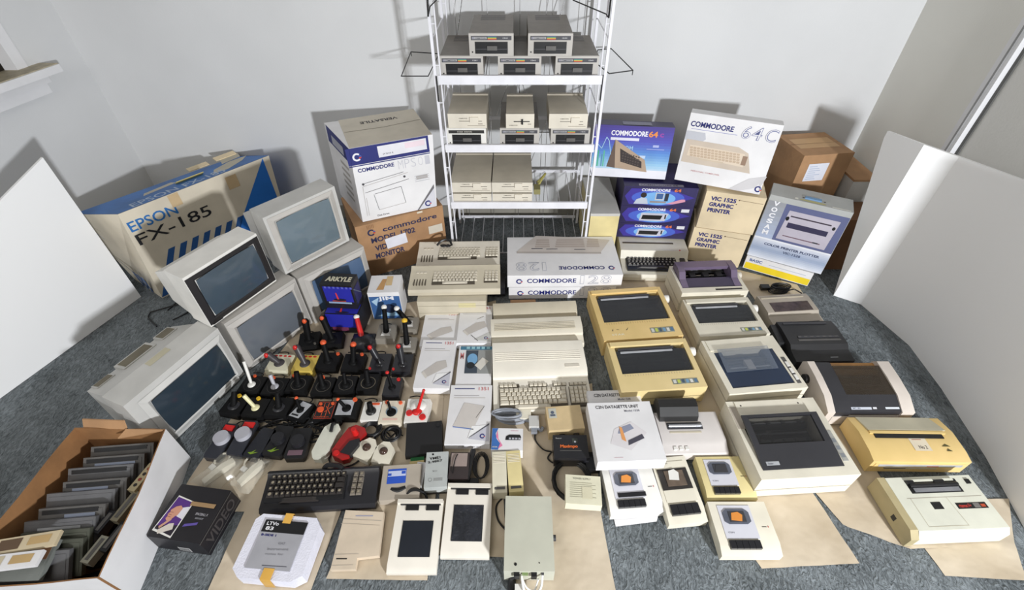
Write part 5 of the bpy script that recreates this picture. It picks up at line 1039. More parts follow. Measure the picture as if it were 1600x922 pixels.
# ================================================================= CASSETTE UNITS, BOXES, PLOTTER
for i, (fl, fr, bl, z, hh, lb) in enumerate((((932,717),(1042,713),(922,626), FZ, .135, 0),)):
    pass
def dbox(label, fl, fr, bl, z, h):
    x, y, yaw, w, d = spot(fl, fr, bl, z+h); t = thing('cassette_unit_box', label, 'box', (x, y, z), yaw, 'cassette unit cartons')
    part(lambda g: g.box(-w/2, w/2, -d/2, d/2, 0, h, WHITE, .003), 'box_shell', t); T = top(w, d, h)
    def f(g):
        k = ink((40, 40, 50)); g.text('C2N DATASETTE UNIT', w*.12, d*.885, k, T, d*.055, w*.68, bold=.012); g.text('Model 1530', w*.56, d*.815, ink((110, 110, 124)), T, d*.035, w*.24); 
        g.poly([(w*.24,d*.28),(w*.34,d*.52),(w*.62,d*.64),(w*.82,d*.44),(w*.52,d*.16)], ink((222, 218, 220)), T); g.poly([(w*.38,d*.44),(w*.42,d*.54),(w*.6,d*.60),(w*.64,d*.52),(w*.46,d*.44)], ink((140, 146, 166)), T, .0012)
        g.poly([(w*.42,d*.34),(w*.48,d*.30),(w*.46,d*.54),(w*.42,d*.56)], ink((230, 160, 96)), T, .0016); g.poly([(w*.5,d*.24),(w*.51,d*.32),(w*.74,d*.42),(w*.76,d*.35)], ink((74, 72, 84)), T, .0016)
        g.rect(w*.25, w*.38, d*.05, d*.06, ink((214, 190, 196)), T)
    part(f, 'printed_lid', t); return w, d
dbox('white cassette unit carton mostly covered, slightly behind and under the front one', (934,706), (1024,703), (919,611), FZ, .065)
dbox('white cassette unit carton with recorder picture, on top in front', (934,722), (1042,718), (924,630), FZ+.067, .06)
def datasette(label, fl, fr, bl, body, plate, kind, h=.045):
    x, y, yaw, w, d = spot(fl, fr, bl, FZ+h); t = thing('cassette_recorder', label, 'cassette recorder', (x, y, FZ), yaw, 'cassette recorders')
    part(lambda g: g.prof([(-d/2, 0), (d/2, 0), (d/2, h), (-d*.30, h), (-d/2, h*.72)], -w/2, w/2, body, .008), 'case', t)
    pw0, pw1 = (-.36, .20) if kind != 2 else (-.40, .40)
    part(lambda g: g.box(w*pw0, w*pw1, -d*.22, d*.42, h-.001, h+.002, plate, .001), 'deck_plate', t)
    cw = w*(pw0+pw1)/2; ww = w*(pw1-pw0)
    def f(g):
        if kind == 2: g.box(cw-ww*.5, cw+ww*.5, -d*.03, d*.30, h+.001, h+.004, KEYD, .002); g.box(cw-ww*.3, cw+ww*.34, d*.02, d*.26, h+.004, h+.007, mat('brown_glass', (110, 96, 84), .15, .1, 20), .001)
        else: 
            g.slab([(cw-ww*.40,d*.10),(cw-ww*.28,d*.05),(cw+ww*.28,d*.05),(cw+ww*.40,d*.10),(cw+ww*.40,d*.28),(cw+ww*.28,d*.34),(cw-ww*.28,d*.34),(cw-ww*.40,d*.28)], h+.001, h+.005, mat('recorder_window', (96, 100, 112), .2, .06, 20), .001)
            g.box(cw-ww*.24, cw+ww*.26, d*.09, d*.29, h+.005, h+.0062, DKGREY)
    win = part(f, 'cassette_window', t)
    def f(g):
        g.slab([(cw-ww*.2,d*.12),(cw+ww*.12,d*.10),(cw+ww*.18,d*.22),(cw+ww*.06,d*.28),(cw-ww*.14,d*.26)], h+.0062+(.0012 if kind == 2 else 0), h+.007+(.0012 if kind == 2 else 0), ink((222, 142, 62)) if kind == 0 else DKGREY if kind == 1 else WHTP)
    part(f, 'cassette_label', win)
    n = 5 if kind != 2 else 4
    for i in range(n):
        a = cw-ww*.46+i*ww*.92/n; part(lambda g: g.box(a, a+ww*.92/n-.0012, -d*.40, -d*.25, h*.6, h+.006, BLACK2, .002), 'piano_key', t)
    def f(g):
        if kind == 2: g.text('COMMODORE', -w*.34, d*.38, ink((150, 144, 130)), None, .005, .04, h+.0026); g.rect(w*.0, w*.02, d*.35, d*.37, BLACK, None, h+.0008)
        else: g.rect(w*.30, w*.38, d*.0, d*.012, BLACK, None, h+.0008); g.rect(w*.40, w*.412, -d*.01, d*.024, ink((190, 60, 50)), None, h+.001); g.text('C2N', cw-ww*.4, -d*.12, ink((130, 130, 140)), None, .005, .02, h+.0028)
    part(f, 'counter_marks', t)
    return t, w, d
t, w, d = datasette('white cassette recorder with orange cassette label lying on a white sheet', (955,803), (1040,797), (945,730), WHTP, mat('plate_lilac', (214, 214, 222), .4, .02, 8), 0)
part(lambda g: g.box(-w*.3, w*.22, -d*.19, -d*.10, .047, .050, BLACK2, .001), 'slot_row', t)
datasette('narrow cream cassette recorder with brown window between two wider ones', (1047,818), (1108,812), (1025,716), CREAM, mat('plate_cream', (232, 226, 208), .4, .02, 8), 2)
datasette('yellow tinged cassette recorder with empty grey window, below the plotter', (1107,779), (1186,778), (1083,714), YEL2, MATS['plate_lilac'], 1)
datasette('cream cassette recorder with orange label standing alone on kraft paper, nearest the camera', (1130,867), (1226,867), (1112,784), CREAM, MATS['plate_lilac'], 0)
g = G(); a, b, c, d_ = at(958,806,.003), at(1030,800,.003), at(1026,815,.003), at(962,823,.003); g.add([a, b, c, d_, *[v+Vector((0, 0, .0012)) for v in (a, b, c, d_)]], [(0,1,2,3),(7,6,5,4),(0,4,5,1),(1,5,6,2),(2,6,7,3),(3,7,4,0)], WHITE)
tag(g.build('paper_sheet'), 'white paper sheet peeking out from under the front left cassette recorder', 'paper')
# plotter printer with black paper tray
h = .065; loc, yaw, w, d = pslot((1040,708), (1142,706), (1030,645), h)
t = thing('plotter_printer', 'pale grey plotter printer with curled black paper cover, right of the cassette unit cartons', 'printer', loc, yaw)
GP = mat('pale_warm_grey_plastic', (206, 200, 196), .45, .02, 8)
part(lambda g: g.prof([(-d/2, .012), (d/2, .012), (d/2, h), (-d*.22, h), (-d*.30, h-.008), (-d*.46, h-.018), (-d/2, h-.03)], -w/2, w/2, GP, .005), 'case', t)
part(lambda g: (g.box(-w*.5+.01, w*.5-.01, -d*.47, d*.47, 0, .013, DKGREY, .003)), 'underside', t)
def f(g):
    n = 10; vs = []
    for i in range(n+1):
        a = R(-50+i*22); r = .036; y = d*.5+.015+r*math.cos(a)*-1*.6; z = h-.01+r*math.sin(a)
        vs.append((y, z))
    pr = [(d*.26, h-.004), (d*.55, h-.02), (d*.72, h-.03), (d*.80, h-.0), (d*.78, h+.030), (d*.66, h+.050), (d*.46, h+.048), (d*.30, h+.024)]
    g.prof(pr, -w*.46, w*.16, mat('black_paper_cover', (34, 33, 33), .55, .08, 10), .006)
part(f, 'paper_cover', t)
part(lambda g: (g.box(-w*.36, w*.20, d*.06, d*.22, h-.001, h+.003, DKGREY, .001), g.cyl((-w*.34, d*.14, h+.004), (w*.18, d*.14, h+.004), .007, CHR, n=14)), 'pen_carriage', t)
part(lambda g: (g.box(-w*.34, w*.16, -d*.03, d*.01, h-.001, h+.0015, BEIGE), [g.box(-w*.34+i*.022, -w*.34+i*.022+.012, -d*.40, -d*.33, h-.018, h-.006, WHTP, .001) for i in range(3)]), 'switch_row', t)
part(lambda g: g.ball((-w*.24, -d*.48, .012), .026, .016, .010, KEYD), 'paper_wheel', t)

# ================================================================= JOYSTICKS
def cablepts(x, y, yaw, d):  # short lead leaving the back of a controller
    a = yaw+math.pi/2; return [(x+math.cos(a)*d*.5, y+math.sin(a)*d*.5), (x+math.cos(a)*(d*.5+.02), y+math.sin(a)*(d*.5+.02)), (x+math.cos(a+.5)*(d*.5+.045), y+math.sin(a+.5)*(d*.5+.045))]
JB = mat('joystick_black', (20, 20, 21), 0.55, 0.05, 12, spec=.25); JS = mat('stick_black', (12, 12, 13), 0.6, 0.04, 12, spec=.15)
def joystick(label, px, tip, w=.092, d=.096, h=.032, yaw=0.0, base=JB, kind='std', tiph=.11, stick=JS, cap=None, btn=None, ringc=None, bev=.006, panel=None, group='joysticks in rows on the paper', r=.009, plate=None):
    if base is BLACK: base = JB
    if stick is JS and kind == 'std' and r > .0085: r = .0125
    """px: pixel at the middle of the base top; tip: pixel of the stick tip"""
    c = at(px[0], px[1], FZ+h); T = at(tip[0], tip[1], FZ+tiph) if tip else None
    t = thing('joystick', label, 'joystick', (c.x, c.y, FZ), yaw, group)
    part(lambda g: (g.hexa([(-w/2,-d/2,0),(w/2,-d/2,0),(w/2,d/2,0),(-w/2,d/2,0),(-w*.46,-d*.46,h),(w*.46,-d*.46,h),(w*.46,d*.46,h),(-w*.46,d*.46,h)], base, bev, seg=3)), 'base', t)
    if panel: part(lambda g: panel(g, w, d, h), 'panel', t)
    if ringc: part(lambda g: g.ring((w*.02, -d*.04, h+.0008), w*.34, .0022, ringc, n=8 if ringc is not None and kind == 'oct' else 26), 'gate_ring', t)
    if T is not None:
        M = t.matrix_world if False else (Matrix.Translation((c.x, c.y, FZ)) @ Matrix.Rotation(yaw, 4, 'Z')).inverted()
        tp = M @ T; b0 = Vector((0, -d*.04, h-.002)); v = (tp-b0)
        def f(g):
            if kind in ('std', 'oct'):
                g.ball((0, -d*.04, h-.004), w*.22, w*.22, .014, stick, half=True); g.cyl(b0, b0+v*.35, r*1.15, stick, r, 16); g.cyl(b0+v*.33, tp, r, stick, r*.85, 16, bev=.002)
            elif kind == 'grip':
                g.ball((0, -d*.04, h-.004), w*.24, w*.24, .012, stick, half=True); g.tube([b0, b0+v*.2, b0+v*.45, b0+v*.7, b0+v*.9, tp], .012, stick, 12, radii=[.013, .012, .016, .015, .017, .012])
            elif kind == 'golf':
                g.ball((0, -d*.04, h+.001), .017, .017, .008, stick, half=True); g.cyl(b0, tp, r, stick, r*1.15, 16, bev=.002)
        part(f, 'stick', t)
        if cap:
            def f(g):
                q = v.normalized(); p0 = b0+v*.97
                if kind == 'grip': g.ball(tuple(b0+v*.94+Vector((0, -.010, .004))), .0105, .009, .014, cap)
                else: g.ball(tuple(tp), r*1.1, r*1.1, r*.9, cap)
            part(f, 'fire_button', t)
    for k, (u, v_, rr, m) in enumerate(btn or []):
        part(lambda g: g.cyl((w*u, d*v_, h-.001), (w*u, d*v_, h+.006), rr, m, rr*.92, 18, bev=.0015), 'button', t)
    def f(g): g.spline([(0, d*.48, h*.4), (.006, d*.48+.022, .012), (-.02, d*.48+.035, .005), (-.05, d*.48+.03, .004)], .0026, CABLE, 6)
    part(f, 'cord', t)
    return t
GR = ink((88, 84, 78)); GRL = ink((120, 112, 96)); GRYB = mat('warm_grey_base', (140, 134, 124), .45, .04, 8); PALEB = mat('pale_cream_base', (226, 222, 196), .45, .03, 8)
YB = mat('yellow_base', (224, 196, 96), .45, .05, 8); GB = mat('charcoal_grip', (64, 60, 62), .4, .05, 10)
# back row
joystick('black flight stick with orange tip standing before the grey monitor, leftmost of the rear row', (483,530), (476,499), yaw=R(12), w=.10, d=.095, kind='grip', cap=ORANGE, tiph=.13, btn=[(.30,-.38,.006,GR)])
joystick('black flight stick with orange tip, second of the rear row beside the blue boxes', (519,529), (503,494), yaw=R(8), w=.10, d=.085, kind='grip', cap=ORANGE, tiph=.13)
def rp(g, w, d, h): g.ball((0, 0, h-.012), w*.52, d*.52, .034, BLACK2, half=True)
joystick('glossy round black joystick with bright red handle in front of the blue boxes', (567,531), (557,495), w=.112, d=.088, h=.038, bev=.03, base=BLACK2, stick=RED, tiph=.115, r=.0125, panel=rp, cap=WHTP)
def gp(g, w, d, h): g.hexa([(-w*.26,-d*.3,h-.002),(w*.26,-d*.3,h-.002),(w*.18,d*.2,h-.002),(-w*.18,d*.2,h-.002),(-w*.2,-d*.22,h+.006),(w*.2,-d*.22,h+.006),(w*.14,d*.14,h+.006),(-w*.14,d*.14,h+.006)], mat('pale_grey_plate', (186, 184, 180), .4, .03), .002)
joystick('warm grey joystick with black stick and white tip, in front of the white toy box', (604,518), (600,480), w=.095, d=.10, h=.035, bev=.016, base=GRYB, tiph=.12, cap=WHTP, panel=gp, r=.010)
joystick('warm grey joystick with black stick close to the flat beige case, rearmost', (640,505), (620,482), w=.08, d=.085, h=.035, bev=.014, base=GRYB, tiph=.11, cap=WHTP, panel=gp, r=.010)
joystick('warm grey joystick with black stick beside the white mouse box, front of two', (636,537), (632,501), w=.088, d=.088, h=.035, bev=.016, base=GRYB, tiph=.12, cap=YBTN, panel=gp, r=.009)
# second row
def kp(g, w, d, h): [g.disc((w*(-.30+.2*i), d*.36, h+.0012), .008, RED, ry=.005) for i in range(4)]
joystick('cream joystick with thick charcoal grip and red trigger, leaning by the grey monitor', (437,566), (417,553), w=.105, d=.10, base=PALEB, kind='grip', stick=GB, cap=RED, tiph=.075, panel=kp, yaw=R(-4))
joystick('yellow joystick with thick charcoal grip and red trigger', (477,567), (462,540), w=.105, d=.10, base=YB, kind='grip', stick=GB, cap=RED, tiph=.11, panel=kp, yaw=R(-2))
joystick('black square joystick with orange tip and orange corner button, right of the yellow one', (513,563), (505,535), base=BLACK, w=.10, d=.10, cap=ORANGE, tiph=.11, btn=[(.34,.36,.008,ORANGE)], panel=lambda g, w, d, h: g.ring((0, -.004, h+.001), .012, .003, TAN))
joystick('black square joystick with orange tip, just below the glossy round one', (552,565), (552,538), base=BLACK, w=.10, d=.10, cap=ORANGE, tiph=.11, btn=[(.30,.40,.008,ORANGE)], panel=lambda g, w, d, h: g.ring((0, -.004, h+.001), .012, .003, TAN))
joystick('black joystick with fat curved red tipped grip leaning left, below the warm grey ones', (594,566), (578,540), base=BLACK2, w=.095, d=.11, kind='grip', stick=BLACK2, cap=RED, tiph=.11, btn=[(-.40,-.34,.006,RED)])
joystick('black joystick with fat upright red tipped grip, next to the long white mouse box', (629,567), (623,538), base=BLACK2, w=.09, d=.11, kind='grip', stick=BLACK2, cap=RED, tiph=.11, btn=[(-.38,-.34,.006,RED)])
# third row
joystick('black joystick with long white golf club stick touching the lowest monitor', (394,600), (381,565), base=BLACK, kind='golf', stick=WHTP, tiph=.12, r=.006, btn=[(-.1,.42,.007,ORANGE)], yaw=R(-8), w=.10, ringc=ink((48, 46, 46)))
joystick('black joystick with short white stick and orange button, second in its row', (430,603), (422,586), base=BLACK, kind='golf', stick=GREYBTN, tiph=.08, r=.007, btn=[(-.25,.42,.008,ORANGE)], yaw=R(-4), w=.10, ringc=ink((48, 46, 46)))
joystick('classic black square joystick with orange button and grey ring, third in its row', (466,599), (463,581), base=BLACK, tiph=.085, ringc=GR, btn=[(-.36,.40,.0085,ORANGE)], kind='std', yaw=R(-3))
joystick('classic black square joystick with orange button and broken grey ring, fourth in its row', (505,602), (499,584), base=BLACK, tiph=.085, ringc=GR, btn=[(-.15,.42,.0085,ORANGE)], yaw=R(-2))
joystick('classic black square joystick with octagonal grey ring and no orange button', (540,600), (537,583), base=BLACK, tiph=.075, ringc=GR, kind='oct')
joystick('classic black square joystick with pale tan ring, fifth in its row', (575,597), (572,578), base=BLACK, tiph=.085, ringc=GRL)
joystick('narrow black joystick with tilted stick and two red buttons above the white ones', (613,604), (605,582), base=BLACK2, w=.078, d=.10, tiph=.10, cap=RED, btn=[(.26,.36,.008,RED)], r=.0075)
# fourth row
joystick('black joystick with yellow button, leftmost of the three with yellow', (366,632), (366,612), base=BLACK, w=.09, d=.095, bev=.014, tiph=.07, btn=[(-.05,.44,.009,YBTN)], yaw=R(-12), panel=lambda g, w, d, h: g.ball((0, -.004, h-.006), .028, .028, .014, BLACK2, half=True))
joystick('black joystick with long leaning cream handle and yellow button', (400,636), (381,618), base=BLACK, w=.092, d=.095, bev=.012, tiph=.09, kind='golf', stick=mat('cream_handle', (232, 226, 178), .4), btn=[(-.1,.42,.009,YBTN)], yaw=R(-6), r=.0075)
joystick('black joystick with yellow button, rightmost of the three with yellow', (436,635), (433,615), base=BLACK, w=.098, d=.095, bev=.010, tiph=.075, btn=[(-.28,.38,.010,YBTN)], yaw=R(-4), panel=lambda g, w, d, h: g.ball((0, -.004, h-.006), .028, .028, .014, BLACK2, half=True))
def sp(g, w, d, h): g.slab([(-w*.4,-d*.42),(w*.2,-d*.44),(w*.4,d*.36),(-w*.2,d*.42)], h-.001, h+.0012, SILVER); g.rect(-w*.30, w*.1, -d*.36, -d*.28, BLACK, None, h+.0018); g.rect(-w*.1, w*.15, -d*.1, d*.15, BLACK, None, h+.0016)
joystick('small black joystick with slanted silver plate and looped cord', (470,640), (463,622), w=.075, d=.09, yaw=R(-16), tiph=.065, panel=sp, cap=ORANGE, r=.007)
def op(g, w, d, h):
    g.rect(-w*.42, w*.42, -d*.44, d*.42, ink((170, 60, 40)), None, h+.001); g.rect(-w*.39, w*.39, -d*.41, d*.39, BLACK, None, h+.0015)
    for a, b in (((-.1,-.3),(-.1,.35)),((-.35,.0),(-.1,.0)),((.0,-.1),(.3,.2)),((.0,.2),(.3,-.2)),((.1,.35),(.1,-.3))): g.line((a[0]*w, a[1]*d), (b[0]*w, b[1]*d), .0022, ORANGE, None, h+.002)
    g.text('CONTROL', -w*.34, -d*.38, ORANGE, None, .006, w*.66, h+.0022)
joystick('black controller with square orange outlined panel and orange ball', (508,641), None, w=.085, d=.095, panel=op, btn=[(-.22,.02,.014,ORANGE),(-.3,.3,.007,ORANGE),(.28,.32,.007,ORANGE)])
def cp_(g, w, d, h): g.rect(-w*.42, w*.26, -d*.36, d*.38, SILVER, None, h+.001); g.ring((0, -.002, h+.0016), .024, .006, GREYBTN); g.ring((0, -.002, h+.0018), .016, .004, BLACK)
joystick('black joystick with silver square plate and rings, orange button at its corner', (542,637), (528,624), w=.095, d=.10, panel=cp_, btn=[(.26,.38,.010,ORANGE)], cap=ORANGE, tiph=.065, r=.007, bev=.012)
joystick('small white joystick with black pear knob and orange bar', (580,642), (577,629), w=.078, d=.095, base=WHTP, bev=.004, kind='std', tiph=.07, r=.010, panel=lambda g, w, d, h: (g.box(-w*.05, w*.36, d*.30, d*.40, h, h+.003, ORANGE, .001), g.ball((0, -.002, h-.002), .022, .022, .014, BLACK, half=True)))
joystick('white joystick with blue grey disc and two orange corner buttons', (612,643), (606,627), w=.098, d=.115, base=mat('soft_white_base', (226, 216, 196), .4, .02), tiph=.065, r=.006, bev=.012, panel=lambda g, w, d, h: (g.disc((0, 0, h+.0012), .024, ink((146, 164, 176))), g.rect(-w*.3, w*.3, -d*.36, -d*.28, ink((224, 186, 172)), None, h+.001)), btn=[(-.28,.38,.008,ORANGE),(.30,.36,.008,ORANGE)])
joystick('white joystick with red ball handle and two big red round buttons', (652,641), (662,610), w=.10, d=.12, h=.036, base=WHTP, tiph=.13, stick=RED, r=.006, cap=RED, bev=.02, panel=lambda g, w, d, h: (g.ball((.0, d*.18, h-.006), w*.36, d*.26, .02, WHTP, half=True), g.box(-w*.2, w*.3, -d*.60, -d*.46, -.0, .014, BLACK, .005)), btn=[(-.30,-.12,.014,RED),(.26,-.28,.014,RED)])
# paddles and odd controllers
def paddle(label, px, yaw, kw, knob, kr, btnc, w=.055, d=.115, h=.03, mark=None, kpos=-.02, group='paddle controllers'):
    c = at(px[0], px[1], FZ+h); t = thing('paddle_controller', label, 'game controller', (c.x, c.y, FZ), yaw, group)
    part(lambda g: g.slab([(-w*.42,-d/2),(w*.42,-d/2),(w/2,-d*.42),(w/2,d*.42),(w*.4,d/2),(-w*.4,d/2),(-w/2,d*.42),(-w/2,-d*.42)], 0, h, kw, .004), 'base', t)
    if knob: part(lambda g: g.cyl((0, d*kpos, h), (0, d*kpos, h+.018), kr, knob, kr*.94, 28, bev=.002), 'knob', t)
    if btnc: part(lambda g: g.box(-w*.34, w*.34, d*.28, d*.43, h-.001, h+.006, btnc, .002), 'button', t)
    if mark: part(lambda g: mark(g, w, d, h), 'badge', t)
    part(lambda g: g.spline([(0, d*.49, h*.5), (.012, d*.49+.025, .01), (.03, d*.49+.03, .004)], .0026, CABLE, 6), 'cord', t)
    return t
DG = mat('blue_black_plastic', (44, 46, 54), .4, .05, 8)
paddle('black paddle with red button and pale grey disc, leftmost', (346,688), R(-8), DG, GREYBTN, .030, RED, w=.06, d=.15, kpos=.04)
paddle('black paddle with red button and pale grey disc, right of the leftmost', (379,683), R(-4), DG, GREYBTN, .030, RED, w=.062, d=.15, kpos=.06)
bz = lambda g, w, d, h: g.poly([(-w*.3,-d*.36),(-.004,-d*.40),(w*.3,-d*.28),(0,-d*.33),(w*.1,-d*.22),(-w*.1,-d*.32)], ink((120, 150, 40)), None, h+.001)
paddle('shiny black wedge shaped controller with green mark, between the pale disc paddle and round knobs', (406,692), R(-14), mat('shiny_black', (24, 26, 34), .12, .03), None, 0, None, w=.065, d=.13, mark=bz)
paddle('black rounded paddle with round black knob and green mark', (435,688), R(-6), BLACK, BLACK2, .026, None, w=.075, d=.13, mark=bz, kpos=.02)
paddle('black rounded paddle with round black knob and reddish badge', (466,692), R(2), BLACK, BLACK2, .027, None, w=.078, d=.13, mark=lambda g, w, d, h: g.box(-w*.34, w*.36, -d*.40, -d*.24, h-.001, h+.001, ink((110, 86, 96)), 0), kpos=.02)
# tangle of cords between the rows
g = G()
for i in range(9):
    a = random.uniform(0, 6); x0, y0 = at(492+random.uniform(-22, 25), 668+random.uniform(-14, 14), 0)[:2]
    g.spline([(x0+.035*math.cos(a+k*1.1)*(1+.3*math.sin(k*2+i)), y0+.03*math.sin(a+k*1.1), FZ+.004+.003*((i+k) % 4)) for k in range(7)], .0028, CABLE, 6)
for i in range(12):
    a = random.uniform(0, 6); x0, y0 = at(*random.choice([(440,664),(412,668),(470,664),(490,690),(512,668),(430,672)]), 0)[:2]
    g.spline([(x0+.05*math.cos(a+k*.9)*(1+.4*math.sin(k*2+i)), y0+.018*math.sin(a+k*1.1), FZ+.004+.003*((i+k) % 4)) for k in range(7)], .0032, CABLE, 6)
tag(g.build('controller_cords'), 'tangle of black controller cords left of the white mouse shaped controller', 'cable')
# white and red hand controllers
def hand(label, px, yaw, m, L=.15, W=.065, h=.04, extra=None, name='hand_controller'):
    c = at(px[0], px[1], FZ+h*.5); t = thing(name, label, 'game controller', (c.x, c.y, FZ), yaw)
    def f(g):
        pts = [(-W*.30,-L*.5),(W*.2,-L*.5),(W*.42,-L*.40),(W*.46,-L*.05),(W*.42,L*.2),(W*.5,L*.40),(W*.3,L*.5),(-W*.2,L*.5),(-W*.46,L*.36),(-W*.5,L*.0),(-W*.5,-L*.36)]
        g.slab(pts, 0, h, m, .012)
    part(f, 'body', t)
    if extra: extra(t, W, L, h)
    return t
hand('white mouse shaped hand controller with black plug on top, next to the red one', (511,692), R(-8), mat('pale_greenish_white', (214, 214, 200), .4, .03), extra=lambda t, W, L, h: part(lambda g: g.spline([(.005, L*.52, h*.4), (.004, L*.44, h+.012), (.008, L*.22, h+.008)], .007, BLACK), 'plug', t))
def rx(t, W, L, h):
    part(lambda g: g.cyl((.006, L*.26, h-.002), (.002, L*.26, h+.03), .012, RED, .010, 18, bev=.004), 'stick', t)
    part(lambda g: g.slab([(-.002,-L*.36),(W*.5,-L*.34),(W*.58,-L*.0),(W*.42,L*.16),(.004,.0)], h*.5, h+.006, BLACK2, .006), 'black_grip', t)
    part(lambda g: g.cyl((-W*.2, -L*.40, h-.001), (-W*.2, -L*.40, h+.004), .012, RED, .011, 16), 'button', t)
    part(lambda g: g.spline([(W*.5, L*.4, .01), (W*.85, L*.45, .006), (W*.9, L*.1, .005), (W*.7, -L*.4, .005), (0, -L*.66, .006), (-W*.6, -L*.5, .006), (-W*.65, -L*.1, .008)], .0035, CABLE), 'cord', t)
hand('red and black hand held joystick with its cord wrapped around', (547,694), R(-20), mat('deep_red_plastic', (160, 34, 34), .3, .05), L=.145, W=.08, extra=rx)
def ballc(label, px, yaw):
    c = at(px[0], px[1], FZ+.025); t = thing('trackball_controller', label, 'game controller', (c.x, c.y, FZ), yaw, 'cream ball controllers')
    part(lambda g: g.slab([(-.036,-.04),(.036,-.046),(.037,.02),(.014,.046),(-.012,.046),(-.034,.02)], 0, .03, CREAM, .004), 'base', t)
    part(lambda g: g.ball((0, .006, .028), .017, .017, .014, mat('brown_ball', (70, 52, 44), .12, .04)), 'ball', t)
    part(lambda g: g.spline([(0, .045, .012), (.0, .07, .008), (.02, .10, .006), (.05, .09, .006)], .0028, CABLE, 6), 'cord', t)
ballc('cream controller with dark brown ball, left of the pair and tilted', (572,702), R(-20)); ballc('cream controller with dark brown ball, right of the pair', (599,708), R(-4))
g = G()
for cx_, cy_, n in ((582,676,6),(612,684,7)):
    c = at(cx_, cy_, 0)
    for i in range(n): rr = .028+.004*(i % 3); g.tube([(c.x+rr*math.cos(a*.4)+.003*i-.008, c.y+rr*.9*math.sin(a*.4), FZ+.005+.0035*i) for a in range(16)], .0032, CABLE, 6, closed=True)
g.build('cord_coils'); o = bpy.data.objects['cord_coils']; tag(o, 'coiled black cords lying behind the two cream ball controllers', 'cable')
# black expansion unit with green and tan connector
x, y, yaw, w, d = spot((632,712), (691,706), (634,663), FZ+.03); t = thing('expansion_cartridge', 'flat black expansion cartridge with green circuit edge and tan connector', 'cartridge', (x, y, FZ), yaw)
part(lambda g: g.hexa([(-w/2,-d/2,0),(w/2,-d/2,0),(w/2,d/2,0),(-w/2,d/2,0),(-w*.49,-d*.49,.026),(w*.49,-d*.49,.026),(w*.49,d*.49,.034),(-w*.49,d*.49,.034)], mat('matte_black_case', (26, 26, 28), .5, .04), .005), 'case', t)
part(lambda g: g.box(-w*.36, w*.0, -d/2-.018, -d/2+.003, .006, .009, ink((40, 110, 62)), .0005), 'circuit_edge', t); part(lambda g: g.box(-w*.38, w*.0, -d/2-.038, -d/2-.016, .001, .012, ink((206, 186, 130)), .001), 'connector', t)
part(lambda g: g.box(w*.34, w*.44, d*.3, d*.42, .0325, .036, BLACK, .001), 'latch', t)
# disk box with blue label
x, y, yaw, w, d = spot((592,782), (646,778), (600,728), FZ+.035); w += .02
t = thing('disk_case', 'tan cartridge case with blue and white label, in front of the black expansion cartridge', 'case', (x+.01, y, FZ), yaw)
part(lambda g: (g.box(-w/2, w/2, -d/2, d/2, 0, .035, TAN, .003)), 'case', t)
part(lambda g: (lambda T: (g.rect(w*.14, w*.62, d*.45, d*.88, ink((40, 84, 190)), T), g.rect(w*.15, w*.61, d*.66, d*.82, ink((196, 206, 236)), T, .0014), g.rect(w*.15, w*.24, d*.68, d*.75, ink((40, 84, 190)), T, .002), g.rect(w*.5, w*.6, d*.72, d*.8, ink((40, 84, 190)), T, .002)))(top(w, d, .035)), 'blue_label', t)
p1 = at(652,728,.0); g = G(); g.box(-.018, .018, -.055, .065, 0, .02, WHITE, .002); g.rect(-.010, -.004, -.05, .06, ink((60, 90, 180)), None, .0208)
o = g.build('manual_booklet'); o.location = at(655,752,FZ); o.rotation_euler = (0, 0, R(-4)); tag(o, 'slim white booklet with blue edge right of the tan cartridge case', 'booklet')
# grey power box with handwriting, dark adapter, cables
x, y, yaw, w, d = spot((662,762), (698,760), (669,707), FZ+.05); t = thing('power_supply', 'pale grey power supply with handwritten marks, left of the dark brown adapter', 'power supply', (x, y, FZ), yaw)
part(lambda g: g.box(-w/2, w/2, -d/2, d/2, .010, .05, mat('pale_blue_grey', (182, 186, 184), .5, .03), .003), 'cover', t); part(lambda g: g.box(-w/2-.001, w/2+.001, -d/2-.002, d/2, 0, .010, KEYD, .002), 'base_plate', t)
def f(g):
    T = top(w, d, .05); g.text('YME1', w*.16, d*.76, BLACK, T, d*.07, w*.5, bold=.02, rot=.12); g.text('2.48E7', w*.10, d*.66, BLACK, T, d*.06, w*.66, bold=.02, rot=.12); g.disc((w*.3, d*.93, .001), .004, BLACK, T, n=8); g.ring((w*.25, d*.2, .001), .007, .001, ink((120, 120, 120)), T, 14); [g.rect(w*.4, w*.8, d*(.17+.03*i), d*(.18+.03*i), ink((140, 140, 140)), T) for i in range(3)]; g.text('MADE', w*.35, d*.42, ink((150, 150, 150)), T, d*.03, w*.2)
part(f, 'lettering', t)
x, y, yaw, w, d = spot((700,747), (731,747), (704,707), FZ+.045); t = thing('power_supply', 'small dark brown power adapter with light top, beside the black handset', 'power supply', (x, y, FZ), yaw)
part(lambda g: g.box(-w/2, w/2, -d/2, d/2, 0, .045, mat('dark_brown_plastic', (58, 50, 50), .4, .05), .005), 'case', t); part(lambda g: g.box(-w*.44, w*.40, -d*.05, d*.46, .0445, .047, mat('brownish_label', (160, 144, 138), .3, .05), .001), 'top_label', t)
g = G(); a, b = at(740,708,FZ), at(729,756,FZ); g.tube([a+Vector((0,0,.02)), (a+b)/2+Vector((0,0,.028)), b+Vector((0,0,.022))], .012, BLACK, 10, radii=[.011,.010,.014]); g.box(b.x-.04, b.x+.045, b.y-.02, b.y+.012, FZ, FZ+.02, BLACK, .005)
tag(g.build('light_pen_holder'), 'black upright handset shaped device just above the right drawing tablet', 'device')
g = G(); c = at(752,732,0)
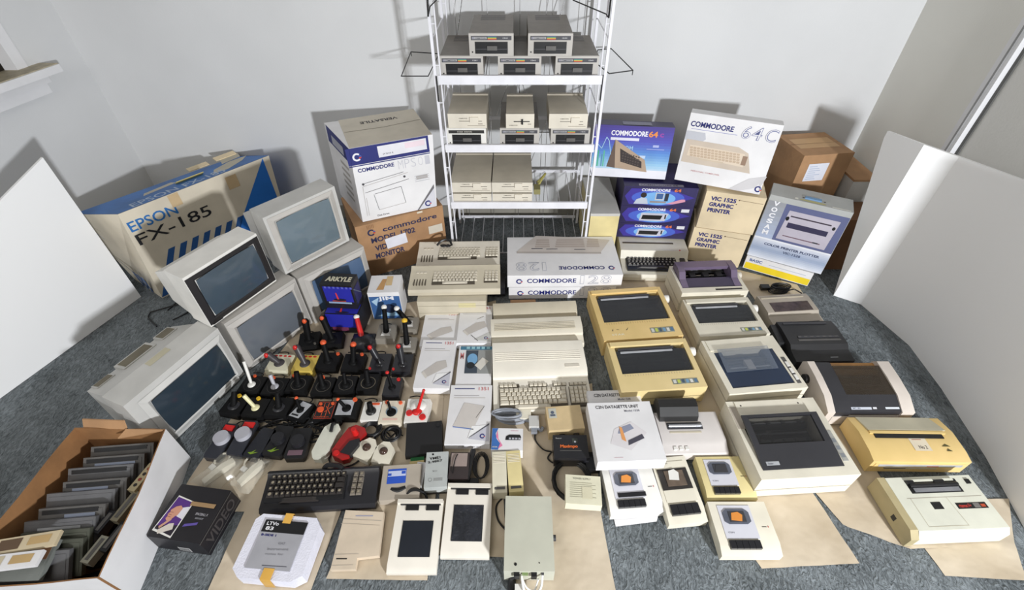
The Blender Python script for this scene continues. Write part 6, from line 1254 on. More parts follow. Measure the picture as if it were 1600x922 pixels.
for i in range(4): g.tube([(c.x+(.018+.004*i)*math.cos(a*.4), c.y+(.045+.003*i)*math.sin(a*.4), FZ+.004+.004*i) for a in range(16)], .0022, CABLE, 6, closed=True)
g.spline([(c.x-.03, c.y+.02, FZ+.004), (c.x-.06, c.y+.05, FZ+.01), (c.x-.09, c.y+.02, FZ+.05), (c.x-.1, c.y-.05, FZ+.05)], .002, CABLE, 6)
tag(g.build('thin_cable'), 'thin black cable looped between the handset and the beige power bricks', 'cable')
g = G(); c = at(648,775,0)
g.spline([at(610,766,FZ+.02), at(622,768,FZ+.024), at(634,764,FZ+.022)], .015, BLACK, 10)
for i in range(5): g.spline([at(632,778,FZ+.006+.003*i), at(640,764+i,FZ+.02+.005*i), at(652,762+i,FZ+.024+.004*i), at(664,772,FZ+.01+.003*i), at(668,782,FZ+.005)], .0045, CABLE, 7)
tag(g.build('coiled_cable'), 'thick coiled black cable behind the left drawing tablet', 'cable')
# plus four style black keyboard computer
x, y, yaw, w, d = spot((403,788), (584,784), (416,740), FZ+.04)
t = wedge_computer('black_computer', 'black computer with dark keys and pale labelled cursor keys, nearest keyboard at the left', (x, y, FZ), yaw+R(2), w, d+.03, .026, .052, BLACK2, deck=.80)
D2 = d+.03; part(lambda g: g.box(-w*.47, w*.22, -D2*.30, D2*.40, .030, .0385, BLACK), 'keyboard_well', t)
lg = ink((150, 140, 120)); keys(t, [[1]*14, [1.3]+[1]*11+[1.6], [1.1]+[1]*11+[1.9], [1.5]+[1]*10+[1.3, 1.2]], -w*.46, D2*.32, w*.0478, .0215, .0385, KEYD, .009, 0, lg)
keys(t, [[-2.4, 7.6]], -w*.46, D2*.32-4*.0215, w*.0478, .018, .034, KEYD, .009)
keys(t, [[1.25, 1.25]]*4, w*.27, D2*.30, .0165, .0225, .036, mat('pale_function_key', (120, 112, 102), .4, .06), .008, 0, lg)
part(lambda g: g.spline([(-w*.02, D2*.52, .03), (0.01, D2*.54, .052), (.05, D2*.50, .056), (.07, D2*.42, .053)], .009, BLACK), 'cable_plug', t)
# foam tray with grey manual and yellow tape
x, y, yaw, w, d = spot((357,901), (468,911), (404,802), FZ+.055); FO = mat('white_foam', (228, 228, 240), .75, .015, 40, .2, 200)
t = thing('foam_tray', 'white polystyrene tray holding a grey floppy disk manual, bottom left', 'foam tray', (x, y, FZ), yaw)
def f(g):
    k = .18; pts = [(-w/2,-d/2+d*.12),(-w/2+w*.12,-d/2),(w/2-w*.14,-d/2),(w/2,-d/2+d*.1),(w/2,d/2-d*.14),(w/2-w*.1,d/2),(-w/2+w*.08,d/2),(-w/2,d/2-d*.1)]
    g.slab(pts, 0, .055, FO, .008); g.box(-w*.33, w*.33, d*.465, d*.52, .01, .045, FO, .004)
part(f, 'tray', t)
t2 = thing('disk_sleeve', 'grey sleeve with black top band and white lettering lying on the foam tray', 'disk sleeve', (x, y, FZ+.0555), yaw)
part(lambda g: (g.box(-w*.33, w*.31, -d*.36, d*.40, 0, .004, mat('grey_sleeve', (168, 168, 174), .4, .03), .001), g.rect(-w*.33, w*.31, d*.20, d*.40, BLACK, None, .0046)), 'sleeve', t2)
part(lambda g: (g.text('LTVo', -w*.29, d*.31, ink((226, 226, 230)), None, d*.06, w*.18, .0054, .03), g.text('83', -w*.28, d*.23, ink((226, 226, 230)), None, d*.06, w*.12, .0054, .03), g.text('B-SIDE 1', -w*.30, d*.135, NAVY, None, d*.035, w*.22, .005, .03), g.text('GAT', -w*.0, d*.02, ink((130, 130, 136)), None, d*.035, w*.1, .005), g.text('Instrument', -w*.12, -d*.08, ink((130, 130, 136)), None, d*.035, w*.3, .005, rot=.06), g.text('notes for', -w*.12, -d*.15, ink((136, 136, 142)), None, d*.03, w*.26, .005, rot=.04), g.line((-w*.1, -d*.31), (w*.25, -d*.30), .002, ink((90, 90, 100)), None, .005)), 'lettering', t2)
tp_ = mat('orange_tape', (226, 176, 84), .3, .04, 8)
def strap(g, x0, x1, y0, y1, ye, sgn):
    zs = [(y0, .0603), ((y0+y1)/2, .0606), (y1, .0604), (ye, .052), (ye+sgn*.001, .03), (ye+sgn*.002, .002)]
    vs = []
    for yy_, zz_ in zs: vs += [(x0, yy_, zz_), (x1, yy_, zz_), (x1, yy_+sgn*.0004, zz_+.0008), (x0, yy_+sgn*.0004, zz_+.0008)]
    fs = [(0, 1, 2, 3), (20, 21, 22, 23)]
    for i in range(5): fs += [(i*4+j, i*4+(j+1) % 4, i*4+4+(j+1) % 4, i*4+4+j) for j in range(4)]
    g.add(vs, fs, tp_)
for a, lb in (((-w*.07, w*.05, d*.36, d*.525, d*.530, 1), 'orange adhesive tape strap over the rear edge of the foam tray'), ((-w*.05, w*.10, -d*.34, -d*.505, -d*.513, -1), 'orange adhesive tape strap over the front edge of the foam tray')):
    o = part(lambda g: strap(g, *a), 'adhesive_tape', None); o.location = (x, y, FZ); o.rotation_euler = (0, 0, yaw); tag(o, lb, 'tape')
# beige flat L-shaped modem
x, y, yaw, w, d = spot((517,889), (586,872), (538,797), FZ+.02)
a, b, c = at(517,890,.03), at(600,800,.03), at(539,797,.03)
pts = [at(*q, .03) for q in ((516,890),(555,889),(558,872),(592,868),(600,800),(540,797))]; cc = sum(pts, Vector())/6; t = thing('flat_cartridge', 'flat beige L shaped memory unit left of the left drawing tablet', 'cartridge', (cc.x, cc.y, FZ), 0)
L = [(p_.x-cc.x, p_.y-cc.y) for p_ in pts]; BP = mat('pinkish_beige', (214, 198, 176), .5, .03)
part(lambda g: g.slab(L, 0, .020, BP, .003), 'case', t)
part(lambda g: (g.line((L[5][0]+.002, L[5][1]-.03), (L[4][0]-.003, L[4][1]-.03), .002, TAN, None, .0206), g.line((L[5][0]-.004, L[5][1]-.045), (L[4][0]-.005, L[4][1]-.045), .0015, TAN, None, .0206), g.rect(L[0][0]+.01, L[0][0]+.045, L[0][1]+.03, L[0][1]+.034, KEYD, None, .0206), g.rect(L[5][0]+.04, L[5][0]+.1, L[5][1]-.022, L[5][1]-.018, ink((160, 160, 180)), None, .0206), g.line((L[0][0]+.002, L[0][1]+.045), (L[1][0], L[1][1]+.045), .0015, TAN, None, .0206), g.line((L[0][0]+.002, L[0][1]+.012), (L[1][0]-.01, L[1][1]+.012), .0015, TAN, None, .0206)), 'seams', t)
# drawing tablets
def tablet(label, fl, fr, bl, foil):
    x, y, yaw, w, d = spot(fl, fr, bl, FZ+.03); t = thing('drawing_tablet', label, 'drawing tablet', (x, y, FZ), yaw, 'white drawing tablets')
    KP = mat('tablet_white', (228, 222, 210), .4, .02, 8)
    part(lambda g: (g.prof([(-d/2, 0), (d/2, 0), (d/2, .034), (-d/2+.02, .024), (-d/2, .014)], -w/2, w/2, KP, .008)), 'case', t)
    zt = lambda yy_: .024+(.010)*(yy_+d/2-.02)/(d-.02)
    Y0, Y1 = -d*.30, d*.20; sn = math.atan2(.010, d-.02); M = face((-w/2, Y0, zt(Y0)), (1, 0, 0), (0, math.cos(sn), math.sin(sn)))
    PAD = mat('crinkled_foil_pad', (44, 46, 52), .22, .15, 20, 1.0, 34) if foil else mat('dark_pad', (34, 38, 46), .3, .04)
    part(lambda g: (g.rect(w*.19, w*.83, 0, Y1-Y0+.0, PAD, M, .0012), [g.line((w*.19+a*w*.64, 0), (w*.19+a*w*.64, Y1-Y0), .0015, BLACK, M, .002) for a in (0, 1)]), 'drawing_pad', t)
    part(lambda g: (g.box(-w*.49, w*.49, d*.44, d*.50, .030, .046, KP, .006)), 'pen_ridge', t)
    part(lambda g: g.box(-w*.30, -w*.02, d*.35, d*.435, zt(d*.39)-.002, zt(d*.39)+.003, BLACK, .001), 'button', t); part(lambda g: g.box(w*.14, w*.42, d*.35, d*.435, zt(d*.39)-.002, zt(d*.39)+.003, BLACK, .001), 'button', t)
    part(lambda g: g.box(-w*.42, w*.45, d*.425, d*.442, .031, .040, BLACK2, .001), 'pen_slot', t)
tablet('white drawing tablet with smooth dark pad, left and nearer of the two', (602,894), (681,894), (617,783), False)
tablet('white drawing tablet with crinkled dark foil pad, right of the pair', (687,869), (764,870), (699,758), True)
# big grey power supply
x, y, yaw, w, d = spot((787,892), (867,893), (792,775), FZ+.08); t = thing('power_supply', 'large greenish grey metal power supply with white plugs at its front, bottom centre', 'power supply', (x, y, FZ), yaw)
MG = mat('greenish_grey_metal', (196, 196, 180), .45, .02, 10)
part(lambda g: g.box(-w/2, w/2, -d/2, d/2, 0, .08, MG, .003), 'case', t)
part(lambda g: (g.cyl((-w*.27, -d*.42, .0795), (-w*.27, -d*.42, .0812), .0045, BLACK, n=12), g.cyl((w*.2, -d*.40, .0795), (w*.2, -d*.40, .081), .002, BLACK, n=8)), 'screw', t)
part(lambda g: (g.box(-w*.30, -w*.19, -d/2-.012, -d/2+.002, .045, .072, BLACK, .003), g.box(w*.04, w*.15, -d/2-.012, -d/2+.002, .045, .072, BLACK, .003), g.box(-w*.14, -w*.02, -d/2-.006, -d/2+.002, .058, .068, ink((120, 140, 90)), .001), g.box(w*.24, w*.29, -d/2-.005, -d/2+.002, .06, .07, DKGREY, .001)), 'sockets', t)
part(lambda g: (g.spline([(-w*.15, -d/2-.005, .055), (-w*.10, -d/2-.04, .04), (w*.05, -d/2-.055, .02), (w*.22, -d/2-.035, .04), (w*.26, -d/2-.004, .06)], .004, WHTP), g.spline([(-w*.15, -d/2-.005, .045), (-w*.05, -d/2-.03, .03), (w*.1, -d/2-.035, .02), (w*.18, -d/2-.012, .05)], .003, WHTP), g.box(-w*.28, -w*.08, -d/2-.05, -d/2-.02, .0, .03, WHTP, .005)), 'power_cord', t)
part(lambda g: g.cyl((w/2-.002, -d*.0+.0, .03), (w/2+.012, -d*.0, .03), .010, DKGREY, n=12), 'knob', t)
g = G(); g.spline([at(812,766,FZ), at(790,775,FZ), at(776,790,FZ), at(778,812,FZ), at(790,828,FZ)], .0032, CABLE); tag(g.build('black_cable'), 'thin black cable running along the left side of the large grey power supply', 'cable')
g = G(); c = at(815,900,0); g.spline([at(806,893,.04), at(800,905,.02), at(799,925,.012)], .012, BLACK, 10); tag(g.build('black_plug'), 'thick black cable hanging from the front of the large grey power supply', 'cable')
# two tall bricks and blue white box
for i, (fl, fr, bl, m, lb) in enumerate((((769,768),(793,767),(768,706), mat('pale_brick', (214, 208, 186), .5, .03), 'tall pale beige power brick, left one of the pair under the blue and white box'), ((795,767),(819,765),(794,705), YEL2, 'tall yellowish beige power brick, right one of the pair under the blue and white box'))):
    x, y, yaw, w, d = spot(fl, fr, bl, FZ+.06); t = thing('power_brick', lb, 'power supply', (x, y, FZ), yaw, 'tall beige power bricks')
    part(lambda g: g.prof([(-d/2, 0), (d/2, 0), (d/2, .06), (-d*.22, .06), (-d/2, .048)], -w/2+.001, w/2-.001, m, .003), 'case', t)
    part(lambda g: g.box(-w*.34, w*.34, -d*.43, -d*.36, .050, .0535, CARTG, .001), 'label_plate', t); part(lambda g: [g.box(-w*.4, w*.4, d*.4-k*.006, d*.4-k*.006+.002, .0598, .061, IVORY) for k in range(6)], 'ribs', t)
g = G(); c = at(811,768,FZ); g.box(c.x-.014, c.x+.016, c.y-.02, c.y+.008, FZ, FZ+.022, LGREY, .003); tag(g.build('grey_plug'), 'small grey plug at the foot of the yellowish power brick', 'plug')
x, y, yaw, w, d = spot((767,703), (817,704), (768,669), FZ+.055); t = thing('hub_box', 'small white and blue box picturing a black network hub, above the power bricks', 'box', (x, y, FZ), yaw)
part(lambda g: g.box(-w/2, w/2, -d/2, d/2, 0, .055, WHITE, .002), 'box_shell', t)
part(lambda g: (lambda T: (g.poly([(.001,.001),(w*.22,.001),(w*.3,d*.25),(w*.16,d*.5),(w*.12,d*.75),(w*.2,d-.001),(.001,d-.001)], ink((60, 110, 180)), T), g.poly([(w*.22,d*.05),(w*.36,d*.2),(w*.22,d*.5),(w*.18,d*.9),(w*.14,d*.6),(w*.28,d*.3)], ink((230, 130, 170)), T, .0012), g.poly([(w*.44,d*.45),(w*.46,d*.62),(w*.56,d*.7),(w*.9,d*.7),(w*.94,d*.6),(w*.92,d*.46)], BLACK, T, .0014), [g.rect(w*(.55+.1*i), w*(.62+.1*i), d*.48, d*.56, GREYBTN, T, .002) for i in range(4)], g.text('NETLINK', w*.04, d*.1, WHTP, T, d*.06, w*.16, .0016), g.rect(w*.6, w*.85, d*.88, d*.9, ink((220, 160, 180)), T)))(top(w, d, .055)), 'printed_lid', t)
# grey cable bundle in front of keyboard
g = G(); GC = mat('grey_ribbon_cable', (136, 140, 148), .4, .04)
c = at(802,660,0)
for i in range(8): g.tube([(c.x+(.05+.003*(i % 4))*math.cos(a*.4)-.004*i, c.y+(.018+.003*(i % 3))*math.sin(a*.4)+.002*i, FZ+.005+.0045*i) for a in range(16)], .0038, GC, 6, closed=True)
g.spline([(c.x+.04, c.y, FZ+.01), (c.x+.08, c.y-.02, FZ+.02), (c.x+.11, c.y-.05, FZ+.01), (c.x+.12, c.y-.04, FZ+.02)], .007, GC)
tag(g.build('grey_cable_bundle'), 'coiled grey cable bundle in front of the white full keyboard computer', 'cable')
g = G(); c = at(834,668,0); g.box(c.x-.02, c.x+.02, c.y-.02, c.y+.03, FZ, FZ+.03, LGREY, .004); g.box(c.x-.012, c.x+.012, c.y-.04, c.y-.018, FZ+.005, FZ+.02, GC, .002); tag(g.build('grey_connector'), 'grey cable connector between the grey cable bundle and the tan power supply', 'plug')
g = G(); c = at(818,655,0); g.box(c.x-.03, c.x+.03, c.y-.02, c.y+.03, FZ, FZ+.028, CREAM, .004); tag(g.build('cream_connector'), 'small cream plug lying against the front of the full keyboard computer', 'plug')
g = G(); g.spline([at(838,668,FZ+.003), at(836,686,FZ+.003), at(848,702,FZ+.003), at(862,706,FZ+.004)], .003, CABLE); g.spline([at(862,706,FZ+.004), at(856,716,FZ+.003), at(866,724,FZ+.003), at(884,724,FZ+.004)], .003, CABLE)
tag(g.build('black_cable'), 'black cable curving left of the black power box with orange lettering', 'cable')
# tan power supply, black power box, cream brick
x, y, yaw, w, d = spot((858,673), (914,669), (855,636), FZ+.065); t = thing('power_supply', 'tan plastic power supply with small grey label, just below the white full keyboard', 'power supply', (x, y, FZ), yaw)
part(lambda g: g.box(-w/2, w/2, -d/2, d/2, 0, .065, mat('tan_plastic', (214, 190, 146), .5, .04), .003), 'case', t); part(lambda g: (lambda T: (g.rect(w*.06, w*.28, d*.5, d*.92, ink((196, 196, 184)), T), g.disc((w*.17, d*.74, .0014), w*.05, ink((90, 100, 116)), T), g.rect(w*.10, w*.24, d*.58, d*.66, ink((90, 100, 116)), T, .0014)))(top(w, d, .065)), 'label', t)
part(lambda g: (g.box(-w*.2, -w*.05, -d/2-.012, -d/2+.002, .01, .035, KEYD, .003), g.box(w*.2, w*.34, -d/2-.012, -d/2+.002, .01, .035, KEYD, .003)), 'sockets', t)
x, y, yaw, w, d = spot((866,716), (921,716), (864,680), FZ+.06); t = thing('power_supply', 'black power box with orange lettering, below the tan power supply', 'power supply', (x, y, FZ), yaw)
part(lambda g: g.box(-w/2, w/2, -d/2, d/2, 0, .06, BLACK2, .005), 'case', t); part(lambda g: (lambda T: (g.text('Maximpo', w*.2, d*.40, ink((224, 110, 50)), T, d*.17, w*.5, bold=.03), g.rect(w*.18, w*.8, d*.3, d*.33, CARTG, T), g.text('Bescor', w*.08, d*.82, ink((160, 160, 160)), T, d*.07, w*.18), g.rect(w*.56, w*.72, d*.66, d*.86, ink((60, 66, 60)), T), g.disc((w*.64, d*.7, .0014), .004, SILVER, T)))(top(w, d, .06)), 'lettering', t)
g = G(); c = at(905,755,0)
for i in range(6): g.tube([(c.x+(.062+.004*(i % 3))*math.cos(a*.35)-.03, c.y+(.072+.004*(i % 4))*math.sin(a*.35)+.0*i, FZ+.005+.004*i) for a in range(18)], .0045, CABLE, 7, closed=True)
for i in range(4): g.tube([(c.x+(.024+.004*i)*math.cos(a*.4)+.03, c.y+(.026+.003*i)*math.sin(a*.4)-.075, FZ+.005+.005*i) for a in range(16)], .0045, CABLE, 7, closed=True)
tag(g.build('coiled_cable'), 'heavy coiled black cable under the cream labelled power brick', 'cable')
g = G(); c = at(928,728,FZ); g.box(c.x-.035, c.x+.02, c.y-.03, c.y+.04, FZ, FZ+.03, BLACK, .005); tag(g.build('black_adapter'), 'small black plug adapter tucked beside the cassette unit cartons', 'plug')
x, y, yaw, w, d = spot((884,786), (941,790), (884,741), FZ+.085); t = thing('power_supply', 'cream power brick with printed label text, lying on the heavy coiled cable', 'power supply', (x, y, FZ+.042), yaw)
part(lambda g: g.box(-w/2, w/2, -d/2, d/2, 0, .042, mat('cream_brick', (226, 222, 196), .5, .03), .003), 'case', t)
part(lambda g: (lambda T: (g.text('POWER SUPPLY', w*.22, d*.84, ink((120, 120, 110)), T, d*.06, w*.5), [g.rect(w*.12, w*(.75+.1*(i % 2)), d*(.72-.07*i), d*(.735-.07*i), ink((176, 172, 150)), T) for i in range(8)], g.rect(w*.46, w*.75, d*.2, d*.6, ink((214, 208, 180)), T, .0012)))(top(w, d, .042)), 'printed_label', t)

# ================================================================= CLEAR BAGS WITH WHITE PADDLES
def bag(label, px, yaw, L, W):
    c = at(px[0], px[1], FZ); t = thing('bagged_controller', label, 'bagged controller', (c.x, c.y, FZ), yaw, 'controllers in clear bags')
    def f(g):
        n, m_ = 12, 12; vs = []
        for j in range(m_+1):
            for i in range(n+1):
                u = i/n*2-1; v = j/m_*2-1; e = max(abs(u), abs(v)); z = .004+.036*(1-e**3)+.010*noise.noise(Vector((u*3+px[0], v*3, 1)))*(1-e)
                vs.append((u*W/2*(1+.08*math.sin(v*5)), v*L/2*(1+.06*math.sin(u*4)), max(z, .002)))
        g.add(vs, [(j*(n+1)+i, j*(n+1)+i+1, (j+1)*(n+1)+i+1, (j+1)*(n+1)+i) for j in range(m_) for i in range(n)], CLEARBAG)
    part(f, 'clear_bag', t)
    part(lambda g: (g.prof([(-L*.40, 0), (L*.30, 0), (L*.34, .020), (L*.1, .028), (-L*.38, .016)], -.012, .012, CREAM, .004, Matrix.Rotation(R(-12), 4, 'Z')), g.tube([(-.03+.026*math.cos(a*.5), L*.2+.026*math.sin(a*.5), .016) for a in range(10)], .004, CREAM, 7), g.box(-.045, -.02, -L*.1, L*.02, .002, .02, WHTP, .003)), 'white_controller', t)
bag('white controller part in a clear plastic bag, left one, behind the black hand picture box', (346,738), R(-30), .16, .12)
bag('white controller part in a clear plastic bag, right one, left of the black keyboard computer', (396,740), R(-24), .14, .09)

# ================================================================= BLACK GAME BOX
zt = .088
P = [at(262,757,zt), at(329,765,zt), at(377,795,zt)]
tlx = [at(222,838,zt), at(330,872,zt), at(376,797,zt), at(262,757,zt)]
c0 = at(229,838,zt); cR = at(311,850,zt); cB = at(290,757,zt); ux = (cR-c0).normalized(); w = (cR-c0).length; uy = Vector((-ux.y, ux.x, 0)); d = (cB-c0).dot(uy)
b0 = [Vector((v.x, v.y, 0.0)) for v in (c0, c0+ux*w, c0+ux*w+uy*d, c0+uy*d)]; tt = [c0, c0+ux*w, c0+ux*w+uy*d, c0+uy*d]
ctr = sum(b0, Vector())/4; b0 = [v+(v-ctr)*.03 for v in b0]
t, q = carton('game_box', 'black box with violet picture of a hand, standing on the carpet beside the open carton', b0+tt, BLK, bev=.003)
def f(g):
    T, wt, dt = tp_face(q)
    g.poly([(.004,.02),(wt*.44,.004),(wt*.46,dt*.70),(wt*.10,dt*.78)], WHTP, T); g.poly([(.009,.026),(wt*.42,.010),(wt*.44,dt*.68),(wt*.11,dt*.75)], ink((84, 44, 126)), T, .0012)
    g.poly([(.009,.026),(wt*.42,.010),(wt*.43,dt*.25),(wt*.05,dt*.2)], ink((32, 24, 36)), T, .0014)
    g.poly([(wt*.30,dt*.40),(wt*.44,dt*.36),(wt*.445,dt*.60),(wt*.30,dt*.56)], ink((222, 220, 228)), T, .0018)
    hand_ = [(.31,.42),(.33,.55),(.27,.60),(.19,.57),(.13,.50),(.14,.46),(.12,.42),(.14,.38),(.13,.34),(.17,.30),(.24,.33),(.28,.40)]; g.poly([(wt*a, dt*b) for a, b in hand_], ink((206, 150, 124)), T, .0020)
    for a, b in (((.14,.46),(.21,.46)),((.13,.42),(.20,.41)),((.14,.38),(.21,.37))): g.line((wt*a[0], dt*a[1]), (wt*b[0], dt*b[1]), .0016, ink((150, 96, 80)), T, .0024)
    g.poly([(wt*.12,dt*.13),(wt*.16,dt*.06),(wt*.38,dt*.17),(wt*.34,dt*.28),(wt*.26,dt*.26)], ink((214, 206, 196)), T, .0018); g.poly([(wt*.10,dt*.19),(wt*.13,dt*.15),(wt*.26,dt*.33),(wt*.22,dt*.35)], ink((196, 150, 130)), T, .0022)
    g.rect(wt*.42, wt*.90, dt*.62, dt*.70, ink((160, 130, 92)), T, .0026); g.text('SPACEBALL X', wt*.62, dt*.47, ink((176, 174, 180)), T, dt*.045, wt*.24); g.text('sensor', wt*.66, dt*.40, ink((150, 150, 156)), T, dt*.03, wt*.16); g.poly([(wt*.52,dt*.24),(wt*.76,dt*.30),(wt*.76,dt*.35),(wt*.53,dt*.29)], ink((96, 80, 160)), T)
part(f, 'printed_lid', t)
part(lambda g: (lambda T: (g.text('VIDEO', .02, T[2]*.3, ink((64, 60, 60)), T[0], T[2]*.5, T[1]*.8, bold=.02), g.line((.0,T[2]*.94),(T[1],T[2]*.94),.003,CARTG,T[0]), g.line((.0,T[2]*.2),(T[1],T[2]*.2),.002,CARTG,T[0])))(rt_face(q)), 'printed_side', t)
part(lambda g: (lambda T: (g.rect(T[1]*.45, T[1]*.68, T[2]*.1, T[2]*.4, ink((190, 190, 190)), T[0]), [g.rect(T[1]*(.47+.025*i), T[1]*(.48+.025*i), T[2]*.13, T[2]*.36, BLACK, T[0], .0014) for i in range(8)]))(fr_face(q)), 'barcode', t)

# ================================================================= OPEN CARTON WITH CARTRIDGES
zc = .20; BR_, BLk = at(262,665,zc), at(128,657,zc)
c4 = [Vector((-1.60, .445, 0)), Vector((-1.178, .468, 0)), Vector((-1.25, .95, 0)), Vector((-1.58, .955, 0))]
ctr = sum(c4, Vector())/4; t = thing('open_carton', 'long open carton, white outside and brown inside, full of black cartridges, bottom left', 'carton', ctr)
cl = [v-ctr for v in c4]; WIN = WHITE
def wallp(g, a, b, h0, h1, th=.004, outm=WHITE, inm=DCARD, n=8, bulge=.0, dip=0.0):
    dv = (b-a); nn = Vector((dv.y, -dv.x, 0)).normalized()
    vs = []
    for i in range(n+1):
        k = i/n; p_ = a+dv*k+nn*(bulge*math.sin(math.pi*k)); hh = h0+(h1-h0)*k-dip*math.sin(math.pi*k)+.003*math.sin(k*9)
        vs += [(p_.x, p_.y, 0), (p_.x, p_.y, hh), (p_.x-nn.x*th, p_.y-nn.y*th, hh), (p_.x-nn.x*th, p_.y-nn.y*th, 0)]
    g.add(vs, [(i*4+4, i*4+5, i*4+1, i*4) for i in range(n)], outm); g.add(vs, [(i*4+2, i*4+6, i*4+7, i*4+3) for i in range(n)]+[(i*4+1, i*4+5, i*4+6, i*4+2) for i in range(n)]+[(0, 1, 2, 3), (n*4+3, n*4+2, n*4+1, n*4)], inm)
part(lambda g: wallp(g, cl[0], cl[1], .17, .20, dip=.03, bulge=-.01), 'front_wall', t); part(lambda g: wallp(g, cl[1], cl[2], .20, .20, bulge=.006), 'right_wall', t)
part(lambda g: wallp(g, cl[2], cl[3], .20, .20), 'back_wall', t); part(lambda g: wallp(g, cl[3], cl[0], .20, .20, outm=DCARD), 'left_wall', t)
part(lambda g: g.slab([(v.x, v.y) for v in cl], 0.001, .006, DCARD), 'bottom', t)
part(lambda g: (g.hexa([cl[3]+Vector((.03,.0,.198)), cl[3]+Vector((.19,-.005,.198)), cl[3]+Vector((.19,.0,.201)), cl[3]+Vector((.03,.004,.201)), cl[3]+Vector((.03,.018,.226)), cl[3]+Vector((.18,.014,.222)), cl[3]+Vector((.18,.018,.222)), cl[3]+Vector((.03,.022,.226))], CARD), g.hexa([cl[2]+Vector((-.16,-.03,.185)), cl[2]+Vector((-.008,-.006,.196)), cl[2]+Vector((-.008,-.004,.2)), cl[2]+Vector((-.14,-.002,.2)), cl[2]+Vector((-.16,-.03,.189)), cl[2]+Vector((-.008,-.006,.2)), cl[2]+Vector((-.008,-.004,.204)), cl[2]+Vector((-.14,-.002,.204))], CARD)), 'torn_flap', t)
# cartridges: leaning slabs in a row
def cart(label, x, y, z, yaw, lean, m, w=.20, hh=.11, th=.015, lab=None, kind=0):
    t = thing('game_cartridge', label, 'cartridge', (x, y, z), group='cartridges in the open carton', rot=(-lean, 0, yaw))
    part(lambda g: (g.box(-w/2, w/2, 0, th, 0, hh, m, .003), g.box(-w*.46, w*.46, -.0015, .001, hh*.12, hh*.9, m, .001)), 'shell', t)
    if kind == 0: part(lambda g: g.box(-w*.44, w*.40, -.0025, .0, hh*.82, hh*.94, BLACK, .001), 'slot', t)
    if lab:
        g = G(); g.box(lab[0]*w, lab[1]*w, -.0032, -.001, hh*.50, hh*.80, lab[2], .0004); o = g.build('paper_label', t)
    return t
BLP = ink((150, 160, 182)); GRN = mat('olive_grey_plastic', (76, 78, 68), .5, .06, 12); LGC = mat('mid_grey_plastic', (96, 96, 98), .5, .06, 12)
spec = [(.93,.0,.115,'grey cartridge at the far end of the open carton, long black slot',None,CARTG),(.885,.004,.118,'grey cartridge with wide blue grey label, second from the far end',(-.3,.36,BLP),CARTG),(.845,-.012,.118,'grey cartridge with small pale button strip, third from the far end',None,LGC),
 (.795,.006,.12,'grey cartridge with blue grey and white label, fourth from the far end',(-.34,.22,BLP),CARTG),(.755,-.01,.12,'plain grey cartridge half way along the open carton',None,LGC),(.705,.0,.12,'grey cartridge with bluish label just past half way',(-.1,.36,BLP),CARTG),
 (.665,-.008,.118,'narrow grey cartridge with a thin silver strip',(-.3,.3,SILVER),LGC),(.63,.004,.116,'olive grey cartridge in the nearer half of the carton',None,GRN),(.60,.0,.114,'second olive grey cartridge in the nearer half of the carton',None,GRN),
 (.565,-.006,.12,'dark cartridge beside the tan cassette inlay cards',None,LGC)]
xl = -1.50
for i, (y, dx, z, lb, lab, m) in enumerate(spec):
    x = -1.405+dx-(.93-y)*.10; cart(lb, x, y-.097, z-.035, R(5), R(50), m, w=.215-.01*(i % 2), lab=lab, kind=0 if i in (0, 1, 2, 3, 5) else 1)
CASS = ink((206, 190, 158))
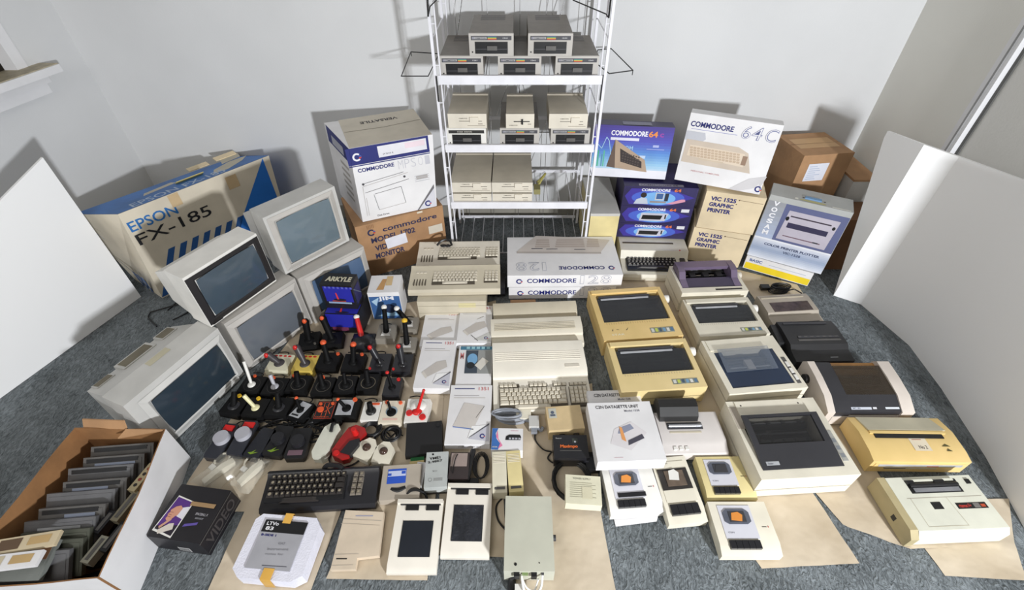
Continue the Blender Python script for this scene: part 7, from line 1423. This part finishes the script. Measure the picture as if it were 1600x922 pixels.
for i, (x, y, z, yaw, lb) in enumerate(((-1.478,.565,.182,R(10),'cassette inlay card with tan and brown print lying on the near cartridges'),(-1.488,.512,.186,R(7),'white printed cassette inlay card at the near left end of the carton'))):
    t = thing('cassette_case', lb, 'cassette case', (x, y, z), yaw); part(lambda g: g.box(-.10, .10, -.022, .022, 0, .012, WHITE if i else CASS, .001), 'case', t)
    part(lambda g: (g.rect(-.06, .0, -.016, .016, ink((96, 74, 54)) if not i else ink((200, 188, 160)), None, .0128), g.rect(.02, .08, -.010, .014, ink((190, 160, 110)), None, .0128), g.rect(-.09, -.075, -.014, .014, BLACK, None, .0128)), 'print', t)
for i, (x, y, z, lb) in enumerate(((-1.485,.475,.150,'grey cartridge with brown corner nearest the camera in the carton'),)):
    t = cart(lb, x, y, z, R(2), R(80), mat('greenish_grey_case', (118, 122, 118), .5, .05), w=.19, lab=(.25,.46,ink((110, 76, 50))), kind=1)
# small cartridges along the right wall
for i, (px, z, L_, m, lb) in enumerate((((222,745),.14,.10,mat('pale_tan_case', (190, 176, 140), .5, .05),'tan cartridge with red dotted windows wedged along the right side of the carton'),((196,790),.13,.10,ink((130, 124, 104)),'olive grey small cartridge along the right side of the carton'),((162,815),.13,.07,BLACK2,'small black cartridge in the middle of the right side of the carton'),((178,838),.12,.09,BLACK,'black cartridge leaning at the lower right of the carton'),((148,858),.12,.08,ink((150, 148, 134)),'small pale cartridge at the lower end of the right row'))):
    c = at(px[0], px[1], z); t = thing('small_cartridge', lb, 'cartridge', (c.x, c.y, z-.03), R(78), 'small cartridges along the carton wall')
    part(lambda g: g.box(-L_/2, L_/2, -.014, .014, 0, .03, m, .003), 'shell', t)
    part(lambda g: [g.cyl((-L_*.3+k*L_*.2, 0, .029), (-L_*.3+k*L_*.2, 0, .0312), .006, ink((140, 60, 50)) if (i == 0 and k % 2) else KEYD, n=12) for k in range(4)] if i == 0 else g.box(-L_*.4, L_*.4, -.006, .006, .0295, .031, CARTG, .001), 'window', t)
# dark grey filler cartridges lying in the bottom
for i in range(5):
    t = thing('game_cartridge', ['black cartridge lying deep in the carton near its far right corner', 'black cartridge lying deep beside the tan red dotted one', 'black cartridge lying flat in the middle bottom of the carton', 'black cartridge under the olive grey small one', 'black cartridge at the bottom near end of the carton'][i], 'cartridge', (-1.30-.012*i, .88-.095*i, .0075), R(10*i-20), 'cartridges in the open carton')
    part(lambda g: g.box(-.045, .045, -.035, .035, 0, .02, BLACK2, .003), 'shell', t); part(lambda g: g.box(-.03, .03, -.02, .02, .0195, .021, CARTG, .001), 'label', t)
